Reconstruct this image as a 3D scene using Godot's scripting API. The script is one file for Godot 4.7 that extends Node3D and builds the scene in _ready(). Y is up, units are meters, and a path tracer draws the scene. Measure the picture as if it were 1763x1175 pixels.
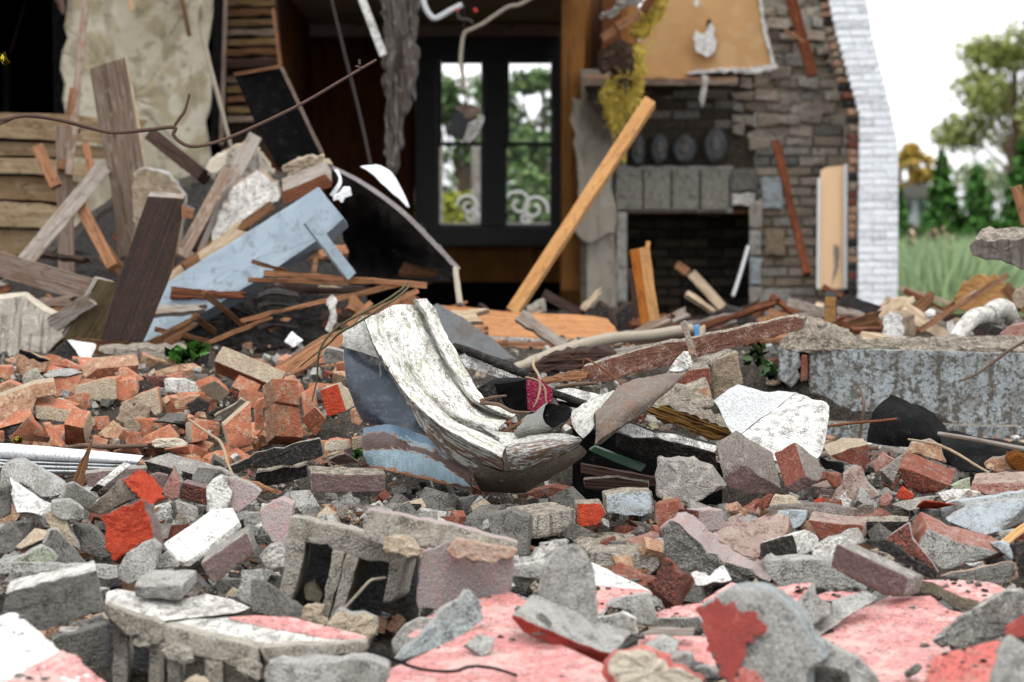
extends Node3D
# A half demolished brick house behind a field of broken blocks and bricks, on an overcast day. Metres, y up; the camera looks along -z.

const N := 512
# ways in which pieces are broken: edge radius b, spacing sp, roughness r, raggedness g, chips c
const KINDS := {
	br = {r = 0.0018, b = 0.003, sp = 0.03, c = 1, cc = Color(1, 0.92, 0.86)},
	co = {r = 0.0028, b = 0.003, sp = 0.025, g = 0.003, c = 1},
	sh = {r = 0.003, b = 0.002, sp = 0.02, g = 0.004, c = 1},
	pk = {r = 0.0015, g = 0.004, b = 0.004, sp = 0.03},
	op = {r = 0.0018, b = 0.003, sp = 0.03, c = 1, cc = Color(0.95, 0.95, 0.95)},
	dd = {r = 0.0026, b = 0.003, sp = 0.025, g = 0.003, c = 2, cc = Color(1, 0.9, 0.85)},
	wd = {r = 0.002, b = 0.003, sp = 0.06},
	bd = {r = 0.0015, b = 0.003, sp = 0.08},
	z = {r = 0.002, b = 0.004, sp = 0.12},
	f = {r = 0.001, b = 0.006, sp = 0.3},
	wool = {r = 0.03, g = 0.03, b = 0.03, sp = 0.03},
}
var mats := {}
var bank := {}
var bumps := {}
var nz := FastNoiseLite.new()
var nf := FastNoiseLite.new()
var taken := {}
var serial := 0
var marks := []
var used := {}
var rnd := RandomNumberGenerator.new()

func _ready() -> void:
	var cam := Camera3D.new()
	cam.name = "camera"
	add_child(cam)
	cam.position = Vector3(0, 0.75, 0)
	cam.rotation.x = -atan(137.5 / 4800.0)
	cam.fov = rad_to_deg(2.0 * atan(587.5 / 4800.0))
	cam.near = 0.1
	cam.far = 900.0
	cam.current = true
	var lens := CameraAttributesPhysical.new()
	lens.frustum_focal_length = 98.0
	lens.exposure_aperture = 4.9
	lens.frustum_focus_distance = 7.5
	cam.attributes = lens
	cam.fov = rad_to_deg(2.0 * atan(587.5 / 4800.0))
	var env := Environment.new()
	var air := ProceduralSkyMaterial.new()
	air.sky_top_color = Color(0.98, 0.99, 1.0)
	air.sky_horizon_color = Color(0.84, 0.845, 0.855)
	air.sky_curve = 0.6
	air.ground_bottom_color = Color(0.3, 0.29, 0.28)
	air.ground_horizon_color = Color(0.5, 0.5, 0.5)
	air.sky_energy_multiplier = 1.42
	var sky := Sky.new()
	sky.sky_material = air
	env.background_mode = Environment.BG_SKY
	env.sky = sky
	env.tonemap_mode = Environment.TONE_MAPPER_LINEAR
	env.tonemap_exposure = 1.08
	env.sdfgi_enabled = true
	env.ssao_enabled = true
	env.ssil_enabled = true
	var we := WorldEnvironment.new()
	we.name = "environment"
	we.environment = env
	add_child(we)
	var sun := DirectionalLight3D.new()
	sun.name = "sun"
	sun.light_energy = 0.4
	sun.light_color = Color(1.0, 0.97, 0.93)
	sun.light_angular_distance = 16.0
	sun.shadow_enabled = true
	add_child(sun)
	sun.look_at_from_position(Vector3(0.8, 8, 3.2), Vector3.ZERO)
	nz.frequency = 1.0
	nz.fractal_octaves = 3
	nz.seed = 5
	nf.frequency = 1.0
	nf.fractal_octaves = 2
	nf.seed = 8
	materials()
	setting()
	build_broken_concrete_blocks_at_the_front()
	build_pink_painted_slabs()
	build_centre_front()
	build_the_far_side_of_the_front_rubble()
	build_dark_rubble_between_the_downspout_and_the_front_blocks()
	build_the_pile_of_orange_bricks()
	build_bricks_below_the_foundation_wall()
	build_the_torn_off_box_gutter_in_the_middle()
	build_foundation_wall()
	build_boards_and_rubble_on_the_plateau_behind_the_wall()
	build_debris_in_front_of_the_fireplace()
	build_the_heap_of_boards_and_metal_on_the_left_side()
	build_the_house_chimney()
	build_the_fireplace_wall()
	build_hanging_insulation()
	build_walls_ceiling_and_floor_of_the_open_rooms()
	build_the_double_window()
	build_plaster_wall_lath_wall_and_doorway()
	build_things_that_hang_from_above()
	build_a_bare_branch_reaching_in()
	build_trees_and_garden()
	build_crumbs_on_the_painted_slabs()
	filler()
	litter()

# ---------------------------------------------------------------- textures and materials
func grey(key: String) -> PackedByteArray:
	if bank.has(key):
		return bank[key]
	if key.contains("&"): # two patterns laid over each other
		var a := grey(key.get_slice("&", 0))
		var c := grey(key.get_slice("&", 1))
		var both := PackedByteArray()
		both.resize(N * N)
		for i in N * N:
			both[i] = clampi(((a[i] + c[i]) - 255) * 3 / 4 + 128, 0, 255)
		bank[key] = both
		return both
	var n := FastNoiseLite.new()
	n.seed = key.hash() % 9999
	n.fractal_octaves = 4
	n.frequency = 0.012
	var w := N
	var h := N
	match key:
		"big": n.frequency = 0.006
		"mid": n.frequency = 0.018
		"fine": n.frequency = 0.06
		"grit":
			n.frequency = 0.16
			n.fractal_octaves = 2
		"speck":
			n.frequency = 0.09
			n.fractal_octaves = 2
		"cell":
			n.noise_type = FastNoiseLite.TYPE_CELLULAR
			n.frequency = 0.05
			n.fractal_octaves = 2
		"crack":
			n.noise_type = FastNoiseLite.TYPE_CELLULAR
			n.cellular_return_type = FastNoiseLite.RETURN_DISTANCE2_SUB
			n.frequency = 0.03
			n.fractal_octaves = 2
		"ridge":
			n.fractal_type = FastNoiseLite.FRACTAL_RIDGED
			n.frequency = 0.012
		"grain":
			n.frequency = 0.03
			w = 48
		"streak":
			n.frequency = 0.07
			w = 40
		"runs":
			n.frequency = 0.035
			h = 64
	var im := n.get_seamless_image(w, h, false, false, 0.15, true)
	if w != N or h != N:
		im.resize(N, N, Image.INTERPOLATE_CUBIC)
	im.convert(Image.FORMAT_L8)
	bank[key] = im.get_data()
	return bank[key]

func bump(key: String) -> ImageTexture:
	if not bumps.has(key):
		var mix := key.split("+")
		var a := grey(mix[0])
		var b := grey(mix[1]) if mix.size() > 1 else a
		var out := PackedByteArray()
		out.resize(N * N)
		for i in N * N:
			out[i] = (a[i] + b[i]) >> 1
		bumps[key] = ImageTexture.create_from_image(Image.create_from_data(N, N, false, Image.FORMAT_L8, out))
	return bumps[key]

# layers: [noise, from, to, colour, strength]; colours sRGB
func paint(base: Color, layers: Array, salt: int) -> ImageTexture:
	var out := PackedByteArray()
	out.resize(N * N * 3)
	var luts := []
	var srcs := []
	var offs := []
	var cols := []
	for k in layers.size():
		var l: Array = layers[k]
		var t := PackedFloat32Array()
		t.resize(256)
		for i in 256:
			t[i] = smoothstep(l[1], l[2], i / 255.0) * l[4] if l[1] < l[2] else (1.0 - smoothstep(l[2], l[1], i / 255.0)) * l[4]
		luts.append(t)
		srcs.append(grey(l[0]))
		offs.append(((salt * 7919 + k * 4513) % (N * N)))
		cols.append(l[3] * 255.0)
	var all := N * N
	var px := PackedFloat32Array()
	px.resize(all * 3)
	var r0 := base.r * 255.0
	var g0 := base.g * 255.0
	var b0 := base.b * 255.0
	var nl := layers.size()
	var ts0: PackedFloat32Array
	for i in all:
		var r := r0
		var g := g0
		var b := b0
		for k in nl:
			var w: float = luts[k][srcs[k][(i + offs[k]) % all]]
			if w > 0.0:
				var c: Color = cols[k]
				r += (c.r - r) * w
				g += (c.g - g) * w
				b += (c.b - b) * w
		var j := i * 3
		out[j] = int(r)
		out[j + 1] = int(g)
		out[j + 2] = int(b)
	return ImageTexture.create_from_image(Image.create_from_data(N, N, false, Image.FORMAT_RGB8, out))

func rgb(r: int, g: int, b: int) -> Color:
	return Color8(r, g, b)

# a surface mapped from three sides in world space; size = metres that one repeat covers
func mat3(key: String, base: Color, layers: Array, size: float, rough: float, bump_key := "", bump_cm := 0.0, metal := 0.0) -> StandardMaterial3D:
	var m := StandardMaterial3D.new()
	m.resource_name = key
	m.albedo_texture = paint(base, layers, mats.size() + 3)
	m.vertex_color_use_as_albedo = true
	m.roughness = rough
	m.metallic = metal
	m.metallic_specular = 0.5 if rough < 0.76 else 0.22
	m.uv1_triplanar = true
	m.uv1_world_triplanar = true
	m.uv1_triplanar_sharpness = 6.0
	m.uv1_scale = Vector3.ONE / size
	if bump_key:
		m.heightmap_enabled = true
		m.heightmap_texture = bump(bump_key)
		m.heightmap_scale = bump_cm
	mats[key] = m
	return m

# a surface with its own coordinates in metres (u along the grain)
func matu(key: String, base: Color, layers: Array, size: Vector2, rough: float, bump_key := "", bump_cm := 0.0, metal := 0.0) -> StandardMaterial3D:
	var m := mat3(key, base, layers, 1.0, rough, bump_key, bump_cm, metal)
	m.uv1_triplanar = false
	m.uv1_world_triplanar = false
	m.uv1_scale = Vector3(1.0 / size.x, 1.0 / size.y, 1.0)
	return m

func plain(key: String, c: Color, rough := 0.8, metal := 0.0) -> StandardMaterial3D:
	var m := StandardMaterial3D.new()
	m.resource_name = key
	m.albedo_color = c
	m.roughness = rough
	m.metallic = metal
	mats[key] = m
	return m

func twin(key: String, of: String, c: Color) -> void:
	var m: StandardMaterial3D = mats[of].duplicate()
	m.resource_name = key
	m.albedo_color = c
	mats[key] = m

# ---------------------------------------------------------------- objects
func called(n: String) -> String:
	taken[n] = taken.get(n, -1) + 1
	return n if taken[n] == 0 else "%s_%03d" % [n, taken[n]]

func tag(o: Node3D, label := "", category := "", group := "", kind := "") -> Node3D:
	if label: o.set_meta("label", label)
	if category: o.set_meta("category", category)
	if group: o.set_meta("group", group)
	if kind or category: o.set_meta("kind", kind if kind else "thing")
	return o

func thing(n: String, category: String, label: String, at: Vector3, group := "") -> Node3D:
	var o := Node3D.new()
	o.name = called(n)
	add_child(o)
	o.position = at
	return tag(o, label, category, group)

func put(n: String, mesh: Mesh, parent: Node3D, at := Vector3.ZERO) -> MeshInstance3D:
	var o := MeshInstance3D.new()
	o.mesh = mesh
	if parent == null:
		o.name = called(n)
		add_child(o)
		o.position = at
	else:
		o.name = n
		parent.add_child(o, true)
		o.position = at
	return o

func vecs(a: Array) -> PackedVector3Array:
	var p := PackedVector3Array()
	for i in a.size() / 3:
		p.append(Vector3(a[3 * i], a[3 * i + 1], a[3 * i + 2]) * 0.001) # millimetres
	return p

# ---------------------------------------------------------------- shapes
# A broken solid: the outline `front` (counter-clockwise seen from outside), pushed back by e. o: f s k t materials of front, sides, back, upward sides;
# e0.. materials of single sides; b edge radius, sp spacing, r roughness, g raggedness of the outline, c chips, x seed, cc chip tint
func solid(front: PackedVector3Array, e: Vector3, o: Dictionary, origin := Vector3.ZERO) -> ArrayMesh:
	if o.has("q"):
		o.merge(KINDS[o["q"]])
	var b: float = o.get("b", 0.004)
	var sp: float = o.get("sp", 0.025)
	var rough: float = o.get("r", 0.002)
	var rag: float = o.get("g", 0.0)
	serial += 1
	var seed_v: int = o.get("x", serial)
	rnd.seed = seed_v * 977 + 13
	var n := front.size()
	var tp: float = o.get("tp", 1.0)
	var normal := Vector3.ZERO
	for i in n:
		normal += front[i].cross(front[(i + 1) % n])
	normal = normal.normalized()
	var mid := Vector3.ZERO
	for p in front:
		mid += p
	mid /= n
	var el := e.length()
	var ed := e / el
	var cols := PackedVector3Array()
	var edge := PackedInt32Array()
	var run := PackedFloat32Array()
	var far := 0.0
	for i in n:
		var p0 := front[i]
		var p1 := front[(i + 1) % n]
		var pm := front[(i + n - 1) % n]
		var L := p0.distance_to(p1)
		var bb := minf(b, L * 0.25)
		var d1 := (p1 - p0) / L
		var d0 := (pm - p0).normalized()
		cols.append(p0 + (d1 + d0) * bb * 0.3)
		edge.append(i)
		run.append(far)
		cols.append(p0 + d1 * bb)
		edge.append(i)
		run.append(far + bb)
		var k := clampi(int((L - 2 * bb) / sp), 0, 14)
		for q in k:
			var t := bb + (L - 2 * bb) * (q + 1.0) / (k + 1.0)
			var p := p0 + d1 * t
			if rag > 0.0:
				p += d1.cross(normal) * rag * (0.7 * nf.get_noise_3dv(p * 14.0 + Vector3.ONE * seed_v) + nf.get_noise_3dv(p * 38.0) + 0.7 * rnd.randf_range(-1, 1)) * 1.1
			cols.append(p)
			edge.append(i)
			run.append(far + t)
		cols.append(p1 - d1 * bb)
		edge.append(i)
		run.append(far + L - bb)
		far += L
	var m := cols.size()
	var c := Vector3.ZERO
	var mean := 0.0
	for p in cols:
		c += p
	c /= m
	for p in cols:
		mean += p.distance_to(c)
	mean /= m
	var nr := clampi(int(mean / sp), 1, 6)
	var bt := minf(b, el * 0.3)
	var ns := clampi(int((el - 2 * bt) / sp), 0, 8)
	# rows: [share of the way to the middle (or -1: by b), how far along e]
	var rows := []
	for q in nr:
		rows.append([1.0 - (q + 1.0) / (nr + 1.0), 0.0, 0.0])
	rows.append([0.0, 1.0, 0.0])
	rows.append([0.0, 0.3, bt * 0.3])
	var first_side := rows.size() - 1
	rows.append([0.0, 0.0, bt])
	for q in ns:
		rows.append([0.0, 0.0, bt + (el - 2 * bt) * (q + 1.0) / (ns + 1.0)])
	rows.append([0.0, 0.0, el - bt])
	rows.append([0.0, 0.3, el - bt * 0.3])
	var last_side := rows.size() - 1
	rows.append([0.0, 1.0, el])
	for q in nr:
		rows.append([(q + 1.0) / (nr + 1.0), 0.0, el])
	var nrow := rows.size()
	var pos := PackedVector3Array()
	pos.resize(nrow * m + 2)
	for r in nrow:
		var row: Array = rows[r]
		var along: Vector3 = ed * row[2]
		var sc := lerpf(1.0, tp, row[2] / el)
		for j in m:
			var p := cols[j]
			var v := c - p
			var dist := maxf(v.length(), 1e-5)
			var share: float = row[0] + minf(row[1] * b / dist, 0.35)
			p += v * share
			pos[r * m + j] = c + (p - c) * sc + along
	var ic := nrow * m
	pos[ic] = c
	pos[ic + 1] = c + e
	var tri := PackedInt32Array()
	var kind := PackedInt32Array() # -1 front, -2 back, else the side's edge
	for j in m:
		var j2 := (j + 1) % m
		tri.append_array([ic, j, j2])
		kind.append(-1)
		for r in nrow - 1:
			var a := r * m + j
			var a2 := r * m + j2
			var kk := -1 if r < first_side else (-2 if r >= last_side else edge[j])
			tri.append_array([a, a + m, a2 + m, a, a2 + m, a2])
			kind.append(kk)
			kind.append(kk)
		tri.append_array([ic + 1, (nrow - 1) * m + j2, (nrow - 1) * m + j])
		kind.append(-2)
	var nt := kind.size()
	var nv := pos.size()
	var nor := PackedVector3Array()
	nor.resize(nv)
	for t in nt:
		var i0 := tri[3 * t]
		var i1 := tri[3 * t + 1]
		var i2 := tri[3 * t + 2]
		var q := (pos[i1] - pos[i0]).cross(pos[i2] - pos[i0])
		nor[i0] += q
		nor[i1] += q
		nor[i2] += q
	var tone := PackedFloat32Array()
	tone.resize(nv)
	tone.fill(0.0)
	var centre := c + e * 0.5
	if rough > 0.0:
		var off := Vector3(seed_v * 1.37, seed_v * 0.61, 0)
		for i in nv:
			var p := pos[i] + off
			pos[i] += nor[i].normalized() * rough * (0.7 * nz.get_noise_3dv(p * 11.0) + 0.9 * nz.get_noise_3dv(p * 45.0) + 0.5 * nf.get_noise_3dv(p * 90.0))
	var chips: int = o.get("c", 0)
	for k in chips:
		var ci := rnd.randi() % n
		var P := front[ci] + (e if rnd.randf() < 0.35 else Vector3.ZERO)
		if rnd.randf() < 0.3:
			P = P.lerp(front[(ci + 1) % n], rnd.randf())
		var dir := ((P - centre).normalized() + 0.7 * Vector3(rnd.randf() - 0.5, rnd.randf() - 0.5, rnd.randf() - 0.5)).normalized()
		var lim := P.dot(dir) - rnd.randf_range(0.05, 0.16) * minf(mean, 0.14)
		for i in nv:
			var over := pos[i].dot(dir) - lim
			if over > 0.0:
				pos[i] -= dir * (over - 0.002 * nz.get_noise_3dv(pos[i] * 60.0))
				tone[i] = minf(1.0, over * 400.0)
	nor.fill(Vector3.ZERO)
	for t in nt:
		var i0 := tri[3 * t]
		var i1 := tri[3 * t + 1]
		var i2 := tri[3 * t + 2]
		var q := (pos[i1] - pos[i0]).cross(pos[i2] - pos[i0])
		nor[i0] += q
		nor[i1] += q
		nor[i2] += q
	var tint: Color = o.get("tint", Color.WHITE)
	var cc: Color = o.get("cc", Color(0.8, 0.78, 0.76))
	var vary: float = o.get("v", 0.14)
	# the longest side of the outline gives the direction of the grain
	var ux := (front[1] - front[0]).normalized()
	var best := 0.0
	for i in n:
		var dd := front[(i + 1) % n] - front[i]
		if dd.length() > best:
			best = dd.length()
			ux = dd.normalized()
	var vy := normal.cross(ux)
	var fm: String = o.get("f", "concrete")
	var sm: String = o.get("s", fm)
	var bm: String = o.get("k", sm)
	var shade := PackedColorArray()
	shade.resize(nv)
	for i in nv:
		var w := 1.0 - vary * (0.5 + 0.8 * nz.get_noise_3dv(pos[i] * 7.0 + Vector3.ONE * seed_v))
		shade[i] = tint.lerp(cc * tint, tone[i]) * w
		shade[i].a = 1.0
	var names := {}
	for t in nt:
		var nm := ""
		var side := kind[t]
		if side == -1:
			nm = fm + "|0"
		elif side == -2:
			nm = bm + "|0"
		else:
			nm = o.get("e%d" % side, sm)
			if o.has("t") and not o.has("e%d" % side):
				var dd := (front[(side + 1) % n] - front[side]).cross(-e).normalized()
				if -dd.y < -0.45:
					nm = o["t"]
			nm += "|1"
		if not names.has(nm):
			names[nm] = PackedInt32Array()
		names[nm].append(t)
	var mesh := ArrayMesh.new()
	var along_e := el > best
	for nm in names:
		var list: PackedInt32Array = names[nm]
		var vp := PackedVector3Array()
		var vn := PackedVector3Array()
		var vu := PackedVector2Array()
		var vc := PackedColorArray()
		var cap: bool = nm.ends_with("0")
		for t in list:
			var fn := (pos[tri[3 * t + 1]] - pos[tri[3 * t]]).cross(pos[tri[3 * t + 2]] - pos[tri[3 * t]]).normalized()
			for q in [0, 2, 1]:
				var i := tri[3 * t + q]
				vp.append(pos[i] - origin)
				var sn := nor[i].normalized()
				var agree := sn.dot(fn)
				vn.append(sn if agree > 0.93 else sn.lerp(fn, clampf((0.93 - agree) * 8.0, 0.0, 1.0)).normalized())
				if cap:
					vu.append(Vector2((pos[i] - mid).dot(ux) + seed_v * 0.37, (pos[i] - mid).dot(vy) + seed_v * 0.21))
				else:
					var uv := Vector2(run[i % m] if i < ic else 0.0, (pos[i] - c).dot(ed))
					vu.append((Vector2(uv.y, uv.x) if along_e else uv) + Vector2(seed_v * 0.37, 0.4 + seed_v * 0.21))
				vc.append(shade[i])
		var arr := []
		arr.resize(Mesh.ARRAY_MAX)
		arr[Mesh.ARRAY_VERTEX] = vp
		arr[Mesh.ARRAY_NORMAL] = vn
		arr[Mesh.ARRAY_TEX_UV] = vu
		arr[Mesh.ARRAY_COLOR] = vc
		mesh.add_surface_from_arrays(Mesh.PRIMITIVE_TRIANGLES, arr)
		mesh.surface_set_material(mesh.get_surface_count() - 1, mats[nm.get_slice("|", 0)])
	return mesh

# a top-level piece of one mesh
func piece(n: String, category: String, label: String, front: Array, e: Array, o: Dictionary, group := "") -> MeshInstance3D:
	var f := vecs(front)
	var ev := Vector3(e[0], e[1], e[2]) * 0.001
	var base := Vector3.ZERO
	var low := 1e9
	for p in f:
		base += p + ev * 0.5
		low = minf(low, minf(p.y, p.y + ev.y))
	base /= f.size()
	base.y = low
	var x := put(n, solid(f, ev, o, base), null, base)
	tag(x, label, category, group)
	return x

# a part of a thing (given in world metres)
func part(n: String, parent: Node3D, front: Array, e: Array, o: Dictionary) -> MeshInstance3D:
	return put(n, solid(vecs(front), Vector3(e[0], e[1], e[2]) * 0.001, o, parent.global_position), parent)

func spline(p: Array, t: float) -> Vector3:
	var k := p.size() - 1
	var f := clampf(t, 0.0, 0.99999) * k
	var i := int(f)
	var a: Vector3 = p[maxi(i - 1, 0)]
	var b: Vector3 = p[i]
	var c: Vector3 = p[mini(i + 1, k)]
	var d: Vector3 = p[mini(i + 2, k)]
	return b.cubic_interpolate(c, a, d, f - i)

# a bent sheet through rows of points, with thickness and ragged rim
func sheet(rows: Array, th: float, fm: String, bm: String, nu: int, nv: int, rough := 0.0, origin := Vector3.ZERO, straight := false, seed_v := 1, tint := Color.WHITE) -> ArrayMesh:
	var ctl := []
	for r in rows:
		ctl.append(Array(vecs(r)))
	var g := PackedVector3Array()
	var w := nu + 1
	for j in nv + 1:
		var line := []
		for r in ctl:
			var t := float(j) / nv
			line.append(spline(r, t))
		for i in w:
			var t := float(i) / nu
			if straight:
				var f := minf(t * (line.size() - 1), line.size() - 1.0001)
				g.append(line[int(f)].lerp(line[int(f) + 1], f - int(f)))
			else:
				g.append(spline(line, t))
	# now g[j * w + i]: i across the rows, j along a row
	var nor := PackedVector3Array()
	nor.resize(g.size())
	for pass_k in 2:
		for j in nv + 1:
			for i in w:
				var a := g[j * w + mini(i + 1, nu)] - g[j * w + maxi(i - 1, 0)]
				var b := g[mini(j + 1, nv) * w + i] - g[maxi(j - 1, 0) * w + i]
				nor[j * w + i] = b.cross(a).normalized()
		if pass_k == 0 and rough > 0.0:
			var h := g.duplicate()
			for q in g.size():
				var p := g[q] + Vector3.ONE * seed_v * 1.7
				h[q] = g[q] + nor[q] * rough * (1.6 * nz.get_noise_3dv(p * 9.0) + nz.get_noise_3dv(p * 34.0))
			g = h
	var mesh := ArrayMesh.new()
	var total := g.size()
	for side in 2:
		var st := SurfaceTool.new()
		st.begin(Mesh.PRIMITIVE_TRIANGLES)
		for q in total:
			st.set_normal(nor[q] if side == 0 else -nor[q])
			st.set_uv(Vector2(float(q % w) / nu, float(q / w) / nv))
			var tn := 1.0 - 0.12 * (0.5 + nz.get_noise_3dv(g[q] * 8.0))
			st.set_color(Color(tint.r * tn, tint.g * tn, tint.b * tn))
			st.add_vertex(g[q] + (nor[q] * th * 0.5 if side == 0 else -nor[q] * th * 0.5) - origin)
		for j in nv:
			for i in nu:
				var a := j * w + i
				var f := [a, a + 1, a + w, a + 1, a + w + 1, a + w]
				if side == 1:
					f.reverse()
				for q in f:
					st.add_index(q)
		if side == 1: # the rim
			var rim := []
			for i in w: rim.append(i)
			for j in range(1, nv + 1): rim.append(j * w + nu)
			for i in range(nu - 1, -1, -1): rim.append(nv * w + i)
			for j in range(nv - 1, 0, -1): rim.append(j * w)
			var s0 := total
			for q in rim:
				for sg in [0.5, -0.5]:
					st.set_normal((g[q] - g[(nv / 2) * w + nu / 2]).normalized())
					st.set_uv(Vector2(float(q % w) / nu, float(q / w) / nv))
					st.set_color(tint)
					st.add_vertex(g[q] + nor[q] * th * sg - origin)
			var rn := rim.size()
			for q in rn:
				var a := s0 + 2 * q
				var b := s0 + 2 * ((q + 1) % rn)
				for z in [a, b, a + 1, b, b + 1, a + 1]:
					st.add_index(z)
		st.set_material(mats[fm] if side == 0 else mats[bm])
		mesh = st.commit(mesh)
	return mesh

func tube(pts: Array, radii: Array, sides: int, mname: String, origin := Vector3.ZERO, steps := 4, wobble := 0.0) -> ArrayMesh:
	var ctl := Array(vecs(pts))
	var st := SurfaceTool.new()
	st.begin(Mesh.PRIMITIVE_TRIANGLES)
	var k := (ctl.size() - 1) * steps
	var up := Vector3(0.31, 0.9, 0.2)
	var run := 0.0
	var last := spline(ctl, 0.0)
	for i in k + 1:
		var t := float(i) / k
		var p := spline(ctl, t)
		var d := (spline(ctl, minf(t + 0.01, 1.0)) - spline(ctl, maxf(t - 0.01, 0.0))).normalized()
		var x := d.cross(up).normalized()
		var y := x.cross(d).normalized()
		up = y
		run += p.distance_to(last)
		last = p
		var rf := t * (radii.size() - 1)
		var ri := mini(int(rf), radii.size() - 1)
		var rad: float = lerpf(radii[ri], radii[mini(ri + 1, radii.size() - 1)], rf - ri)
		if i == 0 or i == k:
			st.set_normal(-d if i == 0 else d)
			st.set_uv(Vector2(run, 0))
			st.set_color(Color.WHITE)
			st.add_vertex(p - origin)
		for s in sides:
			var a := TAU * s / sides
			var rr := rad * (1.0 + wobble * nz.get_noise_3d(p.x * 60.0 + s * 9.0, p.y * 60.0, p.z * 60.0))
			var nn := x * cos(a) + y * sin(a)
			st.set_normal(nn)
			st.set_uv(Vector2(run, rad * a))
			st.set_color(Color.WHITE)
			st.add_vertex(p + nn * rr - origin)
	# vertex 0 is the first cap's middle, then k rings; the last cap's middle stands before the last ring
	var ring := func(i: int) -> int: return 1 + i * sides + (1 if i == k else 0)
	for s in sides:
		var s2 := (s + 1) % sides
		for z in [0, ring.call(0) + s2, ring.call(0) + s]: st.add_index(z)
		for i in k:
			var a: int = ring.call(i)
			var b: int = ring.call(i + 1)
			for z in [a + s, a + s2, b + s, a + s2, b + s2, b + s]: st.add_index(z)
		for z in [ring.call(k) - 1, ring.call(k) + s, ring.call(k) + s2]: st.add_index(z)
	st.set_material(mats[mname])
	return st.commit()

func rod(n: String, category: String, label: String, pts: Array, radii: Array, mname: String, sides := 7, wobble := 0.0) -> MeshInstance3D:
	var base := Vector3(pts[0], pts[1], pts[2]) * 0.001
	var x := put(n, tube(pts, radii, sides, mname, base, 4, wobble), null, base)
	tag(x, label, category)
	return x

func bent(n: String, category: String, label: String, rows: Array, th: float, fm: String, bm: String, nu: int, nv: int, rough := 0.0, straight := false) -> MeshInstance3D:
	var base := Vector3(rows[0][0], rows[0][1], rows[0][2]) * 0.001
	var x := put(n, sheet(rows, th, fm, bm, nu, nv, rough, base, straight), null, base)
	tag(x, label, category)
	return x

# a plain box as one of many alike pieces
func block_mesh(size: Vector3, mname: String, seed_v: int, jag := 0.12) -> ArrayMesh:
	rnd.seed = seed_v
	var h := size * 0.5
	var f := PackedVector3Array()
	for q in [[-1, -1], [1, -1], [1, 1], [-1, 1]]:
		f.append(Vector3(q[0] * h.x, q[1] * h.y, h.z) + Vector3(rnd.randf_range(-1, 1) * h.y * jag, rnd.randf_range(-1, 1) * h.y * jag, rnd.randf_range(-1, 1) * h.y * jag))
	var st := SurfaceTool.new()
	st.begin(Mesh.PRIMITIVE_TRIANGLES)
	var inner := PackedVector3Array()
	var back := PackedVector3Array()
	var bv := minf(size.y * 0.12, 0.006)
	for p in f:
		inner.append(Vector3(p.x - signf(p.x) * bv, p.y - signf(p.y) * bv, p.z))
		back.append(Vector3(p.x, p.y, -h.z))
	var rim := PackedVector3Array()
	for p in f:
		rim.append(p - Vector3(0, 0, bv))
	st.set_color(Color.WHITE)
	st.set_smooth_group(-1)
	var quad := func(a: Vector3, b: Vector3, c: Vector3, d: Vector3) -> void:
		for p in [a, c, b, a, d, c]:
			st.set_uv(Vector2(p.x + seed_v * 0.17, p.y + seed_v * 0.31))
			st.add_vertex(p)
	quad.call(inner[0], inner[1], inner[2], inner[3])
	for i in 4:
		var j := (i + 1) % 4
		quad.call(rim[i], rim[j], inner[j], inner[i])
		quad.call(back[i], back[j], rim[j], rim[i])
	st.generate_normals()
	st.set_material(mats[mname])
	return st.commit()

# leaves spread through a set of ellipsoids [centre, radii]
func foliage(blobs: Array, count: int, leaf: float, mname: String, seed_v: int, droop := 0.0, hollow := 0.45) -> ArrayMesh:
	rnd.seed = seed_v
	var st := SurfaceTool.new()
	st.begin(Mesh.PRIMITIVE_TRIANGLES)
	var total := 0.0
	for bl in blobs:
		total += bl[1].x * bl[1].y
	for bl in blobs:
		var k := int(count * bl[1].x * bl[1].y / total)
		for q in k:
			var d := Vector3(rnd.randfn(), rnd.randfn(), rnd.randfn()).normalized()
			var rr := pow(rnd.randf(), 0.5) * (1.0 - hollow * 0.0)
			var p: Vector3 = bl[0] + d * rr * bl[1]
			if nz.get_noise_3dv(p * (2.2 / maxf(bl[1].x, 0.2))) < -0.12:
				continue
			var a := Vector3(rnd.randfn(), rnd.randfn() - droop, rnd.randfn()).normalized() * leaf * rnd.randf_range(0.6, 1.3)
			var b := a.cross(Vector3(rnd.randfn(), rnd.randfn(), rnd.randfn())).normalized() * leaf * 0.42
			var nn := a.cross(b).normalized()
			if nn.y < 0: nn = -nn
			nn = (nn + d * 0.6).normalized()
			var tn := rnd.randf_range(0.55, 1.0)
			st.set_color(Color(tn, tn, tn * rnd.randf_range(0.7, 1.0)))
			st.set_normal(nn)
			for v in [p - a * 0.5, p + b, p + a * 0.5, p - a * 0.5, p + a * 0.5, p - b]:
				st.add_vertex(v)
	st.set_material(mats[mname])
	return st.commit()

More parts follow.
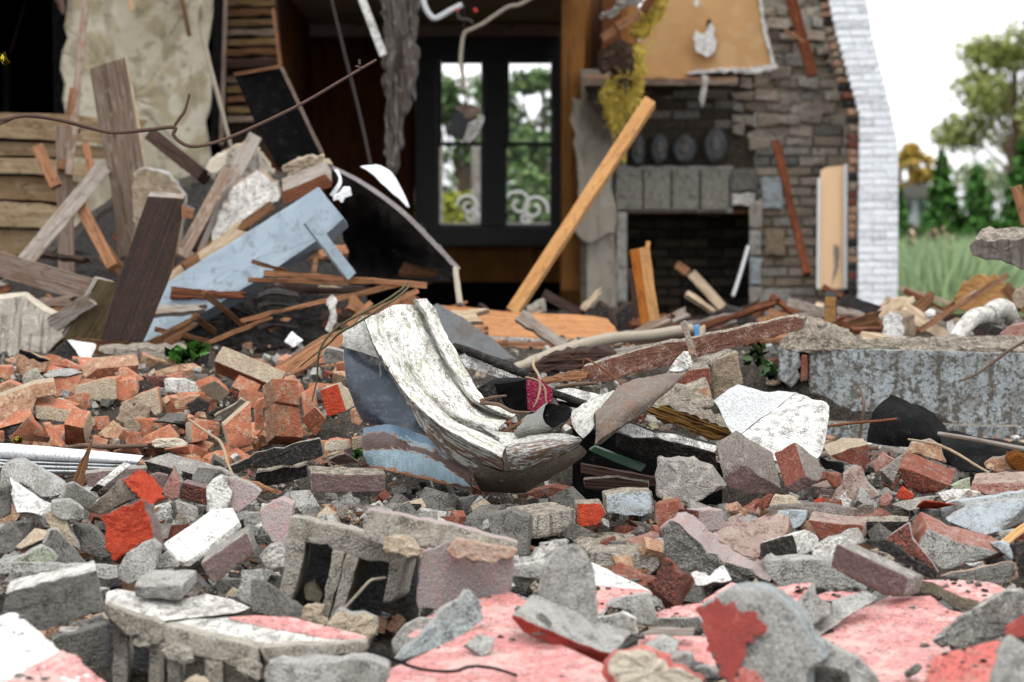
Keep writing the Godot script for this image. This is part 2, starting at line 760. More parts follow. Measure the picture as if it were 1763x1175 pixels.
# ---------------------------------------------------------------- the materials
func materials() -> void:
	var dk := rgb(70, 67, 63)
	# concrete
	mat3("concrete", rgb(156, 155, 151), [["mid", 0.45, 0.8, rgb(176, 174, 169), 0.7], ["big&mid", 0.54, 0.72, rgb(126, 121, 113), 0.55], ["grit", 0.62, 0.8, rgb(100, 99, 97), 0.6], ["grit", 0.38, 0.24, rgb(198, 196, 191), 0.6], ["grit&mid", 0.63, 0.73, rgb(74, 72, 70), 0.7], ["speck", 0.7, 0.78, rgb(112, 108, 102), 0.6]], 0.5, 0.95, "fine+grit", 0.5)
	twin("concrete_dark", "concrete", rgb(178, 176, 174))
	twin("concrete_warm", "concrete", Color(1.0, 0.975, 0.93))
	twin("concrete_blue", "concrete", Color(0.94, 0.98, 1.0))
	twin("concrete_green", "concrete", Color(0.86, 0.9, 0.82))
	twin("concrete_brown", "concrete", Color(0.82, 0.76, 0.72))
	twin("tile_grey", "concrete", Color(0.86, 0.85, 0.82))
	mat3("concrete_rough", rgb(124, 122, 117), [["mid", 0.4, 0.75, rgb(160, 157, 150), 0.8], ["grit", 0.55, 0.8, rgb(70, 69, 66), 0.8], ["speck", 0.62, 0.78, rgb(190, 188, 180), 0.7]], 0.4, 0.97, "cell+grit", 1.6)
	mat3("concrete_pink", rgb(158, 145, 142), [["mid", 0.5, 0.75, rgb(176, 138, 134), 0.7], ["grit", 0.6, 0.8, rgb(96, 88, 86), 0.6], ["grit", 0.36, 0.22, rgb(205, 196, 193), 0.6]], 0.4, 0.95, "fine+grit", 0.5)
	mat3("concrete_dusty", rgb(134, 130, 124), [["mid", 0.45, 0.7, rgb(168, 163, 154), 0.8], ["speck", 0.6, 0.75, rgb(84, 79, 74), 0.7], ["grit", 0.36, 0.24, rgb(186, 182, 174), 0.6]], 0.36, 0.97, "fine+grit", 0.5)
	mat3("dust_grey", rgb(128, 121, 114), [["mid", 0.45, 0.75, rgb(158, 152, 144), 0.8], ["speck", 0.58, 0.72, rgb(80, 72, 66), 0.75], ["fine", 0.6, 0.8, rgb(110, 90, 82), 0.6]], 0.3, 0.97, "fine+grit", 0.9)
	mat3("dust_pink", rgb(148, 128, 119), [["mid", 0.45, 0.75, rgb(162, 149, 140), 0.8], ["mid&fine", 0.56, 0.7, rgb(106, 86, 79), 0.7], ["grit", 0.36, 0.24, rgb(188, 176, 167), 0.5]], 0.4, 0.97, "fine+grit", 0.5)
	mat3("dust_crumbs", rgb(146, 137, 124), [["mid&fine", 0.48, 0.64, rgb(100, 92, 82), 0.8], ["cell&fine", 0.55, 0.72, rgb(178, 169, 154), 0.7], ["grit&mid", 0.56, 0.7, rgb(66, 60, 55), 0.75], ["grit", 0.36, 0.24, rgb(204, 196, 182), 0.7]], 0.4, 0.98, "cell+speck", 1.2)
	# mortar and stone
	mat3("mortar", rgb(176, 160, 138), [["mid", 0.45, 0.8, rgb(196, 184, 162), 0.8], ["speck", 0.6, 0.78, rgb(128, 112, 92), 0.6], ["grit", 0.38, 0.24, rgb(214, 206, 190), 0.6]], 0.34, 0.97, "fine+grit", 1.0)
	mat3("mortar_pale", rgb(198, 188, 170), [["mid", 0.5, 0.8, rgb(216, 210, 196), 0.8], ["speck", 0.6, 0.78, rgb(150, 136, 118), 0.6]], 0.34, 0.97, "fine+grit", 0.9)
	mat3("mortar_red", rgb(178, 156, 140), [["mid", 0.5, 0.75, rgb(176, 128, 112), 0.8], ["fine", 0.6, 0.8, rgb(140, 110, 98), 0.6]], 0.34, 0.97, "fine+grit", 0.9)
	mat3("mortar_grey", rgb(140, 132, 120), [["mid", 0.45, 0.8, rgb(164, 156, 142), 0.8], ["cell&mid", 0.55, 0.75, rgb(100, 94, 86), 0.8]], 0.9, 0.97, "cell+fine", 1.2)
	mat3("stone_brown", rgb(146, 130, 112), [["mid", 0.45, 0.8, rgb(170, 154, 132), 0.8], ["mid&fine", 0.55, 0.72, rgb(114, 100, 86), 0.7], ["grit", 0.62, 0.8, rgb(84, 76, 68), 0.6]], 0.5, 0.97, "cell+grit", 0.8)
	twin("stone_brown2", "stone_brown", Color(0.84, 0.83, 0.83))
	mat3("stone_pale", rgb(158, 152, 142), [["mid", 0.45, 0.8, rgb(186, 182, 172), 0.8], ["runs", 0.58, 0.75, rgb(104, 98, 90), 0.75], ["grit", 0.6, 0.8, rgb(98, 92, 84), 0.6]], 0.5, 0.97, "fine+grit", 0.8)
	# brick
	mat3("brick_orange", rgb(176, 112, 86), [["mid", 0.45, 0.8, rgb(188, 126, 99), 0.7], ["big&mid", 0.54, 0.7, rgb(170, 143, 120), 0.65], ["grit", 0.62, 0.8, rgb(132, 82, 64), 0.5], ["mid&fine", 0.6, 0.72, rgb(182, 164, 143), 0.65], ["grit&mid", 0.64, 0.75, rgb(90, 70, 58), 0.6]], 0.5, 0.94, "fine+grit", 0.35)
	mat3("brick_dusty", rgb(164, 128, 104), [["mid", 0.45, 0.7, rgb(188, 164, 138), 0.85], ["mid&fine", 0.56, 0.7, rgb(128, 92, 74), 0.7], ["grit", 0.62, 0.8, rgb(92, 72, 62), 0.6]], 0.46, 0.96, "fine+grit", 0.6)
	mat3("brick_dark", rgb(112, 66, 48), [["mid", 0.5, 0.75, rgb(140, 84, 60), 0.8], ["fine", 0.6, 0.75, rgb(76, 50, 40), 0.7], ["speck", 0.68, 0.78, rgb(170, 150, 128), 0.6]], 0.36, 0.94, "fine+grit", 0.4)
	mat3("brick_red", rgb(128, 74, 60), [["mid", 0.48, 0.75, rgb(146, 96, 80), 0.7], ["mid&fine", 0.54, 0.7, rgb(112, 92, 84), 0.75], ["grit", 0.62, 0.8, rgb(84, 52, 44), 0.6], ["grit&mid", 0.62, 0.74, rgb(172, 156, 144), 0.6]], 0.4, 0.94, "fine+grit", 0.5)
	mat3("brick_pale", rgb(152, 112, 102), [["mid", 0.48, 0.7, rgb(164, 142, 132), 0.8], ["mid&fine", 0.58, 0.74, rgb(128, 70, 58), 0.7], ["grit", 0.62, 0.8, rgb(96, 80, 74), 0.6]], 0.4, 0.95, "fine+grit", 0.6)
	mat3("brick_fresh", rgb(182, 70, 48), [["mid", 0.48, 0.75, rgb(194, 86, 62), 0.8], ["grit&mid", 0.55, 0.7, rgb(146, 50, 34), 0.7], ["grit", 0.36, 0.24, rgb(206, 122, 100), 0.5]], 0.3, 0.95, "fine+grit", 1.2)
	mat3("brick_burnt", rgb(104, 66, 58), [["mid", 0.46, 0.7, rgb(140, 78, 62), 0.85], ["fine", 0.56, 0.72, rgb(52, 44, 44), 0.85], ["speck", 0.68, 0.78, rgb(160, 146, 136), 0.6]], 0.3, 0.8, "fine+speck", 1.0)
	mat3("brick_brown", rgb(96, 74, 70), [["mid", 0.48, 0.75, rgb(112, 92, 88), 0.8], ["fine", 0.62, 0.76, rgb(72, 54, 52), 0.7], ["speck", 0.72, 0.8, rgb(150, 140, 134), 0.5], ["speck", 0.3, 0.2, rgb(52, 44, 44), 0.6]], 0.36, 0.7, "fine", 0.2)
	mat3("white_brick", rgb(230, 234, 238), [["mid", 0.5, 0.8, rgb(214, 219, 225), 0.6], ["mid&fine", 0.64, 0.76, rgb(170, 172, 176), 0.5]], 0.5, 0.8, "fine", 0.2)
	mat3("white_brick2", rgb(222, 226, 231), [["mid&fine", 0.56, 0.7, rgb(140, 138, 138), 0.6], ["mid", 0.5, 0.8, rgb(206, 211, 217), 0.6]], 0.4, 0.85, "fine", 0.4)
	# paint
	mat3("white_paint", rgb(224, 223, 220), [["mid", 0.5, 0.8, rgb(206, 204, 200), 0.8], ["streak&fine", 0.6, 0.74, rgb(160, 157, 152), 0.6], ["grit&mid", 0.66, 0.78, rgb(84, 80, 76), 0.8], ["crack", 0.1, 0.02, rgb(120, 116, 110), 0.6]], 0.34, 0.75, "fine", 0.3)
	mat3("white_worn", rgb(208, 206, 201), [["big", 0.45, 0.7, rgb(182, 179, 173), 0.8], ["mid&fine", 0.52, 0.66, rgb(150, 146, 140), 0.85], ["grit&mid", 0.6, 0.74, rgb(98, 94, 90), 0.75], ["crack", 0.12, 0.03, rgb(110, 106, 100), 0.6]], 0.4, 0.85, "fine+speck", 0.5)
	mat3("white_speck", rgb(216, 215, 212), [["big", 0.45, 0.75, rgb(200, 198, 194), 0.7], ["grit&mid", 0.54, 0.66, rgb(92, 88, 84), 0.85], ["grit&fine", 0.62, 0.72, rgb(120, 115, 109), 0.7], ["streak&fine", 0.62, 0.72, rgb(150, 147, 142), 0.6]], 0.45, 0.7, "fine+speck", 0.3)
	mat3("graypaint", rgb(164, 173, 178), [["big", 0.45, 0.75, rgb(148, 154, 157), 0.7], ["grit&mid", 0.58, 0.72, rgb(96, 95, 93), 0.7], ["mid&fine", 0.6, 0.76, rgb(118, 114, 108), 0.6]], 0.5, 0.85, "fine+grit", 0.4)
	mat3("found_paint", rgb(158, 166, 170), [["big", 0.35, 0.75, rgb(146, 152, 154), 0.8], ["runs&mid", 0.5, 0.8, rgb(116, 111, 103), 0.5], ["mid&fine", 0.54, 0.8, rgb(122, 119, 113), 0.5], ["runs&fine", 0.6, 0.72, rgb(78, 71, 62), 0.7], ["grit&mid", 0.55, 0.72, rgb(92, 88, 82), 0.7], ["grit&fine", 0.64, 0.74, rgb(60, 56, 51), 0.6]], 0.9, 0.88, "fine+grit", 0.4)
	mat3("pink", rgb(200, 126, 121), [["big", 0.4, 0.75, rgb(206, 146, 140), 0.8], ["mid&fine", 0.66, 0.74, rgb(212, 186, 181), 0.6], ["grit", 0.34, 0.22, rgb(214, 168, 163), 0.5], ["grit&mid", 0.62, 0.72, rgb(122, 78, 74), 0.75], ["grit&fine", 0.66, 0.74, rgb(66, 54, 52), 0.75], ["big&mid", 0.53, 0.68, rgb(190, 168, 160), 0.6]], 0.5, 0.7, "fine+grit", 0.2)
	twin("pink_shaded", "pink", Color(0.93, 0.7, 0.66))  # same pink, deepened in colour for shaded faces
	mat3("red_paint_shaded", rgb(142, 44, 34), [["mid", 0.5, 0.8, rgb(154, 54, 42), 0.7], ["mid&fine", 0.6, 0.76, rgb(120, 40, 32), 0.6], ["grit&mid", 0.66, 0.76, rgb(176, 116, 106), 0.6]], 0.4, 0.6, "grit", 0.15)  # red of the painted slabs, darkened for faces turned down into shade
	mat3("crimson", rgb(150, 40, 72), [["fine", 0.58, 0.72, rgb(180, 130, 134), 0.7], ["crack", 0.12, 0.03, rgb(80, 34, 44), 0.8], ["mid", 0.5, 0.8, rgb(168, 56, 88), 0.7]], 0.3, 0.8, "fine", 0.5)
	plain("green_paint", rgb(22, 62, 38), 0.5)
	# char, soot, soil
	mat3("char", rgb(46, 44, 43), [["mid", 0.48, 0.75, rgb(66, 62, 60), 0.8], ["fine", 0.6, 0.76, rgb(98, 92, 86), 0.6], ["grit", 0.6, 0.8, rgb(26, 25, 25), 0.7]], 0.4, 0.9, "fine+grit", 0.8)
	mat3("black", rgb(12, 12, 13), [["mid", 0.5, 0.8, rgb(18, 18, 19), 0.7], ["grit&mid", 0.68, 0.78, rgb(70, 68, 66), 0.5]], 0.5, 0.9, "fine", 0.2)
	mat3("black_paint", rgb(17, 20, 24), [["mid", 0.5, 0.8, rgb(24, 27, 31), 0.7]], 0.6, 0.45, "fine", 0.1)
	mat3("soil", rgb(58, 53, 48), [["mid", 0.45, 0.75, rgb(78, 72, 65), 0.8], ["cell&mid", 0.52, 0.72, rgb(48, 44, 40), 0.8], ["grit&mid", 0.58, 0.7, rgb(36, 33, 30), 0.8], ["grit", 0.36, 0.24, rgb(120, 114, 106), 0.6]], 0.7, 0.98, "cell+speck", 1.6)  # base kept very dark so gaps between pieces read as shade
	# plaster and drywall
	mat3("plaster_cream", rgb(176, 168, 148), [["big", 0.4, 0.7, rgb(194, 188, 172), 0.8], ["big&mid", 0.5, 0.7, rgb(150, 138, 108), 0.7], ["runs&mid", 0.56, 0.72, rgb(134, 126, 106), 0.5], ["mid&fine", 0.62, 0.76, rgb(118, 110, 94), 0.5]], 2.4, 0.95, "fine", 0.3)
	mat3("plaster_grey", rgb(150, 144, 132), [["big", 0.45, 0.7, rgb(164, 158, 146), 0.7], ["runs&mid", 0.56, 0.72, rgb(122, 116, 106), 0.5]], 1.6, 0.95, "fine", 0.3)
	mat3("drywall_tan", rgb(186, 148, 104), [["big", 0.45, 0.75, rgb(178, 138, 94), 0.6], ["big&mid", 0.6, 0.76, rgb(194, 164, 124), 0.5]], 1.6, 0.85, "fine", 0.05)
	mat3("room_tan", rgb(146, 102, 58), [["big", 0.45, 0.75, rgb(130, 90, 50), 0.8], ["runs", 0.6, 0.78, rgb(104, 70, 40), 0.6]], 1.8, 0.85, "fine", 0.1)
	mat3("ceiling_grey", rgb(188, 178, 170), [["big", 0.45, 0.75, rgb(170, 160, 150), 0.7], ["fine", 0.66, 0.8, rgb(110, 100, 92), 0.5]], 1.8, 0.9, "fine", 0.2)
	mat3("cardboard", rgb(150, 112, 70), [["mid", 0.5, 0.75, rgb(166, 128, 84), 0.8], ["streak", 0.62, 0.76, rgb(118, 86, 54), 0.6]], 0.8, 0.9, "fine", 0.3)
	# wood, u along the grain
	var w := Vector2(0.9, 0.24)
	matu("wood_grey", rgb(146, 138, 130), [["grain", 0.46, 0.8, rgb(120, 110, 102), 0.7], ["streak", 0.55, 0.78, rgb(168, 160, 152), 0.7], ["mid", 0.54, 0.78, rgb(106, 95, 87), 0.6], ["big", 0.58, 0.8, rgb(124, 100, 84), 0.5]], w, 0.9, "grain+streak", 0.4)
	twin("wood_grey2", "wood_grey", Color(0.86, 0.8, 0.77))
	matu("wood_weather", rgb(134, 116, 102), [["grain", 0.48, 0.75, rgb(106, 88, 76), 0.8], ["mid", 0.52, 0.74, rgb(156, 140, 128), 0.8], ["streak", 0.6, 0.78, rgb(86, 70, 60), 0.7]], w, 0.9, "grain+streak", 0.5)
	matu("wood_pale", rgb(178, 158, 134), [["grain", 0.5, 0.75, rgb(150, 128, 104), 0.8], ["mid", 0.55, 0.78, rgb(196, 180, 158), 0.7]], w, 0.88, "grain", 0.3)
	matu("wood_fresh", rgb(206, 164, 112), [["grain", 0.5, 0.75, rgb(180, 132, 82), 0.8], ["streak", 0.6, 0.78, rgb(222, 188, 142), 0.6]], w, 0.8, "grain", 0.3)
	matu("pine", rgb(192, 144, 94), [["grain", 0.46, 0.8, rgb(168, 116, 68), 0.6], ["streak", 0.55, 0.78, rgb(204, 164, 114), 0.6], ["mid&fine", 0.6, 0.74, rgb(132, 94, 62), 0.55]], w, 0.8, "grain", 0.15)
	twin("pine_dark", "pine", Color(0.9, 0.72, 0.5))
	twin("pine_end", "pine", Color(1.0, 1.0, 0.9))
	twin("wood_ply", "pine", Color(0.92, 0.88, 0.92))
	matu("wood_orange", rgb(146, 103, 75), [["grain", 0.46, 0.8, rgb(114, 78, 56), 0.6], ["streak", 0.55, 0.78, rgb(172, 134, 102), 0.6], ["mid", 0.55, 0.78, rgb(94, 70, 54), 0.6]], w, 0.85, "grain+streak", 0.3)
	matu("wood_brown", rgb(116, 82, 58), [["grain", 0.48, 0.75, rgb(84, 58, 40), 0.8], ["streak", 0.58, 0.76, rgb(146, 112, 82), 0.7], ["mid", 0.6, 0.78, rgb(70, 52, 40), 0.6]], w, 0.85, "grain+streak", 0.5)
	matu("wood_dark", rgb(62, 46, 40), [["grain", 0.48, 0.75, rgb(44, 33, 29), 0.8], ["streak", 0.6, 0.76, rgb(92, 72, 62), 0.7]], w, 0.85, "grain+streak", 0.4)
	matu("wood_darkest", rgb(52, 31, 22), [["grain", 0.48, 0.75, rgb(36, 22, 17), 0.8], ["mid", 0.58, 0.76, rgb(74, 44, 28), 0.7], ["speck", 0.72, 0.8, rgb(120, 104, 84), 0.5]], w, 0.6, "grain", 0.2)
	matu("wood_olive", rgb(96, 84, 62), [["mid", 0.48, 0.75, rgb(76, 64, 48), 0.8], ["grain", 0.52, 0.75, rgb(116, 102, 78), 0.6]], w, 0.85, "grain", 0.3)
	matu("wood_rot", rgb(116, 84, 44), [["grain", 0.46, 0.7, rgb(58, 42, 28), 0.9], ["streak", 0.56, 0.74, rgb(160, 122, 66), 0.8]], w, 0.9, "grain+streak", 1.2)
	matu("wood_rust", rgb(110, 62, 40), [["mid", 0.48, 0.72, rgb(148, 84, 46), 0.8], ["grain", 0.5, 0.75, rgb(78, 46, 36), 0.8], ["fine", 0.62, 0.78, rgb(70, 52, 46), 0.7]], w, 0.9, "grain+streak", 0.6)
	matu("wood_char_grey", rgb(88, 80, 74), [["grain", 0.46, 0.72, rgb(52, 47, 44), 0.9], ["streak", 0.55, 0.74, rgb(128, 122, 118), 0.8], ["mid", 0.6, 0.76, rgb(150, 146, 146), 0.6]], Vector2(0.9, 0.4), 0.92, "grain+streak", 1.5)
	matu("lath_tan", rgb(126, 102, 70), [["grain", 0.46, 0.72, rgb(92, 72, 48), 0.8], ["streak", 0.58, 0.75, rgb(154, 130, 94), 0.7], ["mid", 0.6, 0.78, rgb(80, 60, 40), 0.6]], w, 0.9, "grain+streak", 0.5)
	matu("siding_tan", rgb(160, 141, 114), [["grain", 0.46, 0.8, rgb(138, 118, 92), 0.6], ["mid", 0.46, 0.74, rgb(174, 160, 136), 0.7], ["mid&fine", 0.58, 0.74, rgb(118, 98, 76), 0.7]], Vector2(1.3, 0.6), 0.9, "grain+streak", 0.3)
	twin("siding_tan2", "siding_tan", Color(0.9, 0.88, 0.86))
	# metal
	mat3("white_metal", rgb(220, 223, 226), [["mid", 0.55, 0.8, rgb(200, 203, 206), 0.7], ["speck", 0.68, 0.78, rgb(100, 98, 96), 0.8], ["fine", 0.68, 0.8, rgb(160, 160, 160), 0.6]], 0.4, 0.45, "fine", 0.1)
	matu("peel_white", rgb(220, 219, 215), [["mid", 0.5, 0.85, rgb(206, 204, 198), 0.6], ["mid&fine", 0.52, 0.7, rgb(166, 163, 156), 0.65], ["big&mid", 0.58, 0.74, rgb(150, 151, 122), 0.5], ["grit&mid", 0.6, 0.7, rgb(100, 93, 84), 0.75], ["grit&fine", 0.64, 0.72, rgb(118, 110, 98), 0.6]], Vector2(0.8, 1.2), 0.77, "fine", 0.3)
	matu("peel_rust", rgb(204, 204, 200), [["mid", 0.46, 0.54, rgb(104, 92, 80), 0.95], ["big", 0.56, 0.66, rgb(116, 72, 46), 0.8], ["fine", 0.6, 0.7, rgb(124, 116, 106), 0.7], ["crack", 0.16, 0.05, rgb(80, 72, 64), 0.75]], Vector2(1.4, 0.7), 0.7, "crack+speck", 0.8)
	mat3("galvanised", rgb(128, 136, 140), [["mid", 0.5, 0.75, rgb(150, 158, 162), 0.7], ["fine", 0.62, 0.78, rgb(104, 100, 94), 0.7], ["big", 0.6, 0.76, rgb(120, 92, 70), 0.6]], 0.4, 0.5, "fine", 0.2, 0.3)
	mat3("galv_dull", rgb(138, 144, 146), [["mid", 0.5, 0.72, rgb(160, 158, 150), 0.8], ["fine", 0.6, 0.74, rgb(128, 112, 92), 0.7]], 0.2, 0.6, "fine", 0.3, 0.15)
	mat3("blue_metal", rgb(36, 45, 57), [["big", 0.5, 0.75, rgb(46, 58, 71), 0.8], ["streak&fine", 0.6, 0.74, rgb(84, 98, 112), 0.5], ["grit&mid", 0.68, 0.78, rgb(110, 114, 116), 0.5]], 0.5, 0.42, "fine", 0.08, 0.2)  # base darkened to hold the shade on the gutter side sheet
	mat3("grey_metal", rgb(178, 180, 182), [["mid", 0.55, 0.8, rgb(160, 160, 160), 0.7], ["speck", 0.68, 0.78, rgb(92, 86, 80), 0.7], ["fine", 0.66, 0.8, rgb(140, 132, 120), 0.6]], 0.4, 0.55, "fine", 0.1)
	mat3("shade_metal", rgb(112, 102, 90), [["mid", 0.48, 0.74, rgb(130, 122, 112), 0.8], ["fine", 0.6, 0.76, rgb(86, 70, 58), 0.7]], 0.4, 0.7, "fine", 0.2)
	mat3("grey_rust", rgb(122, 110, 100), [["mid", 0.46, 0.72, rgb(146, 138, 130), 0.8], ["big", 0.52, 0.72, rgb(134, 96, 70), 0.7], ["fine", 0.6, 0.76, rgb(88, 74, 64), 0.7], ["speck", 0.7, 0.8, rgb(180, 174, 166), 0.6]], 0.3, 0.65, "fine", 0.3)
	mat3("rust_metal", rgb(110, 72, 52), [["mid", 0.48, 0.74, rgb(130, 86, 58), 0.8], ["fine", 0.6, 0.76, rgb(74, 52, 42), 0.7]], 0.3, 0.85, "fine", 0.4)
	mat3("rust_bar", rgb(112, 78, 66), [["mid", 0.48, 0.74, rgb(132, 94, 78), 0.8], ["mid&fine", 0.58, 0.72, rgb(92, 64, 56), 0.6], ["grit&mid", 0.62, 0.72, rgb(176, 164, 152), 0.7], ["grit&fine", 0.64, 0.74, rgb(62, 44, 40), 0.7]], 0.4, 0.85, "fine+speck", 0.3)
	mat3("duct", rgb(140, 155, 168), [["big", 0.45, 0.75, rgb(150, 165, 177), 0.7], ["big&mid", 0.56, 0.72, rgb(128, 143, 156), 0.6], ["mid&fine", 0.66, 0.8, rgb(104, 113, 120), 0.5]], 1.0, 0.5, "fine", 0.04)
	mat3("hood_inside", rgb(40, 36, 36), [["mid", 0.5, 0.75, rgb(60, 55, 55), 0.8], ["streak", 0.6, 0.76, rgb(86, 82, 84), 0.6], ["big", 0.56, 0.74, rgb(58, 42, 34), 0.7]], 0.6, 0.65, "fine", 0.3)
	galv_rust()
	twin("wall_stone", "dust_grey", Color(1.22, 1.2, 1.16))
	twin("wall_mortar", "mortar", Color(0.8, 0.8, 0.8))
	twin("hood_shaded", "hood_inside", Color(0.72, 0.72, 0.72))  # hood inside darkened in colour to keep its shade
	twin("mouth_metal", "galv_dull", Color(0.8, 0.79, 0.76))
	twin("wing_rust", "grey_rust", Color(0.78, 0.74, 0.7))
	plain("peach", rgb(224, 190, 150), 0.8)
	twin("soot", "char", Color(1.3, 1.23, 1.13))
	twin("soot2", "char", Color(0.8, 0.78, 0.74))
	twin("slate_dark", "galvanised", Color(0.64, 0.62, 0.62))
	twin("tile_slate", "galvanised", Color(0.5, 0.49, 0.49))
	twin("metal_edge", "grey_metal", Color(0.86, 0.8, 0.8))
	twin("rust", "rust_metal", Color(1.0, 0.98, 0.96))
	twin("room_tan_shaded", "room_tan", Color(0.72, 0.66, 0.72))  # the tan wall darkened in colour for the deep shade of the room
	twin("wood_red", "wood_brown", Color(0.96, 0.84, 0.86))
	twin("brick_dark2", "brick_dark", Color(0.97, 0.95, 1.05))
	twin("plaster_green", "mortar_pale", Color(0.85, 0.96, 0.94))
	# wool, fibre, plain things
	mat3("wool_yellow", rgb(212, 186, 78), [["mid", 0.48, 0.74, rgb(226, 208, 124), 0.8], ["mid&fine", 0.52, 0.68, rgb(158, 130, 72), 0.8], ["grit&mid", 0.6, 0.74, rgb(112, 92, 66), 0.7]], 0.4, 1.0, "fine+speck", 1.5)
	mat3("wool_brown", rgb(92, 74, 60), [["mid", 0.48, 0.74, rgb(116, 96, 80), 0.8], ["fine", 0.58, 0.74, rgb(60, 48, 42), 0.8]], 0.4, 1.0, "fine+speck", 3.0)
	mat3("coir", rgb(140, 88, 40), [["speck", 0.5, 0.7, rgb(84, 50, 26), 0.9], ["grit", 0.4, 0.26, rgb(176, 126, 70), 0.8]], 0.2, 1.0, "grit+speck", 2.0)
	mat3("twig", rgb(112, 92, 78), [["fine", 0.55, 0.75, rgb(74, 60, 50), 0.8], ["speck", 0.62, 0.76, rgb(146, 128, 112), 0.7]], 0.1, 0.9, "fine", 0.3)
	mat3("wood_pale_t", rgb(176, 166, 150), [["fine", 0.55, 0.75, rgb(126, 114, 98), 0.8]], 0.1, 0.9, "fine", 0.3)
	twin("branch", "twig", Color(0.9, 0.88, 0.92))
	twin("twig_moss", "twig", Color(0.92, 1.06, 0.96))
	twin("twig_pale", "wood_pale_t", Color(0.98, 0.92, 0.85))
	plain("white_plain", rgb(208, 210, 212), 0.5)
	plain("cable", rgb(60, 54, 52), 0.6)
	plain("red_plain", rgb(190, 34, 22), 0.5)
	plain("blue_plain", rgb(40, 120, 170), 0.5)
	var gl := plain("glass", Color(0.9, 0.95, 0.95, 0.02), 0.03)
	gl.metallic_specular = 0.15
	gl.transparency = BaseMaterial3D.TRANSPARENCY_ALPHA
	for t in [["leaf_conifer", rgb(92, 150, 64), 0.6], ["leaf_autumn", rgb(214, 220, 156), 1.0], ["leaf_gold", rgb(236, 208, 120), 1.0], ["leaf_pale", rgb(182, 196, 164), 0.9], ["leaf_mix", rgb(126, 142, 90), 0.6], ["leaf_red", rgb(150, 84, 80), 0.4], ["leaf_garden", rgb(128, 160, 104), 0.8], ["leaf_lime", rgb(190, 196, 64), 0.8], ["leaf_dark", rgb(64, 92, 56), 0.4], ["leaf_bright", rgb(76, 132, 48), 0.5], ["leaf_yellow", rgb(196, 176, 40), 0.5], ["grass_blade", rgb(140, 166, 122), 0.6], ["plume", rgb(224, 204, 176), 0.5]]:
		var m := plain(t[0], t[1], 0.7)
		m.vertex_color_use_as_albedo = true
		m.backlight_enabled = true
		m.backlight = (t[1] as Color) * (t[2] as float)
	mat3("lawn", rgb(66, 86, 44), [["mid", 0.45, 0.75, rgb(84, 102, 56), 0.8], ["fine", 0.58, 0.75, rgb(46, 62, 32), 0.8]], 3.0, 0.95, "fine", 2.0)

# galvanised sheet with two bands of rust that run along it (v across the sheet, u along it)
func galv_rust() -> void:
	var a := grey("mid")
	var f := grey("fine")
	var s := grey("streak")
	var im := Image.create(N, N, false, Image.FORMAT_RGB8)
	for y in N: # y: along the sheet
		for x in N: # x: from the upper rim down
			var i := y * N + x
			var wob := (a[i] - 128.0) / 255.0 * 0.16 + (f[i] - 128.0) / 255.0 * 0.05
			var v := x / float(N) + wob
			var d := minf(absf(v - 0.36) - 0.12 - 0.06 * sin(y * 0.012 + 1.0), maxf(0.93 - v, 0.0))
			if y > N * 0.8: d -= (y / float(N) - 0.8) * 0.9
			var base := rgb(150, 174, 184).lerp(rgb(120, 142, 154), s[i] / 255.0)
			if v < 0.2: base = rgb(92, 118, 142)
			var c := base
			if d < 0.0: c = rgb(84, 58, 50).lerp(rgb(70, 46, 40), f[i] / 255.0)
			elif d < 0.035: c = rgb(150, 88, 44).lerp(base, d / 0.035)
			im.set_pixel(x, y, c)
	var m := StandardMaterial3D.new()
	m.resource_name = "galv_rust"
	m.albedo_texture = ImageTexture.create_from_image(im)
	m.vertex_color_use_as_albedo = true
	m.roughness = 0.5
	m.heightmap_enabled = true
	m.heightmap_texture = bump("fine")
	m.heightmap_scale = 0.15
	mats["galv_rust"] = m

# ---------------------------------------------------------------- fields of bricks, plants, ground
func slab(size: Vector3, mname: String) -> ArrayMesh:
	var h := size * 0.5
	var f := PackedVector3Array([Vector3(-h.x, -h.y, h.z), Vector3(h.x, -h.y, h.z), Vector3(h.x, h.y, h.z), Vector3(-h.x, h.y, h.z)])
	return solid(f, Vector3(0, 0, -size.z), {f = mname, r = 0.0, b = 0.004, sp = 9.0, v = 0.04})

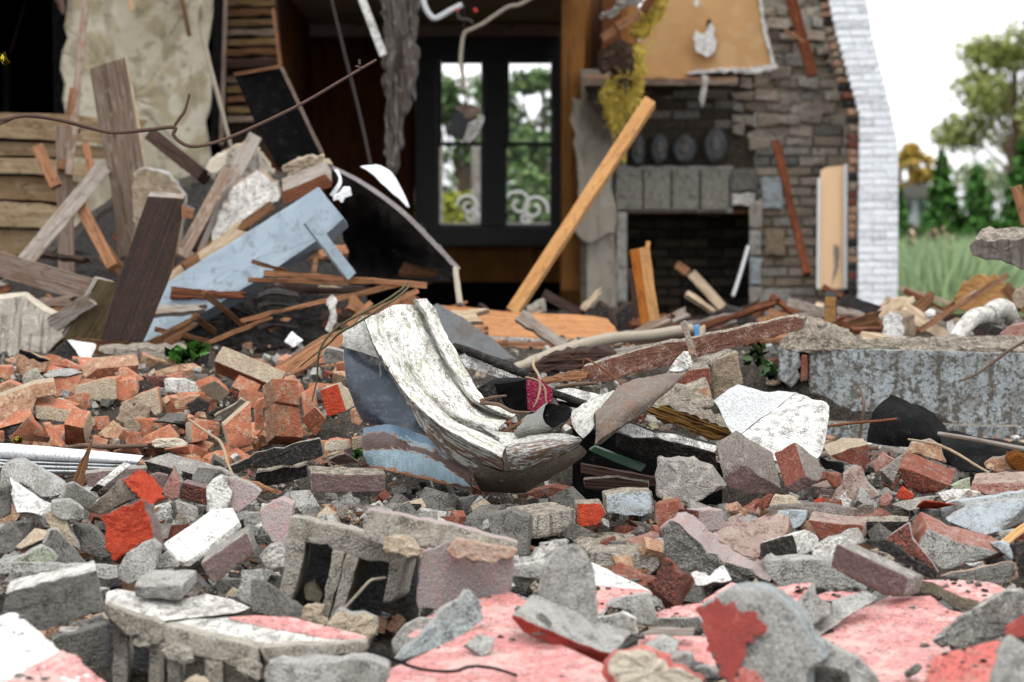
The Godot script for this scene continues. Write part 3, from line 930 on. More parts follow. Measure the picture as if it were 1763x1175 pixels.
# courses of single bricks inside a polygon of the plane z (x, y in metres)
func courses(parent: Node3D, poly: Array, holes: Array, z: float, bw: float, bh: float, gap: float, kinds: Array, out: float, seed_v: int, depth: float, jag := 0.14) -> void:
	var p := PackedVector2Array(poly)
	var lo := Vector2(1e9, 1e9)
	var hi := -lo
	for q in p:
		lo = lo.min(q)
		hi = hi.max(q)
	var stock := {}
	for k in kinds:
		if not stock.has(k):
			stock[k] = []
			for v in 3:
				stock[k].append(block_mesh(Vector3(bw, bh, depth), k, seed_v * 31 + v * 7 + (k as String).length(), jag))
	var r := RandomNumberGenerator.new()
	r.seed = seed_v
	var y := lo.y + bh * 0.5
	var row := 0
	while y < hi.y:
		# the run of the polygon at this height
		var xs := []
		for i in p.size():
			var a := p[i]
			var b := p[(i + 1) % p.size()]
			if (a.y <= y) != (b.y <= y):
				xs.append(a.x + (b.x - a.x) * (y - a.y) / (b.y - a.y))
		xs.sort()
		for s in range(0, xs.size() - 1, 2):
			var x: float = xs[s] - (row % 2) * bw * 0.5
			while x < xs[s + 1] - 0.02:
				var x0: float = maxf(x, xs[s])
				var x1: float = minf(x + bw, xs[s + 1])
				if x1 - x0 > 0.02:
					var set_k: Array = stock[kinds[r.randi() % kinds.size()]]
					var o := put("brick", set_k[r.randi() % 3], parent, Vector3((x0 + x1) * 0.5, y, z - depth * 0.5 + r.randf_range(-0.3, 1.0) * out) - parent.global_position)
					o.scale = Vector3((x1 - x0) / bw, 1.0, 1.0)
					o.rotation = Vector3(r.randf_range(-1, 1), r.randf_range(-1, 1), r.randf_range(-1, 1)) * minf(out * 1.2, 0.06)
				x += bw + gap
		y += bh + gap
		row += 1

# fine fibres that stand off a lump of wool
func fibres(poly: Array, z: float, count: int, length: float, mname: String, origin: Vector3) -> ArrayMesh:
	var p := PackedVector2Array(poly)
	var lo := Vector2(1e9, 1e9)
	var hi := -lo
	for q in p:
		lo = lo.min(q)
		hi = hi.max(q)
	rnd.seed = 77
	var st := SurfaceTool.new()
	st.begin(Mesh.PRIMITIVE_TRIANGLES)
	var made := 0
	while made < count:
		var q := Vector2(rnd.randf_range(lo.x, hi.x), rnd.randf_range(lo.y, hi.y))
		if not Geometry2D.is_point_in_polygon(q, p):
			continue
		made += 1
		var a := Vector3(q.x, q.y, z + rnd.randf_range(-0.06, 0.04))
		var d := Vector3(rnd.randf_range(-0.7, 0.7), rnd.randf_range(-1.2, 0.3), rnd.randf_range(-0.2, 0.6)).normalized() * length * rnd.randf_range(0.4, 1.2)
		var s := d.cross(Vector3(0.3, 0.2, 1)).normalized() * 0.0035
		st.set_normal(Vector3(0, 0.4, 1).normalized())
		st.set_color(Color.WHITE * rnd.randf_range(0.6, 1.0))
		for v in [a - s, a + d, a + s]:
			st.add_vertex(v - origin)
	st.set_material(mats[mname])
	return st.commit()

func milli(a: Array) -> Array:
	return a.map(func(v): return v * 1000.0)

func tree(n: String, label: String, at: Vector3, h: float, r: float, mname: String, leaf: float, count: int, seed_v: int, shape: String, trunk: float) -> void:
	var o := thing(n, "shrub" if n == "shrub" else "tree", label, at)
	var blobs := []
	rnd.seed = seed_v
	var lean := rnd.randf_range(-0.1, 0.1) * r
	if shape == "cone":
		for k in 9:
			var t := k / 8.0
			var rr := r * (1.0 - t * 0.86) * (0.6 + 0.4 * minf(1.0, t * 6.0))
			blobs.append([Vector3(rnd.randf_range(-0.1, 0.1) * rr, h * (0.1 + 0.86 * t), rnd.randf_range(-0.1, 0.1) * rr), Vector3(rr, h * 0.1, rr)])
	else:
		var base := h * (0.5 if n == "tree" else 0.3)
		for k in 34 if shape == "airy" else 16 if n == "tree" else 9:
			var a := rnd.randf() * TAU
			var q := sqrt(rnd.randf()) * r * 0.75
			var y := base + (h - base) * rnd.randf_range(0.02, 0.8)
			var s := r * rnd.randf_range(0.22, 0.42) * (1.15 - 0.5 * y / h) * (0.62 if shape == "airy" else 1.0)
			if n == "shrub":
				y = h * rnd.randf_range(0.15, 0.7)
				s = r * rnd.randf_range(0.3, 0.45)
				q = rnd.randf() * r * 0.75
			blobs.append([Vector3(cos(a) * q * (1.1 - 0.6 * (y - base) / maxf(h - base, 0.1)), y, sin(a) * q), Vector3(s * 1.25, s * 0.8, s * 1.25)])
	var st_pts := milli([0, -0.2, 0, lean * 0.4, h * 0.3, 0, lean, h * 0.62, 0, lean * 1.2, h * 0.86, 0])
	put("trunk", tube(st_pts, [trunk, trunk * 0.7, trunk * 0.25], 8, "twig", Vector3.ZERO, 4, 0.2), o)
	if shape != "cone":
		for k in mini(14 if shape == "airy" else 5, blobs.size()):
			var b: Vector3 = blobs[k][0]
			put("limb", tube(milli([lean * 0.6, h * 0.35, 0, b.x * 0.5 + lean * 0.4, lerpf(h * 0.35, b.y, 0.6), b.z * 0.5, b.x, b.y, b.z]), [trunk * 0.4, trunk * 0.12], 6, "twig"), o)
	put("crown", foliage(blobs, count, leaf, mname, seed_v), o)

func plume_grass(at: Vector3, seed_v: int) -> Node3D:
	var o := Node3D.new()
	o.name = called("ornamental_grass")
	add_child(o)
	o.position = at
	rnd.seed = seed_v
	var st := SurfaceTool.new()
	st.begin(Mesh.PRIMITIVE_TRIANGLES)
	for k in 2300:
		var b := Vector3(rnd.randfn() * 0.32, 0, rnd.randfn() * 0.25)
		var h := rnd.randf_range(0.3, 1.0)
		var d := Vector3(rnd.randfn() * 0.22 + b.x * 0.5, h, rnd.randfn() * 0.2)
		var s := Vector3(0.009, 0, rnd.randf_range(-0.006, 0.006))
		var g := rnd.randf_range(0.35, 1.0)
		st.set_color(Color(g, g, g * 0.9))
		st.set_normal(Vector3(rnd.randf_range(-0.4, 0.4), 0.6, 0.7).normalized())
		var m := b + d * 0.6 + Vector3(0, 0.06, 0)
		for v in [b - s, m + s, b + s, b - s, m - s, m + s, m - s, b + d, m + s]:
			st.add_vertex(v)
	st.set_material(mats["grass_blade"])
	put("blades", st.commit(), o)
	for k in 11:
		var x := rnd.randf_range(-0.5, 0.5)
		var h := rnd.randf_range(0.55, 0.95)
		put("plume", foliage([[Vector3(x, h, rnd.randf_range(-0.2, 0.2)), Vector3(0.04, 0.13, 0.04)]], 90, 0.06, "plume", seed_v * 10 + k), o)
	return o

func height(x: float, z: float) -> float:
	# where broken ground lies: the front field, the brick pile, the raised plateau inside the foundation
	var d := -z
	var ls := [[0.0, -0.05], [5.0, -0.08], [6.0, -0.03], [6.5, 0.05], [7.0, 0.11], [7.6, 0.13], [8.2, 0.19], [9.2, 0.34], [10.0, 0.4], [14.0, 0.42], [17.0, 0.33], [26.0, 0.28], [40.0, 0.2]]
	var rs := [[0.0, -0.05], [5.0, -0.08], [6.0, -0.01], [6.5, 0.06], [7.0, 0.11], [7.6, 0.13], [9.0, 0.14], [9.85, 0.12], [9.95, 0.41], [14.0, 0.42], [17.0, 0.33], [26.0, 0.28], [40.0, 0.2]]
	var v := [0.0, 0.0]
	var k := 0
	for tab in [ls, rs]:
		for i in tab.size() - 1:
			if d >= tab[i][0] and d <= tab[i + 1][0]:
				v[k] = lerpf(tab[i][1], tab[i + 1][1], (d - tab[i][0]) / (tab[i + 1][0] - tab[i][0]))
		if d > 40.0: v[k] = 0.2
		k += 1
	var t := smoothstep(0.3, 0.62, x)
	var hollow := smoothstep(0.14, 0.2, x) * smoothstep(0.7, 0.6, x) * smoothstep(7.3, 7.5, d) * smoothstep(8.35, 8.2, d)
	return lerpf(v[0], v[1], t) - 0.035 - 0.13 * hollow

func ground_sheet(x0: float, x1: float, zs: Array, nx: int, mname: String, bump_m: float, lift: float) -> ArrayMesh:
	var st := SurfaceTool.new()
	st.begin(Mesh.PRIMITIVE_TRIANGLES)
	var nzr := zs.size()
	for z in zs:
		var w := 1.0 + maxf(0.0, -z - 12.0) * 0.12
		for i in nx + 1:
			var x := lerpf(x0, x1, float(i) / nx) * w
			var y := height(x, z) + lift + bump_m * (1.5 * nz.get_noise_2d(x * 2.2, z * 2.2) + nz.get_noise_2d(x * 9.0, z * 9.0) + 0.6 * nz.get_noise_2d(x * 30.0, z * 30.0))
			st.set_color(Color.WHITE)
			st.set_uv(Vector2(x, z))
			st.add_vertex(Vector3(x, y, z))
	for j in nzr - 1:
		for i in nx:
			var a := j * (nx + 1) + i
			for q in [a, a + nx + 1, a + 1, a + 1, a + nx + 1, a + nx + 2]:
				st.add_index(q)
	st.generate_normals()
	st.set_material(mats[mname])
	return st.commit()

func setting() -> void:
	var zs := []
	var z := 2.0
	while z > -24.0:
		zs.append(z)
		z -= 0.035 if z < -4.0 and z > -11.0 else 0.2
	tag(put("ground", ground_sheet(-2.6, 2.6, zs, 150, "soil", 0.022, 0.0), null), "", "", "", "structure")
	var far := [-22.0, -26.0, -32.0, -40.0, -60.0, -100.0, -200.0, -420.0, -850.0]
	tag(put("lawn", ground_sheet(-40.0, 40.0, far, 30, "lawn", 0.0, -0.02), null), "", "", "", "structure")

# half buried pieces that fill the gaps of the rubble
func filler() -> void:
	var beds := [
		["brick", "brick", "half buried orange brick bit in the gaps of the orange pile", "half buried bricks of the orange pile", ["brick_orange", "brick_orange", "brick_orange", "brick_dusty"], 62, -1.65, -0.5, 8.0, 10.1, 0.05],
		["concrete_chunk", "concrete", "half buried grey concrete bit in the gaps of the front rubble", "half buried bits of the front rubble", ["concrete", "concrete_dark", "concrete_dusty", "white_worn", "concrete_dark"], 90, -1.3, 0.2, 5.9, 7.3, 0.042],
		["broken_brick", "brick", "half buried dusty brick bit in the gaps below the foundation wall", "half buried bits below the foundation wall", ["brick_red", "dust_grey", "brick_dark2", "concrete_dusty", "brick_pale", "dust_pink"], 90, 0.25, 1.75, 6.2, 9.5, 0.045],
	]
	for o in get_children():
		if o.has_meta("label") and o.has_meta("category") and -o.position.z < 21.0:
			var short: String = o.get_meta("label")
			if short.split(" ").size() <= 8:
				marks.append([o.position, short])
	var k := 0
	var woods := ["wood_grey", "wood_brown", "wood_orange", "wood_dark", "wood_weather", "wood_pale", "wood_red"]
	var heaps := [[46, -2.35, -0.35, 10.6, 13.2, 0.42, "boards in the heap of wood"], [46, -0.35, 1.5, 11.0, 17.5, 0.06, "wood litter before the fireplace"], [52, 1.25, 2.6, 10.4, 15.0, 0.08, "wood litter on the plateau"]]
	for hp in heaps:
		k += 1
		var r := RandomNumberGenerator.new()
		r.seed = 300 + k
		var stock := []
		for v in woods.size():
			for len_v in 2:
				var L := r.randf_range(0.14, 0.34) * (1.0 + len_v * 0.6)
				var wd := r.randf_range(0.012, 0.045)
				var tip := r.randf_range(0.2, 1.0)
				stock.append(solid(PackedVector3Array([Vector3(-L * 0.5, -wd, 0), Vector3(L * 0.5, -wd * tip, 0), Vector3(L * 0.42, wd * tip * 0.4, 0), Vector3(L * 0.52, wd * tip, 0), Vector3(-L * 0.5, wd, 0)]), Vector3(0, 0, -0.022), {f = woods[v], r = 0.003, g = 0.005, b = 0.003, sp = 0.03, x = 500 + v * 2 + len_v}))
		for i in hp[0]:
			var z := -r.randf_range(hp[3], hp[4])
			var x := r.randf_range(hp[1], hp[2]) * -z / 12.0
			var pick := r.randi() % stock.size()
			var up: float = r.randf() * hp[5] * clampf((-z - 10.2) / 2.0, 0.1, 1.0)
			var o := put("board", stock[pick], null, Vector3(x, height(x, z) + 0.05 + up, z))
			o.rotation = Vector3(r.randf_range(-1.4, 0.2), r.randf_range(-0.8, 0.8), r.randf_range(-1.0, 1.0) * 0.75)
			name_bit(o, ["", "wood", "", hp[6]], woods[pick / 2])
	k = 0
	for b in beds:
		k += 1
		var r := RandomNumberGenerator.new()
		r.seed = 70 + k
		var kinds: Array = b[4]
		var stock := []
		for v in kinds.size() * 2:
			var s: float = b[10]
			var f := PackedVector3Array()
			for q in [[-1.15, -0.6], [1.1, -0.62], [1.12, 0.6], [-1.1, 0.58]]:
				f.append(Vector3(q[0] * r.randf_range(0.72, 1.1), q[1] * r.randf_range(0.9, 1.1), 0.6 + r.randf_range(-0.08, 0.08)) * s)
			stock.append(solid(f, Vector3(r.randf_range(-0.1, 0.1), r.randf_range(-0.1, 0.1), -1.3) * s, {q = "br", f = kinds[v % kinds.size()], c = 1, sp = 0.02, x = 900 + 40 * k + v}))
		for i in b[5]:
			var z := -r.randf_range(b[8], b[9])
			var x := r.randf_range(b[6], b[7]) * -z / 9.0
			if x > 0.1 and x < 0.74 and z < -7.2 and z > -8.4: z += 1.1
			var o := put(b[0], stock[r.randi() % stock.size()], null, Vector3(x, height(x, z) + 0.012, z))
			o.rotation = Vector3(r.randf_range(-0.5, 0.5), r.randf() * TAU, r.randf_range(-0.5, 0.5))
			o.scale = Vector3.ONE * r.randf_range(0.7, 1.25)
			name_bit(o, b, kinds[stock.find(o.mesh) % kinds.size()])

# a bit is told apart by its material and the larger piece that it lies beside
func name_bit(o: Node3D, b: Array, kind: String) -> void:
	var looks := {brick_orange = "orange brick", brick_dusty = "dusty brown brick", mortar = "cream mortar", concrete = "grey concrete", concrete_dark = "dark grey concrete", concrete_dusty = "dusty grey stone", white_worn = "white painted", brick_red = "dull red brick", dust_grey = "dust covered stone", brick_dark2 = "dark brown brick", brick_pale = "pale pink brick", dust_pink = "pink dusted brick", wood_grey = "grey board", wood_brown = "brown board", wood_orange = "orange brown splinter", wood_dark = "dark board", wood_weather = "weathered board", wood_pale = "pale board", wood_red = "reddish board"}
	var best := ""
	var near := 1e9
	for m in marks:
		var d: Vector3 = o.position - m[0]
		var side := "in front of" if d.z > absf(d.x) else ("behind" if -d.z > absf(d.x) else "beside")
		var text := "%s %s %s the %s" % [looks[kind], "piece" if kind.begins_with("wood") else "bit", side, m[1]]
		if d.length() < near and not used.has(text):
			near = d.length()
			best = text
	used[best] = true
	tag(o, best, b[1], b[3])

func crumbs_on_slabs(spots: Array) -> void:
	var k := 0
	for s in [["concrete_dark", "grey grit"], ["char", "black crumbs"]]:
		var mm := MultiMesh.new()
		mm.transform_format = MultiMesh.TRANSFORM_3D
		mm.mesh = solid(PackedVector3Array([Vector3(-1, -0.6, 0.5), Vector3(0.9, -0.7, 0.6), Vector3(1.0, 0.5, 0.4), Vector3(-0.8, 0.7, 0.5)]), Vector3(0.1, 0.1, -1.1), {f = s[0], r = 0.04, b = 0.05, sp = 0.7, c = 1, x = 70 + k})
		var p := vecs(spots[k])
		mm.instance_count = p.size()
		var r := RandomNumberGenerator.new()
		r.seed = 900 + k
		for i in p.size():
			var size := 0.0014 + 0.006 * pow(r.randf(), 3.0)
			mm.set_instance_transform(i, Transform3D(Basis.from_euler(Vector3(r.randf() * TAU, r.randf() * TAU, r.randf() * TAU)).scaled(Vector3(1.4, 0.8, 1.0) * size), p[i] + Vector3(0, size * 0.5, 0)))
		var o := MultiMeshInstance3D.new()
		o.name = called("slab_crumbs")
		o.multimesh = mm
		add_child(o)
		tag(o, "%s scattered over the painted slabs" % s[1], "rubble", "", "stuff")
		k += 1

# crumbs, chips and splinters too small to count
func litter() -> void:
	var sorts := [["concrete", 1100, 0.02, "grey concrete chips"], ["concrete_dark", 700, 0.024, "dark concrete chips"], ["brick_red", 420, 0.018, "red brick chips"], ["brick_dusty", 380, 0.018, "dusty brick chips"], ["mortar", 420, 0.016, "mortar crumbs"], ["dust_grey", 2600, 0.009, "dusty grit"], ["dust_crumbs", 2600, 0.007, "mortar powder"], ["wood_grey", 420, 0.011, "grey wood slivers"], ["wood_orange", 420, 0.011, "brown wood slivers"], ["char", 500, 0.014, "black tar crumbs"], ["white_worn", 420, 0.018, "white paint chips"]]
	var k := 0
	for s in sorts:
		k += 1
		var f := PackedVector3Array([Vector3(-1, -0.6, 0.5), Vector3(0.8, -0.7, 0.6), Vector3(1.0, 0.4, 0.4), Vector3(-0.3, 0.8, 0.5)])
		var m := solid(f, Vector3(0.1, 0.1, -1.1), {f = s[0], r = 0.03, b = 0.04, sp = 0.7, c = 1, x = k})
		var mm := MultiMesh.new()
		mm.transform_format = MultiMesh.TRANSFORM_3D
		mm.mesh = m
		mm.instance_count = s[1]
		var r := RandomNumberGenerator.new()
		r.seed = 400 + k
		for i in s[1]:
			var d := r.randf_range(4.6, 9.8)
			if i % 5 == 0: d = r.randf_range(9.5, 15.0)
			var x := r.randf_range(-0.2, 0.2) * d
			if d < 5.9 and x > -0.9 and x < -0.15: d += 1.5
			if x > 0.12 and x < 0.72 and d > 7.25 and d < 8.4: d += 1.2
			var size: float = s[2] * pow(r.randf(), 2.2) * 2.0 + 0.004
			if d > 7.2: size *= 0.6
			var b := Basis.from_euler(Vector3(r.randf() * TAU, r.randf() * TAU, r.randf() * TAU)).scaled(Vector3.ONE * size)
			if (s[0] as String).begins_with("wood"):
				b = Basis.from_euler(Vector3(r.randf_range(-0.4, 0.4), r.randf() * TAU, r.randf_range(-0.3, 0.3))) * Basis.from_scale(Vector3(size * 4.0, size * 0.4, size * 0.6))
			mm.set_instance_transform(i, Transform3D(b, Vector3(x, height(x, -d) + 0.025 + size * 0.4, -d)))
		var o := MultiMeshInstance3D.new()
		o.name = "rubble_crumbs" if k == 1 else "rubble_crumbs_%03d" % (k - 1)
		o.multimesh = mm
		add_child(o)
		tag(o, "%s strewn over the ground between the larger pieces" % s[3], "rubble", "", "stuff")

func build_broken_concrete_blocks_at_the_front() -> void: # broken concrete blocks at the front
	var o: Node3D
	piece("concrete_block", "concrete block", "big grey concrete block with white painted top, upper of two in the corner", [-1028,57,-5484,-919,24,-5443,-792,71,-5404,-810,148,-5419,-1010,94,-5482,-1029,90,-5488], [-23,6,-120], {q="co",f="concrete_dark",s="concrete",t="white_worn"})
	piece("concrete_block", "concrete block", "narrow grey concrete ledge squeezed under the white topped block", [-982,-57,-5921,-870,-28,-5932,-876,-6,-5940,-997,-39,-5928], [-16,-7,-100], {q="co",f="concrete_dark"})
	piece("concrete_block", "concrete block", "dark grey concrete block below the white topped block, front face plain", [-949,-65,-5730,-933,-137,-5722,-841,-137,-5722,-815,-104,-5726,-836,-1,-5738,-953,-32,-5734], [-23,-9,-150], {q="co",f="concrete_dark"})
	o = thing("painted_block", "concrete block", "painted concrete slab, white above and pink below, in the bottom corner", Vector3(-0.897, -0.01, -4.98))
	part("body", o, [-910,-24,-4890,-709,-20,-4861,-720,1,-4935,-747,10,-4975,-774,21,-5015,-795,33,-5060,-825,38,-5081,-884,64,-5174,-937,86,-5251,-952,88,-5259,-966,82,-5244,-973,79,-5234], [-2,-18,-9], {f="white_paint",s="concrete",r=0.003,g=0.003,b=0.005})
	part("pink_stripe", o, [-896,-21,-4888,-711,-17,-4862,-720,1,-4930,-746,11,-4969,-774,22,-5009,-793,34,-5054,-824,39,-5077,-906,-3,-4956], [0,-2,-1], {f="pink",s="pink",r=0.002,g=0.003,b=0.002})
	piece("concrete_slab", "concrete slab", "flat grey paving piece lying on the hollow block, squared front edge", [-784,54,-5748,-680,54,-5712,-681,81,-5703,-785,79,-5740], [23,25,-89], {q="co",f="concrete",s="concrete"})
	o = thing("hollow_block", "hollow block", "hollow concrete block with white painted top, open cells facing out, behind the striped one", Vector3(-0.73, -0.059, -5.529))
	part("top_shell", o, [-791,34,-5698,-733,23,-5647,-709,20,-5634,-562,31,-5685,-537,38,-5713,-582,50,-5761,-634,57,-5791,-688,50,-5761,-827,64,-5820,-846,60,-5803,-842,44,-5740], [-2,-10,-20], {f="white_worn",s="concrete_warm",r=0.001,g=0.002,b=0.003})
	part("face_shell", o, [-807,50,-5503,-788,32,-5502,-764,8,-5500,-740,9,-5500,-720,-8,-5499,-698,-11,-5498,-693,3,-5500,-691,32,-5502,-714,41,-5503,-764,55,-5504,-808,72,-5505], [-1,-3,-60], {f="concrete_warm",r=0.001,g=0.002})
	part("web", o, [-794,-36,-5530,-797,-105,-5530,-766,-105,-5530,-765,-54,-5530,-764,11,-5530,-795,29,-5530], [-5,-16,-120], {f="concrete_warm",r=0.001,g=0.002})
	part("web", o, [-721,-48,-5509,-722,-101,-5509,-698,-101,-5509,-696,-10,-5509,-722,-4,-5509], [-3,-16,-120], {f="concrete_warm",r=0.001,g=0.002})
	part("web", o, [-692,-112,-5579,-664,-112,-5579,-663,-31,-5579,-692,-31,-5579], [-3,-13,-100], {f="concrete_warm",r=0.001,g=0.002})
	part("shade_plate", o, [-829,-156,-5699,-508,-156,-5699,-526,-36,-5699,-705,0,-5699,-828,24,-5699], [0,-8,-40], {f="slate_dark",r=0.002})  # dark plate added so the open cells look shaded
	part("mortar_lump", o, [-746,-7,-5478,-735,-10,-5477,-716,-6,-5479,-715,6,-5483,-730,13,-5485,-750,6,-5483], [-4,-5,-50], {f="concrete_warm",r=0.012})
	o = thing("hollow_block", "hollow block", "hollow concrete block with a pink stripe along its white top edge", Vector3(-0.499, -0.039, -5.28))
	part("top_shell", o, [-581,27,-5382,-486,13,-5328,-404,17,-5345,-283,18,-5348,-278,25,-5373,-436,50,-5466,-505,52,-5475,-629,48,-5458,-681,42,-5438], [0,-8,0], {f="white_worn",s="concrete_warm",r=0.001,g=0.002,b=0.004})
	part("pink_stripe", o, [-489,39,-5418,-360,24,-5362,-286,20,-5348,-280,25,-5368,-435,51,-5460,-505,53,-5469,-558,50,-5458], [0,-2,0], {f="pink",r=0.001,g=0.002,b=0.001})
	part("face_shell", o, [-657,13,-5261,-640,9,-5261,-615,7,-5261,-590,0,-5260,-546,-10,-5260,-524,-19,-5259,-507,-28,-5258,-479,-30,-5258,-479,18,-5262,-571,38,-5264,-661,61,-5265], [7,0,-60], {f="concrete_warm",r=0.001,g=0.002})
	part("face_shell", o, [-467,-7,-5249,-342,4,-5250,-274,13,-5251,-276,30,-5252,-397,26,-5252,-478,19,-5251], [1,-2,-60], {f="concrete_warm",r=0.001,g=0.002})
	part("face_shell", o, [-453,-21,-5269,-277,-6,-5271,-275,7,-5272,-343,0,-5271,-471,-10,-5270], [1,-2,-60], {f="concrete",r=0.001,g=0.002})
	part("web", o, [-655,-78,-5280,-630,-78,-5280,-629,-5,-5280,-655,2,-5280], [-6,-13,-120], {f="concrete_warm",r=0.001})
	part("web", o, [-583,-75,-5260,-548,-75,-5260,-547,-9,-5260,-582,-4,-5260], [-4,-13,-120], {f="concrete_warm",r=0.001})
	part("mortar_lump", o, [-647,0,-5217,-614,-7,-5214,-602,2,-5218,-607,21,-5225,-636,29,-5228,-659,21,-5225], [-2,-4,-50], {f="concrete_warm",r=0.01})
	part("web", o, [-500,-76,-5269,-458,-76,-5269,-462,-21,-5269,-500,-21,-5269], [-2,-14,-120], {f="concrete_warm",r=0.001})
	part("mortar_lump", o, [-517,-22,-5218,-498,-35,-5214,-475,-37,-5213,-473,-14,-5222,-491,5,-5228,-526,-4,-5225], [0,-4,-50], {f="concrete_warm",r=0.01})
	piece("concrete_block", "concrete block", "pale grey concrete block lying under the pink striped hollow block", [-456,-52,-5116,-220,-52,-5116,-229,-1,-5135,-276,13,-5140,-345,9,-5139,-455,3,-5136], [0,0,-90], {q="co",f="concrete",s="concrete"})
	piece("rock", "rock", "round beige mortar lump at the foot of the pink striped block", [-617,-46,-5074,-547,-46,-5074,-563,-17,-5085,-587,-11,-5087,-612,-34,-5079], [-5,-8,-90], {f="mortar",r=0.01,b=0.01})
	piece("painted_brick", "brick", "long white painted brick slanting up from the rubble beside the red brick", [-768,92,-6237,-739,71,-6192,-686,106,-6294,-628,150,-6415,-651,177,-6472,-696,174,-6452,-788,113,-6282], [5,-13,0], {q="br",f="white_paint",s="white_worn"})
	piece("brick", "brick", "brown glazed brick standing on edge beside the long white painted brick", [-641,56,-5965,-555,120,-5988,-572,164,-6004,-670,99,-5980], [0,16,-90], {f="brick_brown",s="concrete_dusty",r=0.002,b=0.004,c=2})
	piece("concrete_chunk", "concrete", "grey concrete chunk with a pale broken face below the red brick", [-862,56,-6073,-839,43,-6068,-795,62,-6075,-778,79,-6081,-777,121,-6097,-791,139,-6103,-846,110,-6093,-863,74,-6079], [-2,-3,-90], {q="co",f="concrete",s="concrete",e6="mortar"})
	piece("concrete_chunk", "concrete", "small pale concrete corner leaning on the long white brick", [-782,72,-6128,-736,75,-6130,-735,82,-6132,-761,109,-6142,-784,93,-6136], [-8,-6,-90], {q="co",f="concrete"})
	piece("concrete_chunk", "concrete", "rough dark concrete lump at the picture edge above the corner block", [-1165,90,-6274,-1149,90,-6274,-1115,104,-6280,-1107,128,-6289,-1139,159,-6300,-1168,132,-6290], [-13,-2,-90], {q="co",f="concrete_dark"})
	piece("brick", "brick", "beige worn brick with a chipped slot, above the white topped block", [-1091,112,-6165,-1043,131,-6183,-1030,148,-6200,-1066,154,-6205,-1103,116,-6170], [-7,-13,-60], {q="br",f="mortar",s="concrete"})
	piece("concrete_chunk", "concrete", "grey concrete brick tipped down behind the white topped block", [-1031,108,-6130,-996,81,-6121,-936,83,-6121,-1009,159,-6149,-1022,155,-6148,-1035,127,-6137], [-21,-6,-90], {q="co",f="concrete_dark",s="concrete"})
	piece("concrete_chunk", "concrete", "greenish broken concrete face with a dark rim above the corner block", [-1071,87,-6080,-1000,89,-6080,-992,103,-6085,-1028,126,-6094,-1103,90,-6081], [-19,-4,-90], {q="co",f="concrete_green",s="concrete"})
	piece("mortar_shard", "mortar", "upright mortar shard between the white splinter and the beige brick", [-1072,151,-6335,-1054,144,-6333,-1016,121,-6325,-986,97,-6316,-1013,157,-6338,-1023,184,-6347,-1043,187,-6349,-1076,166,-6341], [-2,-2,-40], {q="sh",f="mortar",s="concrete"})
	piece("concrete_chunk", "concrete", "dark crumbled concrete beside the red faced brick", [-1006,115,-6388,-983,82,-6376,-935,68,-6370,-920,74,-6373,-943,118,-6389,-966,138,-6396,-1011,145,-6398], [-12,0,-90], {q="co",f="concrete_dark"})
	piece("concrete_slab", "concrete slab", "thin concrete slab lying behind the white topped block", [-1120,72,-6029,-1014,81,-6033,-905,88,-6036,-885,61,-6025,-854,64,-6026,-857,88,-6036,-905,89,-6037,-993,95,-6039,-1122,94,-6039], [-16,-7,-100], {q="co",f="concrete",s="concrete"})
	piece("concrete_chunk", "concrete", "grey concrete lump between the brown glazed brick and the hollow block", [-579,25,-5923,-553,13,-5919,-525,22,-5922,-526,65,-5938,-536,91,-5947,-580,87,-5946,-586,43,-5930], [-5,-7,-90], {q="co",f="concrete"})
	piece("concrete_chunk", "concrete", "pinkish concrete piece beside the upright hollow block", [-579,133,-6430,-552,100,-6419,-522,94,-6416,-512,139,-6433,-507,187,-6450,-541,198,-6454,-585,172,-6445], [-1,0,-90], {q="co",f="concrete_pink"})
	piece("concrete_chunk", "concrete", "whitish rough lump leaning on the upright hollow block", [-545,73,-6125,-489,74,-6125,-494,98,-6134,-512,125,-6144,-534,123,-6143,-559,95,-6133], [-6,-6,-90], {q="co",f="white_worn",s="concrete"})
	o = thing("hollow_block", "hollow block", "hollow concrete block standing with two open cells, upright in the middle", Vector3(-0.364, -0.011, -5.781))
	part("face_shell", o, [-475,160,-5885,-437,155,-5885,-395,154,-5885,-377,136,-5885,-326,120,-5885,-256,110,-5885,-229,121,-5885,-196,121,-5885,-196,133,-5885,-235,147,-5885,-316,176,-5885,-439,206,-5885,-471,211,-5885], [-3,-12,-190], {f="concrete_warm",r=0.001,g=0.003,b=0.005,sp=0.03})
	part("web", o, [-481,124,-5883,-489,68,-5883,-521,-74,-5883,-477,-74,-5883,-469,30,-5883,-452,74,-5883,-442,117,-5883,-437,156,-5883,-476,167,-5883], [-2,-26,-189], {f="concrete_warm",r=0.001,g=0.003,b=0.005,sp=0.03})
	part("web", o, [-388,87,-5882,-405,13,-5882,-437,-86,-5882,-408,-86,-5882,-395,-24,-5882,-380,25,-5882,-361,93,-5882,-353,136,-5882,-380,141,-5882], [3,-27,-189], {f="concrete_warm",r=0.001,g=0.003,b=0.005,sp=0.03})
	part("web", o, [-358,93,-5877,-376,26,-5877,-392,-24,-5877,-406,-85,-5877,-390,-85,-5877,-378,-36,-5877,-353,13,-5877,-336,75,-5877,-323,123,-5877,-350,134,-5877], [3,-27,-189], {f="concrete_warm",r=0.001,g=0.003,b=0.005,sp=0.03})
	part("web", o, [-265,74,-5883,-275,25,-5883,-250,30,-5883,-238,42,-5883,-228,93,-5883,-221,126,-5883,-260,114,-5883], [14,-15,-200], {f="concrete_warm",r=0.001,g=0.003,b=0.005,sp=0.03})
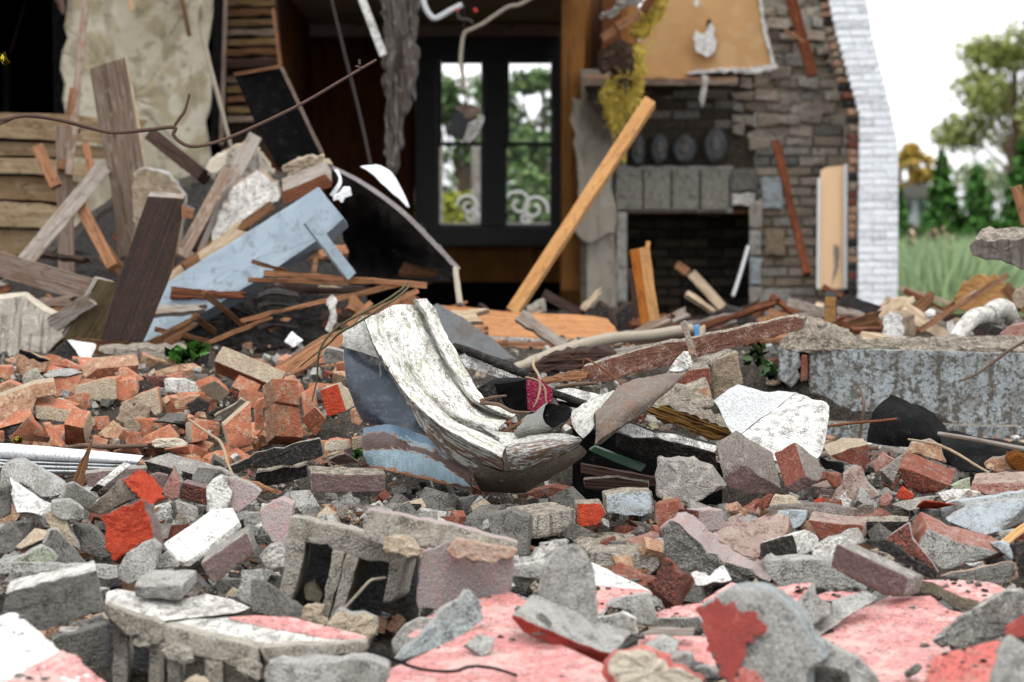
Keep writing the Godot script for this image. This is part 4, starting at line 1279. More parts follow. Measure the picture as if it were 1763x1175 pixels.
	part("shade_back_plate", o, [-498,-1,-6091,-511,-154,-6091,-244,-154,-6091,-211,-26,-6091,-203,104,-6091,-479,146,-6091], [3,-10,-50], {f="slate_dark",r=0.001,g=0.003,b=0.005,sp=0.03})  # dark plate put behind the cells in place of their shade
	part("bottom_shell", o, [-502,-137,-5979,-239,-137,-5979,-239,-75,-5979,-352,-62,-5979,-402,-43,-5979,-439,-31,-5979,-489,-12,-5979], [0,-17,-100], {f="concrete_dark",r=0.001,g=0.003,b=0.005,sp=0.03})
	o = thing("hollow_block", "hollow block", "pinkish hollow block end with a projecting mortar ledge, next to the open celled block", Vector3(-0.122, 0.032, -5.732))
	part("top_shell", o, [-306,175,-5766,-264,160,-5763,-224,158,-5762,-158,156,-5762,-132,151,-5761,-40,147,-5760,5,139,-5758,13,166,-5764,-126,204,-5772,-286,232,-5778,-304,232,-5778,-308,188,-5768], [0,-4,-100], {f="concrete_warm",s="concrete_pink",r=0.001,g=0.003})
	part("mortar_ledge", o, [-260,158,-5684,-233,155,-5683,-212,146,-5679,-189,148,-5680,-187,164,-5686,-233,186,-5694,-261,184,-5693], [-2,-4,-50], {f="mortar",r=0.008,g=0.008})
	part("mortar_ledge", o, [-118,145,-5673,-81,137,-5670,-39,134,-5669,0,143,-5672,11,163,-5679,-116,183,-5687,-133,158,-5677], [-1,-4,-50], {f="mortar_red",r=0.006,g=0.008})
	part("face_shell", o, [-197,70,-5730,-195,33,-5728,-150,29,-5737,-101,56,-5750,-52,48,-5760,-9,56,-5770,-3,84,-5773,2,134,-5778,-40,136,-5770,-135,172,-5752,-185,152,-5740], [5,-8,-100], {f="concrete_pink",r=0.001,g=0.005})
	piece("mortar_shard", "mortar", "layered beige shard wedged inside the first cell of the open block", [-443,24,-5956,-413,17,-5954,-406,36,-5961,-429,65,-5972,-446,55,-5968], [-3,-9,-90], {q="sh",f="mortar"})
	piece("concrete_chunk", "concrete", "dark grey slab corner tucked below the open celled block", [-538,27,-5729,-467,11,-5723,-393,1,-5719,-381,10,-5722,-385,30,-5730,-428,30,-5730,-515,89,-5751,-540,92,-5752], [-5,-8,-90], {q="co",f="concrete_dark"})
	piece("mortar_shard", "mortar", "beige broken mortar bed under the bent pale wire of the open block", [-337,-1,-5598,-310,-4,-5596,-289,-22,-5590,-278,-1,-5598,-274,31,-5609,-350,45,-5614,-374,13,-5603], [-3,-9,-90], {f="mortar",s="concrete",r=0.008,g=0.01,b=0.004})
	piece("mortar_shard", "mortar", "crumbled mortar heap below the first cell of the open block", [-415,13,-5678,-390,4,-5675,-378,10,-5677,-385,45,-5690,-422,46,-5690,-436,20,-5680], [-5,-9,-90], {f="mortar",r=0.01,g=0.01,b=0.005})
	rod("wire", "wire", "bent pale wire sticking out of the second cell", [-350,31,-5702,-315,70,-5683,-291,96,-5684,-277,98,-5704,-262,97,-5734], [0.0030, 0.0028], "wood_pale_t", 6, 0)
	piece("concrete_slab", "concrete slab", "grey slab shard propped on edge between the hollow block and pink slab", [-210,-6,-5257,-149,11,-5265,-95,31,-5274,-52,68,-5291,-61,103,-5307,-84,122,-5315,-149,63,-5289,-221,-5,-5258], [-5,-1,-30], {f="concrete_blue",s="concrete",r=0.005,g=0.006,b=0.004})
	piece("concrete_chunk", "concrete", "curved grey concrete piece behind the propped grey shard", [-231,-16,-5418,-211,-16,-5418,-159,24,-5433,-152,48,-5442,-183,51,-5443,-209,38,-5438,-234,6,-5426], [-2,-9,-90], {q="co",f="concrete"})

func build_pink_painted_slabs() -> void: # pink painted slabs
	var o: Node3D
	piece("painted_slab", "concrete slab", "broad pink slab with a dark wire across it, bottom edge of the view", [-220,-21,-4757,188,-21,-4757,180,13,-5036,85,38,-5203,21,64,-5363,-52,56,-5315,-132,35,-5184,-221,13,-5036], [0,-21,1], {q="pk",f="pink",s="concrete"})
	piece("painted_slab", "concrete slab", "pink slab lying beside the pinkish hollow block, under the upright fin", [-135,18,-5324,-48,36,-5492,27,36,-5492,39,55,-5641,-2,69,-5743,-108,55,-5641,-170,42,-5538,-204,24,-5385], [0,-18,1], {q="pk",f="pink",s="concrete"})
	piece("painted_slab", "concrete slab", "pink and white slab lying behind the upright concrete fin", [153,21,-5783,169,11,-5717,201,29,-5838,240,36,-5882,310,43,-5924,281,48,-5950,190,53,-5981,177,53,-5981], [0,-8,0], {q="pk",f="pink",s="white_paint"})
	piece("painted_slab", "concrete slab", "white painted wedge showing behind the upright concrete fin", [177,48,-6001,279,43,-5991,304,37,-5977,224,71,-6052,193,84,-6080,170,92,-6097], [0,-5,0], {q="pk",f="white_paint",s="white_worn"})
	piece("painted_slab", "concrete slab", "pink slab strip between the dark brick shard and the red faced tile", [293,25,-5626,388,23,-5617,379,31,-5655,395,42,-5712,472,61,-5806,485,69,-5844,466,74,-5868,432,62,-5811,387,46,-5731,333,41,-5710,292,34,-5674], [0,-9,0], {q="pk",f="pink",s="white_paint"})
	piece("painted_slab", "concrete slab", "white painted corner standing over a pink edge behind the dark brick shard", [390,58,-5916,428,65,-5922,469,69,-5925,453,100,-5949,437,93,-5944,424,79,-5933,394,88,-5940,381,84,-5937], [2,-7,-30], {f="white_paint",s="pink",r=0.003,g=0.006,b=0.003})
	piece("painted_slab", "concrete slab", "speckled pink slab under the thin slat", [241,13,-5344,253,7,-5304,330,1,-5264,385,-11,-5174,379,21,-5399,288,24,-5419,247,24,-5414], [0,-9,0], {q="pk",f="pink",s="concrete"})
	o = thing("painted_slab", "concrete slab", "largest pink slab with a bare white patch, beside the dark glazed brick", Vector3(0.741, -0.037, -5.38))
	part("body", o, [636,-4,-5451,662,-24,-5288,663,-55,-4966,736,-55,-4966,782,-33,-5202,852,-14,-5373,863,10,-5554,935,29,-5687,900,33,-5717,876,50,-5820,788,49,-5816,730,37,-5739,657,21,-5631,607,5,-5524], [0,-25,1], {f="pink",s="concrete",r=0.002,g=0.003,b=0.004,sp=0.03})
	part("bare_patch", o, [691,4,-5501,723,2,-5488,751,-5,-5432,817,0,-5470,788,2,-5488,757,7,-5522,743,17,-5595,731,23,-5638,703,20,-5616,694,16,-5591], [0,-3,0], {f="white_worn",r=0.001,g=0.006,b=0.001,sp=0.015})
	piece("painted_slab", "concrete slab", "deep pink slab in the bottom corner under the grey corner rock", [840,-7,-4897,860,18,-4957,893,53,-5037,888,61,-5056,786,46,-5022,759,38,-5004,717,-7,-4897], [0,-8,0], {q="pk",f="pink_shaded",s="concrete"})
	piece("painted_slab", "concrete slab", "pink topped concrete block with a bare mortar front beside the dark glazed brick", [902,68,-5853,929,56,-5767,966,50,-5712,1036,61,-5803,1036,65,-5830,1003,73,-5893,942,75,-5908,866,73,-5897], [3,-30,-19], {f="pink",s="mortar",r=0.003,g=0.006,b=0.005,sp=0.03})
	piece("painted_slab", "concrete slab", "small pink slab with a white raised lip behind the red faced tile", [537,58,-5618,578,56,-5609,602,71,-5672,620,88,-5741,587,86,-5735,536,80,-5710,516,83,-5723,498,67,-5655], [0,-6,0], {q="pk",f="pink",s="white_paint"})
	piece("painted_slab", "concrete slab", "pink sliver with black crumbs in front of the dark glazed brick", [632,60,-5664,661,59,-5658,709,67,-5706,730,70,-5728,701,73,-5740,654,70,-5728,623,65,-5696], [0,-5,0], {q="pk",f="pink",s="concrete"})
	piece("concrete_slab", "concrete slab", "grey flat flake beside the largest pink slab", [609,8,-5516,651,27,-5558,691,46,-5602,743,67,-5649,723,78,-5673,679,70,-5656,650,63,-5639,637,37,-5582,595,21,-5545], [0,-4,0], {q="pk",f="concrete",s="white_worn"})
	piece("concrete_chunk", "concrete", "grey concrete block end with chipped upright edge among the pink slabs", [580,30,-5520,595,23,-5517,632,46,-5526,638,66,-5533,607,84,-5540,605,110,-5549,591,92,-5543,570,67,-5533], [7,-9,-90], {q="co",f="concrete",s="concrete"})
	rod("wire", "wire", "dark thin wire lying across the broad pink slab", [-265,35,-5102,-223,32,-5031,-167,19,-4981,-106,17,-4961,-74,23,-4981,-34,20,-4981,9,11,-4951], [0.0035, 0.0030], "black", 6, 0)

func build_centre_front() -> void: # centre front
	var o: Node3D
	o = thing("broken_block", "concrete block", "broken concrete block with an upright fin and a red painted underside", Vector3(0.091, 0.007, -5.231))
	part("base", o, [18,59,-5173,95,22,-5188,137,3,-5196,176,-14,-5203,190,15,-5191,153,26,-5187,81,59,-5173,31,79,-5165,-2,93,-5159], [40,21,-161], {f="red_paint_shaded",s="concrete",r=0.003,g=0.003})
	part("fin", o, [63,89,-5351,112,60,-5334,161,53,-5321,163,129,-5331,151,181,-5341,130,204,-5349,96,203,-5358,67,166,-5360,57,115,-5356], [-10,-11,-70], {f="concrete",s="concrete",r=0.004,g=0.003})
	piece("concrete_chunk", "concrete", "square concrete block end between the fin and the dark brick shard", [207,55,-5583,238,48,-5581,257,20,-5570,292,18,-5569,282,82,-5593,237,75,-5590,209,69,-5588,189,57,-5584], [-2,-8,-90], {q="co",f="concrete",s="concrete"})
	piece("concrete_chunk", "concrete", "low concrete wedge with a pale lip beside the fin", [184,36,-5430,218,19,-5424,246,21,-5425,241,52,-5436,216,62,-5440,163,52,-5436], [5,-9,-90], {q="co",f="concrete",s="white_worn"})
	piece("broken_brick", "brick", "dark brick shard with shiny red and black faces standing among pink slabs", [297,52,-5826,337,30,-5821,372,95,-5837,344,101,-5838,323,131,-5846,281,69,-5831], [19,-22,-79], {f="brick_burnt",s="brick_red",r=0.005,g=0.006,c=2,b=0.004})
	piece("concrete_block", "concrete block", "long tilted concrete block with a rough broken face and pink dusted top", [339,104,-6165,370,66,-6175,427,59,-6191,478,40,-6205,578,31,-6231,471,77,-6201,407,137,-6181,370,172,-6169,350,178,-6164,327,154,-6159], [38,8,-120], {f="concrete_rough",s="concrete_pink",r=0.008,g=0.01,b=0.005})
	o = thing("painted_tile", "concrete slab", "broad concrete tile with a big dark red painted face, bottom edge", Vector3(0.437, 0.01, -4.881))
	part("body", o, [341,95,-4885,365,32,-4869,394,-36,-4852,516,-36,-4852,516,27,-4868,547,49,-4873,515,97,-4885,502,128,-4893,464,162,-4901,421,176,-4905,378,172,-4904,335,146,-4897,327,134,-4895], [24,0,-80], {f="concrete",s="concrete_blue",r=0.003,g=0.003,b=0.006})
	part("red_face", o, [340,94,-4864,356,49,-4853,379,12,-4844,387,12,-4844,396,38,-4850,403,54,-4854,409,69,-4858,424,83,-4861,434,94,-4864,447,102,-4866,440,117,-4870,431,135,-4874,417,137,-4875,405,134,-4874,394,143,-4876,382,150,-4878,372,145,-4877,366,152,-4878,358,161,-4880,346,150,-4878,339,142,-4876,330,147,-4877,327,131,-4873], [0,-1,-6], {f="red_paint_shaded",r=0.001,g=0.01,b=0.001,sp=0.012})
	part("red_face", o, [384,-1,-4840,443,-1,-4840,438,19,-4845,428,36,-4849,395,37,-4850,387,22,-4846], [0,-1,-6], {f="pink_shaded",r=0.001,g=0.01,b=0.001,sp=0.012})
	piece("concrete_slab", "concrete slab", "grey slab leaning off the red faced tile, dark hollow under it", [550,33,-4932,602,18,-4924,603,-11,-4909,661,-11,-4909,644,16,-4923,616,45,-4938,553,76,-4955,523,90,-4962], [10,-6,-60], {q="co",f="concrete",s="concrete"})
	piece("concrete_chunk", "concrete", "dark concrete stub in the hollow under the leaning slab", [528,-29,-5022,625,-29,-5022,613,4,-5034,562,17,-5039,532,7,-5035], [11,-12,-90], {q="co",f="concrete_dark"})
	piece("rock", "rock", "pale beige boulder of mortar at the bottom edge, pink paint on its side", [164,32,-4828,179,5,-4818,336,5,-4818,334,25,-4826,308,35,-4829,257,65,-4841,226,77,-4845,185,71,-4843,159,53,-4836], [7,-9,-90], {f="mortar_pale",s="pink_shaded",r=0.01,g=0.01,b=0.015})
	piece("rock", "rock", "round grey stone resting on the pale mortar boulder", [267,13,-4977,291,3,-4974,321,7,-4975,325,26,-4982,318,47,-4990,286,45,-4989,261,29,-4983], [7,-10,-90], {f="concrete",r=0.008,b=0.012})
	piece("rock", "rock", "small grey stone between the round stone and the red faced tile", [334,-10,-5025,374,-8,-5026,372,10,-5033,345,20,-5036,325,13,-5034], [7,-12,-90], {f="concrete",r=0.006,b=0.01})
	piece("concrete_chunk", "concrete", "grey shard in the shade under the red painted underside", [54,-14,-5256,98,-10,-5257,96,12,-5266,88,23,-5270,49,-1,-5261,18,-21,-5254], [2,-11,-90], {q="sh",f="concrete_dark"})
	piece("slat", "slat", "thin weathered slat lying on the speckled pink slab", [283,33,-5329,348,30,-5328,351,44,-5335,283,45,-5336,245,34,-5330], [2,-2,-30], {f="wood_grey",r=0.002,b=0.002})
	piece("concrete_slab", "concrete slab", "grey concrete edge piece behind the thin slat", [291,27,-5479,361,25,-5479,384,13,-5474,370,47,-5487,315,46,-5486,288,45,-5486], [5,-10,-90], {q="co",f="concrete_dark",s="concrete"})
	piece("stone_slab", "stone", "long stone slab with crumb covered top and pale front edge, mid view", [185,43,-6483,205,30,-6481,237,23,-6480,247,38,-6482,295,28,-6481,302,13,-6479,323,16,-6480,344,36,-6482,356,71,-6486,268,69,-6486,180,71,-6486], [-51,13,-351], {f="stone_pale",s="dust_crumbs",r=0.005,g=0.008,b=0.006})
	piece("rubble_block", "concrete block", "white crumbling mortar heap behind the upright fin", [-2,92,-5978,-2,74,-5971,62,70,-5970,71,92,-5978,100,123,-5989,120,144,-5997,91,147,-5998,56,132,-5993,17,107,-5984], [4,-6,-90], {f="white_worn",s="concrete",r=0.01,g=0.012,b=0.006})
	piece("concrete_chunk", "concrete", "grey ledge stone beside the pinkish hollow block", [-2,78,-5930,61,72,-5928,73,84,-5933,42,101,-5939,-8,98,-5938], [2,-6,-90], {q="co",f="concrete"})
	piece("stone_block", "stone", "squared grey stone block with dusty top below the gutter", [40,75,-6731,155,91,-6733,155,151,-6738,37,134,-6736], [-55,-3,-250], {f="stone_pale",s="dust_crumbs",r=0.003,b=0.005,c=2})
	piece("broken_brick", "brick", "red brick end beside the squared grey stone block", [158,102,-6774,207,106,-6776,230,134,-6786,218,160,-6795,157,157,-6794], [-3,3,-90], {q="br",f="brick_fresh",s="dust_crumbs"})
	piece("painted_block", "concrete block", "blue white painted block behind the red brick end", [238,123,-6927,323,114,-6924,357,123,-6927,353,173,-6946,310,176,-6947,236,166,-6943], [-8,4,-90], {q="co",f="graypaint",s="dust_crumbs"})
	piece("broken_brick", "brick", "brown red brick end beside the burnt brick", [341,127,-6630,352,115,-6625,396,121,-6627,407,147,-6637,393,178,-6648,342,170,-6645], [13,0,-90], {q="br",f="brick_red"})
	piece("broken_brick", "brick", "burnt red and black brick with a dusty top, between stone slab and pink brick", [390,139,-6535,416,128,-6535,448,114,-6535,439,165,-6535,409,169,-6535,385,163,-6535], [66,-6,-100], {f="brick_burnt",s="concrete_pink",r=0.005,g=0.006,c=2})
	piece("brick", "brick", "large dusty pink brick with splintered front edge beside the tilted block", [507,91,-6381,541,72,-6344,566,76,-6353,639,124,-6447,650,153,-6501,601,173,-6538,519,141,-6479,455,117,-6433], [1,-20,-9], {q="br",f="dust_pink",s="brick_pale"})
	piece("concrete_chunk", "concrete", "dark slag stone beside the squared grey block", [-43,81,-6473,-2,51,-6462,36,64,-6467,39,150,-6499,-2,166,-6505,-59,153,-6500], [8,2,-90], {q="co",f="concrete_dark"})

func build_the_far_side_of_the_front_rubble() -> void: # the far side of the front rubble
	piece("concrete_chunk", "concrete", "blue grey stone bit behind the dusty pink brick", [666,125,-6682,676,104,-6675,706,125,-6682,710,149,-6691,667,151,-6692,638,146,-6690], [11,-5,-90], {q="co",f="graypaint"})
	piece("brick", "brick", "dusty dark red brick lying flat above the char stone", [736,85,-6628,760,96,-6631,789,97,-6634,843,88,-6639,843,119,-6642,789,122,-6636,705,133,-6629], [23,12,-100], {q="br",f="brick_red",s="dust_pink"})
	piece("stone_block", "stone", "charred flat stone with dusty top beside the dusty dark red brick", [849,84,-6683,899,83,-6683,923,98,-6684,954,124,-6686,848,124,-6686], [16,3,-100], {q="co",f="char",s="dust_crumbs"})
	piece("stone_block", "stone", "charred stone with one white painted face, above the low grey slab", [559,81,-6276,646,83,-6277,636,132,-6295,560,112,-6288], [60,8,-90], {q="co",f="char",s="white_worn"})
	piece("concrete_chunk", "concrete", "white speckled chunk behind the dark glazed brick", [676,86,-6225,710,86,-6225,731,114,-6235,790,119,-6236,777,148,-6247,712,130,-6241,670,106,-6232], [12,-5,-90], {q="co",f="white_worn",s="concrete"})
	piece("concrete_slab", "concrete slab", "low grey concrete slab running under the dark glazed brick", [529,60,-5982,648,46,-5980,763,41,-5979,736,69,-5983,684,109,-5988,530,105,-5988], [21,-3,-120], {q="co",f="concrete",s="concrete"})
	piece("brick", "brick", "dark glazed brick tilted on the pink slabs, two cracks across its face", [767,59,-5739,810,59,-5745,820,97,-5744,666,170,-5720,654,121,-5721], [44,-5,-70], {f="brick_brown",s="concrete_dusty",r=0.002,b=0.006,c=1})
	piece("board", "board", "black tarred board lying along the back of the dark glazed brick", [781,137,-5974,870,84,-5955,908,69,-5949,915,79,-5953,874,103,-5962,803,151,-5979,759,150,-5979], [6,-2,-30], {q="sh",f="char"})
	piece("broken_brick", "brick", "reddish brown brick corner between the tarred board and the big wedge", [854,113,-6133,894,94,-6126,938,63,-6115,928,84,-6123,912,105,-6131,883,139,-6143,878,171,-6154,836,146,-6146,821,126,-6138], [16,-6,-90], {q="br",f="brick_burnt",s="concrete_pink"})
	piece("concrete_block", "concrete block", "big concrete wedge with a dark red brick end, edge of the rubble", [930,86,-6181,956,63,-6176,1032,74,-6179,1113,80,-6180,1083,102,-6184,1013,120,-6188,926,157,-6196,902,114,-6187], [-2,29,-101], {f="concrete",s="brick_pale",e6="brick_red",r=0.004,g=0.005,c=2,b=0.004})
	piece("concrete_slab", "concrete slab", "dark grey slab with an orange top edge under the big concrete wedge", [986,62,-5978,1043,56,-5976,1093,69,-5981,1081,102,-5993,1019,93,-5990,922,72,-5982], [15,-8,-90], {q="co",f="concrete_dark",s="mortar_red"})
	piece("painted_slab", "concrete slab", "blue grey painted slab behind the big concrete wedge", [1030,135,-6572,1106,103,-6541,1219,130,-6567,1228,184,-6618,1160,181,-6615,1088,173,-6607,1026,141,-6578], [10,-2,-60], {q="co",f="graypaint",s="concrete"})
	piece("splintered_stick", "wood", "fresh tan splinter of wood poking out beside the blue grey slab", [1115,104,-6284,1209,129,-6485,1198,143,-6485,1104,117,-6284], [-14,-11,-8], {q="bd",f="wood_fresh"})
	piece("concrete_chunk", "concrete", "grey block end at the picture edge behind the tan splinter", [1132,103,-6430,1161,107,-6431,1164,128,-6439,1126,123,-6437], [18,-6,-90], {q="co",f="concrete"})
	piece("concrete_chunk", "concrete", "small pale block beside the end of the big wedge", [1095,99,-6180,1112,88,-6176,1107,115,-6186,1097,127,-6190,1065,124,-6189], [18,-7,-90], {q="co",f="graypaint"})
	piece("stone_block", "stone", "dark charred stones at the picture edge beside the big wedge", [1091,104,-6034,1100,77,-6024,1117,59,-6018,1123,144,-6049,1082,132,-6044], [18,-7,-90], {q="co",f="char"})
	piece("rock", "rock", "rough grey rock with a red scraped patch, picture edge", [823,21,-5260,881,19,-5258,937,40,-5269,941,60,-5280,981,67,-5283,985,109,-5306,958,124,-5313,920,111,-5307,873,82,-5292,828,53,-5277,792,28,-5263], [18,-6,-90], {f="concrete_rough",s="concrete",r=0.009,g=0.01,b=0.008})
	piece("broken_brick", "brick", "dark red scraped brick wedged against the rough grey rock", [921,55,-5179,931,47,-5176,962,52,-5178,965,95,-5194,921,68,-5184], [17,-11,-90], {q="sh",f="red_paint_shaded"})
	piece("rock", "rock", "blurred grey corner rock over the deep pink slab", [867,27,-4665,871,93,-4690,845,115,-4698,830,112,-4697,812,69,-4681,797,27,-4665], [18,-11,-90], {f="concrete",s="concrete",r=0.006,g=0.008,b=0.01})
	piece("pebble", "stone", "dark little stone lying on the largest pink slab", [723,-15,-5096,743,-8,-5099,754,2,-5103,744,9,-5105,720,-6,-5100], [14,-12,-90], {f="concrete_dark",r=0.003,b=0.004})
	piece("concrete_chunk", "concrete", "flat grey chip lying on the speckled pink slab", [270,7,-5243,311,11,-5248,320,25,-5269,285,35,-5283,251,22,-5264], [3,3,-20], {q="co",f="concrete"})
	piece("concrete_chunk", "concrete", "broken grey flake on the broad pink slab near its wire", [-74,22,-5092,-38,31,-5103,-34,50,-5125,-64,55,-5131,-96,35,-5107], [2,3,-20], {q="co",f="concrete"})
	piece("concrete_chunk", "concrete", "small dark wedge lying at the far edge of the broad pink slab", [36,53,-5170,63,54,-5171,74,70,-5186,53,87,-5203,25,68,-5184], [2,3,-30], {q="co",f="concrete_dark"})

func build_dark_rubble_between_the_downspout_and_the_front_blocks() -> void: # dark rubble between the downspout and the front blocks
	var o: Node3D
	piece("concrete_block", "concrete block", "rounded grey concrete block below the white downspout", [-1248,206,-6727,-1185,212,-6732,-1132,180,-6707,-1085,188,-6713,-1081,212,-6732,-1185,266,-6773,-1223,260,-6769,-1252,233,-6748], [-16,0,-90], {q="co",f="concrete",s="concrete"})
	piece("painted_shard", "concrete", "white painted shard slanting down in front of the grey block", [-1161,211,-6443,-1143,171,-6417,-1067,162,-6412,-1050,177,-6421,-1099,206,-6440,-1143,234,-6457,-1169,251,-6468], [-5,-8,-50], {q="sh",f="white_paint",s="concrete"})
	piece("concrete_brick", "concrete", "stubby grey concrete brick with a pale end below the downspout", [-1020,187,-6481,-984,172,-6475,-967,200,-6486,-1023,233,-6499,-1041,229,-6498,-1050,196,-6484], [-18,-5,-90], {q="co",f="concrete_dark",s="concrete"})
	piece("painted_brick", "brick", "white speckled brick leaning beside the red faced brick", [-997,190,-6687,-981,209,-6687,-999,216,-6687,-1017,196,-6687], [48,43,-141], {q="br",f="char",s="white_worn"})
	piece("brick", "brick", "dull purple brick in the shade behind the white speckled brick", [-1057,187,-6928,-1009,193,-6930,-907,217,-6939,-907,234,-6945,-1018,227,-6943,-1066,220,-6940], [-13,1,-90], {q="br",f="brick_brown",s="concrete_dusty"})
	o = thing("broken_brick", "brick", "brick with one bright red broken face and a grey brown side", Vector3(-0.916, 0.159, -6.586))
	part("body", o, [-980,147,-6584,-882,191,-6576,-929,235,-6593,-1008,160,-6592], [32,11,-100], {f="concrete_brown",s="brick_brown",r=0.003,g=0.004,c=1})
	part("red_face", o, [-875,196,-6529,-842,176,-6501,-813,195,-6528,-860,244,-6594,-888,257,-6611,-926,236,-6583], [1,-4,-10], {f="brick_fresh",r=0.006,g=0.008,b=0.003,sp=0.015})
	piece("broken_brick", "brick", "bright red broken brick face standing up behind the corner block", [-905,131,-6180,-885,82,-6166,-828,121,-6177,-791,112,-6174,-801,162,-6189,-821,220,-6205,-886,196,-6198,-915,182,-6194], [9,-20,-89], {f="brick_fresh",s="brick_brown",r=0.007,g=0.007,b=0.005,sp=0.018})
	piece("brick", "brick", "long charred brick with dusty grey top behind the slanting strip", [-907,225,-6938,-799,200,-6938,-796,219,-6938,-827,229,-6938,-919,252,-6938], [42,13,-120], {q="br",f="char",s="concrete_dusty"})
	piece("slate_strip", "slate", "narrow reddish slate strip leaning on the charred brick", [-823,187,-6622,-798,185,-6621,-787,225,-6637,-791,234,-6640,-784,280,-6659,-802,274,-6657,-833,203,-6628], [0,-2,-20], {q="sh",f="brick_pale",s="concrete"})
	piece("brick", "brick", "dark red brick lying behind the reddish slate strip", [-809,175,-6735,-738,158,-6733,-740,201,-6738,-800,215,-6740], [1,0,-90], {q="br",f="brick_burnt",s="brick_brown"})
	piece("broken_brick", "brick", "brownish brick bit between the red face and the slate strip", [-848,196,-6729,-840,204,-6732,-834,231,-6742,-861,237,-6744,-881,229,-6741], [-8,-4,-90], {q="br",f="brick_brown"})
	piece("concrete_chunk", "concrete", "dark blue grey stone behind the white shard", [-748,200,-6820,-719,224,-6839,-672,215,-6832,-720,240,-6851,-775,243,-6853,-787,214,-6831], [-8,-1,-90], {q="co",f="concrete_dark",s="concrete_dusty"})
	piece("painted_shard", "concrete", "upright white worn shard beside the pinkish brick face", [-723,158,-6574,-684,155,-6572,-670,163,-6576,-663,185,-6584,-676,238,-6603,-694,244,-6605,-725,216,-6595], [-3,-4,-60], {q="sh",f="white_worn",s="concrete"})
	piece("brick", "brick", "pinkish grey brick face next to the upright white shard", [-665,159,-6594,-651,153,-6592,-613,180,-6602,-595,204,-6611,-637,228,-6619,-678,235,-6622], [-6,-4,-90], {q="co",f="concrete_pink",s="concrete"})
	piece("board", "board", "charred board with a dusty upper edge lying in front of the bricks", [-769,186,-7332,-676,204,-7335,-582,212,-7336,-496,238,-7341,-507,282,-7348,-676,244,-7342,-700,227,-7339,-773,192,-7333], [-3,0,-50], {f="char",s="dust_crumbs",r=0.004,g=0.004,b=0.003})
	piece("splinter", "wood", "orange wood splinter under the charred board", [-652,184,-6987,-585,163,-6979,-577,170,-6981,-619,184,-6987,-675,206,-6994,-694,203,-6993], [-3,0,-30], {q="sh",f="wood_orange"})
	piece("concrete_chunk", "concrete", "lump of pale concrete beside the beige corner brick", [-1047,173,-6334,-1023,160,-6329,-976,163,-6330,-977,185,-6338,-1005,203,-6344,-1052,201,-6344], [-14,-3,-90], {q="co",f="concrete"})
	piece("concrete_chunk", "concrete", "dusty grey block behind the upright white shard", [-734,173,-6489,-787,191,-6496,-782,166,-6487,-760,139,-6477,-733,146,-6480], [-9,-5,-90], {q="co",f="concrete_dusty"})
	piece("concrete_chunk", "concrete", "dark grey rubble stone at the very edge below the downspout", [-1201,150,-6472,-1168,160,-6475,-1167,200,-6490,-1175,227,-6500,-1206,221,-6497], [-15,-3,-90], {q="co",f="concrete_dark"})
	o = thing("downspout", "pipe", "white ribbed metal downspout lying flat in front of the brick pile", Vector3(-1.238, 0.213, -7.688))
	put("pipe_shell", sheet([[-1470,241,-7789,-1300,234,-7738,-1012,215,-7638], [-1436,245,-7609,-1269,238,-7558,-1000,218,-7488], [-1432,221,-7588,-1266,216,-7538,-1004,209,-7468], [-1440,211,-7628,-1273,206,-7578,-1011,202,-7507], [-1432,210,-7588,-1266,204,-7537,-1008,201,-7467], [-1440,203,-7627,-1273,197,-7577,-1015,195,-7507], [-1432,202,-7587,-1266,194,-7537,-1012,194,-7467], [-1440,195,-7627,-1273,185,-7577,-1019,186,-7507], [-1432,193,-7587,-1266,182,-7537,-1015,186,-7467], [-1443,182,-7647,-1278,169,-7606,-1029,174,-7537]], 0.003, "white_metal", "white_metal", 44, 8, 0.001, o.global_position, false), o)
	piece("wood_shard", "wood", "pointed brown wood shard standing upright against the white downspout", [-1109,168,-7184,-1103,195,-7186,-1096,226,-7188,-1093,249,-7189,-1084,288,-7192,-1098,264,-7190,-1119,230,-7188,-1135,182,-7185], [0,0,-15], {f="wood_brown",s="wood_orange",r=0.002,b=0.002,sp=0.03})

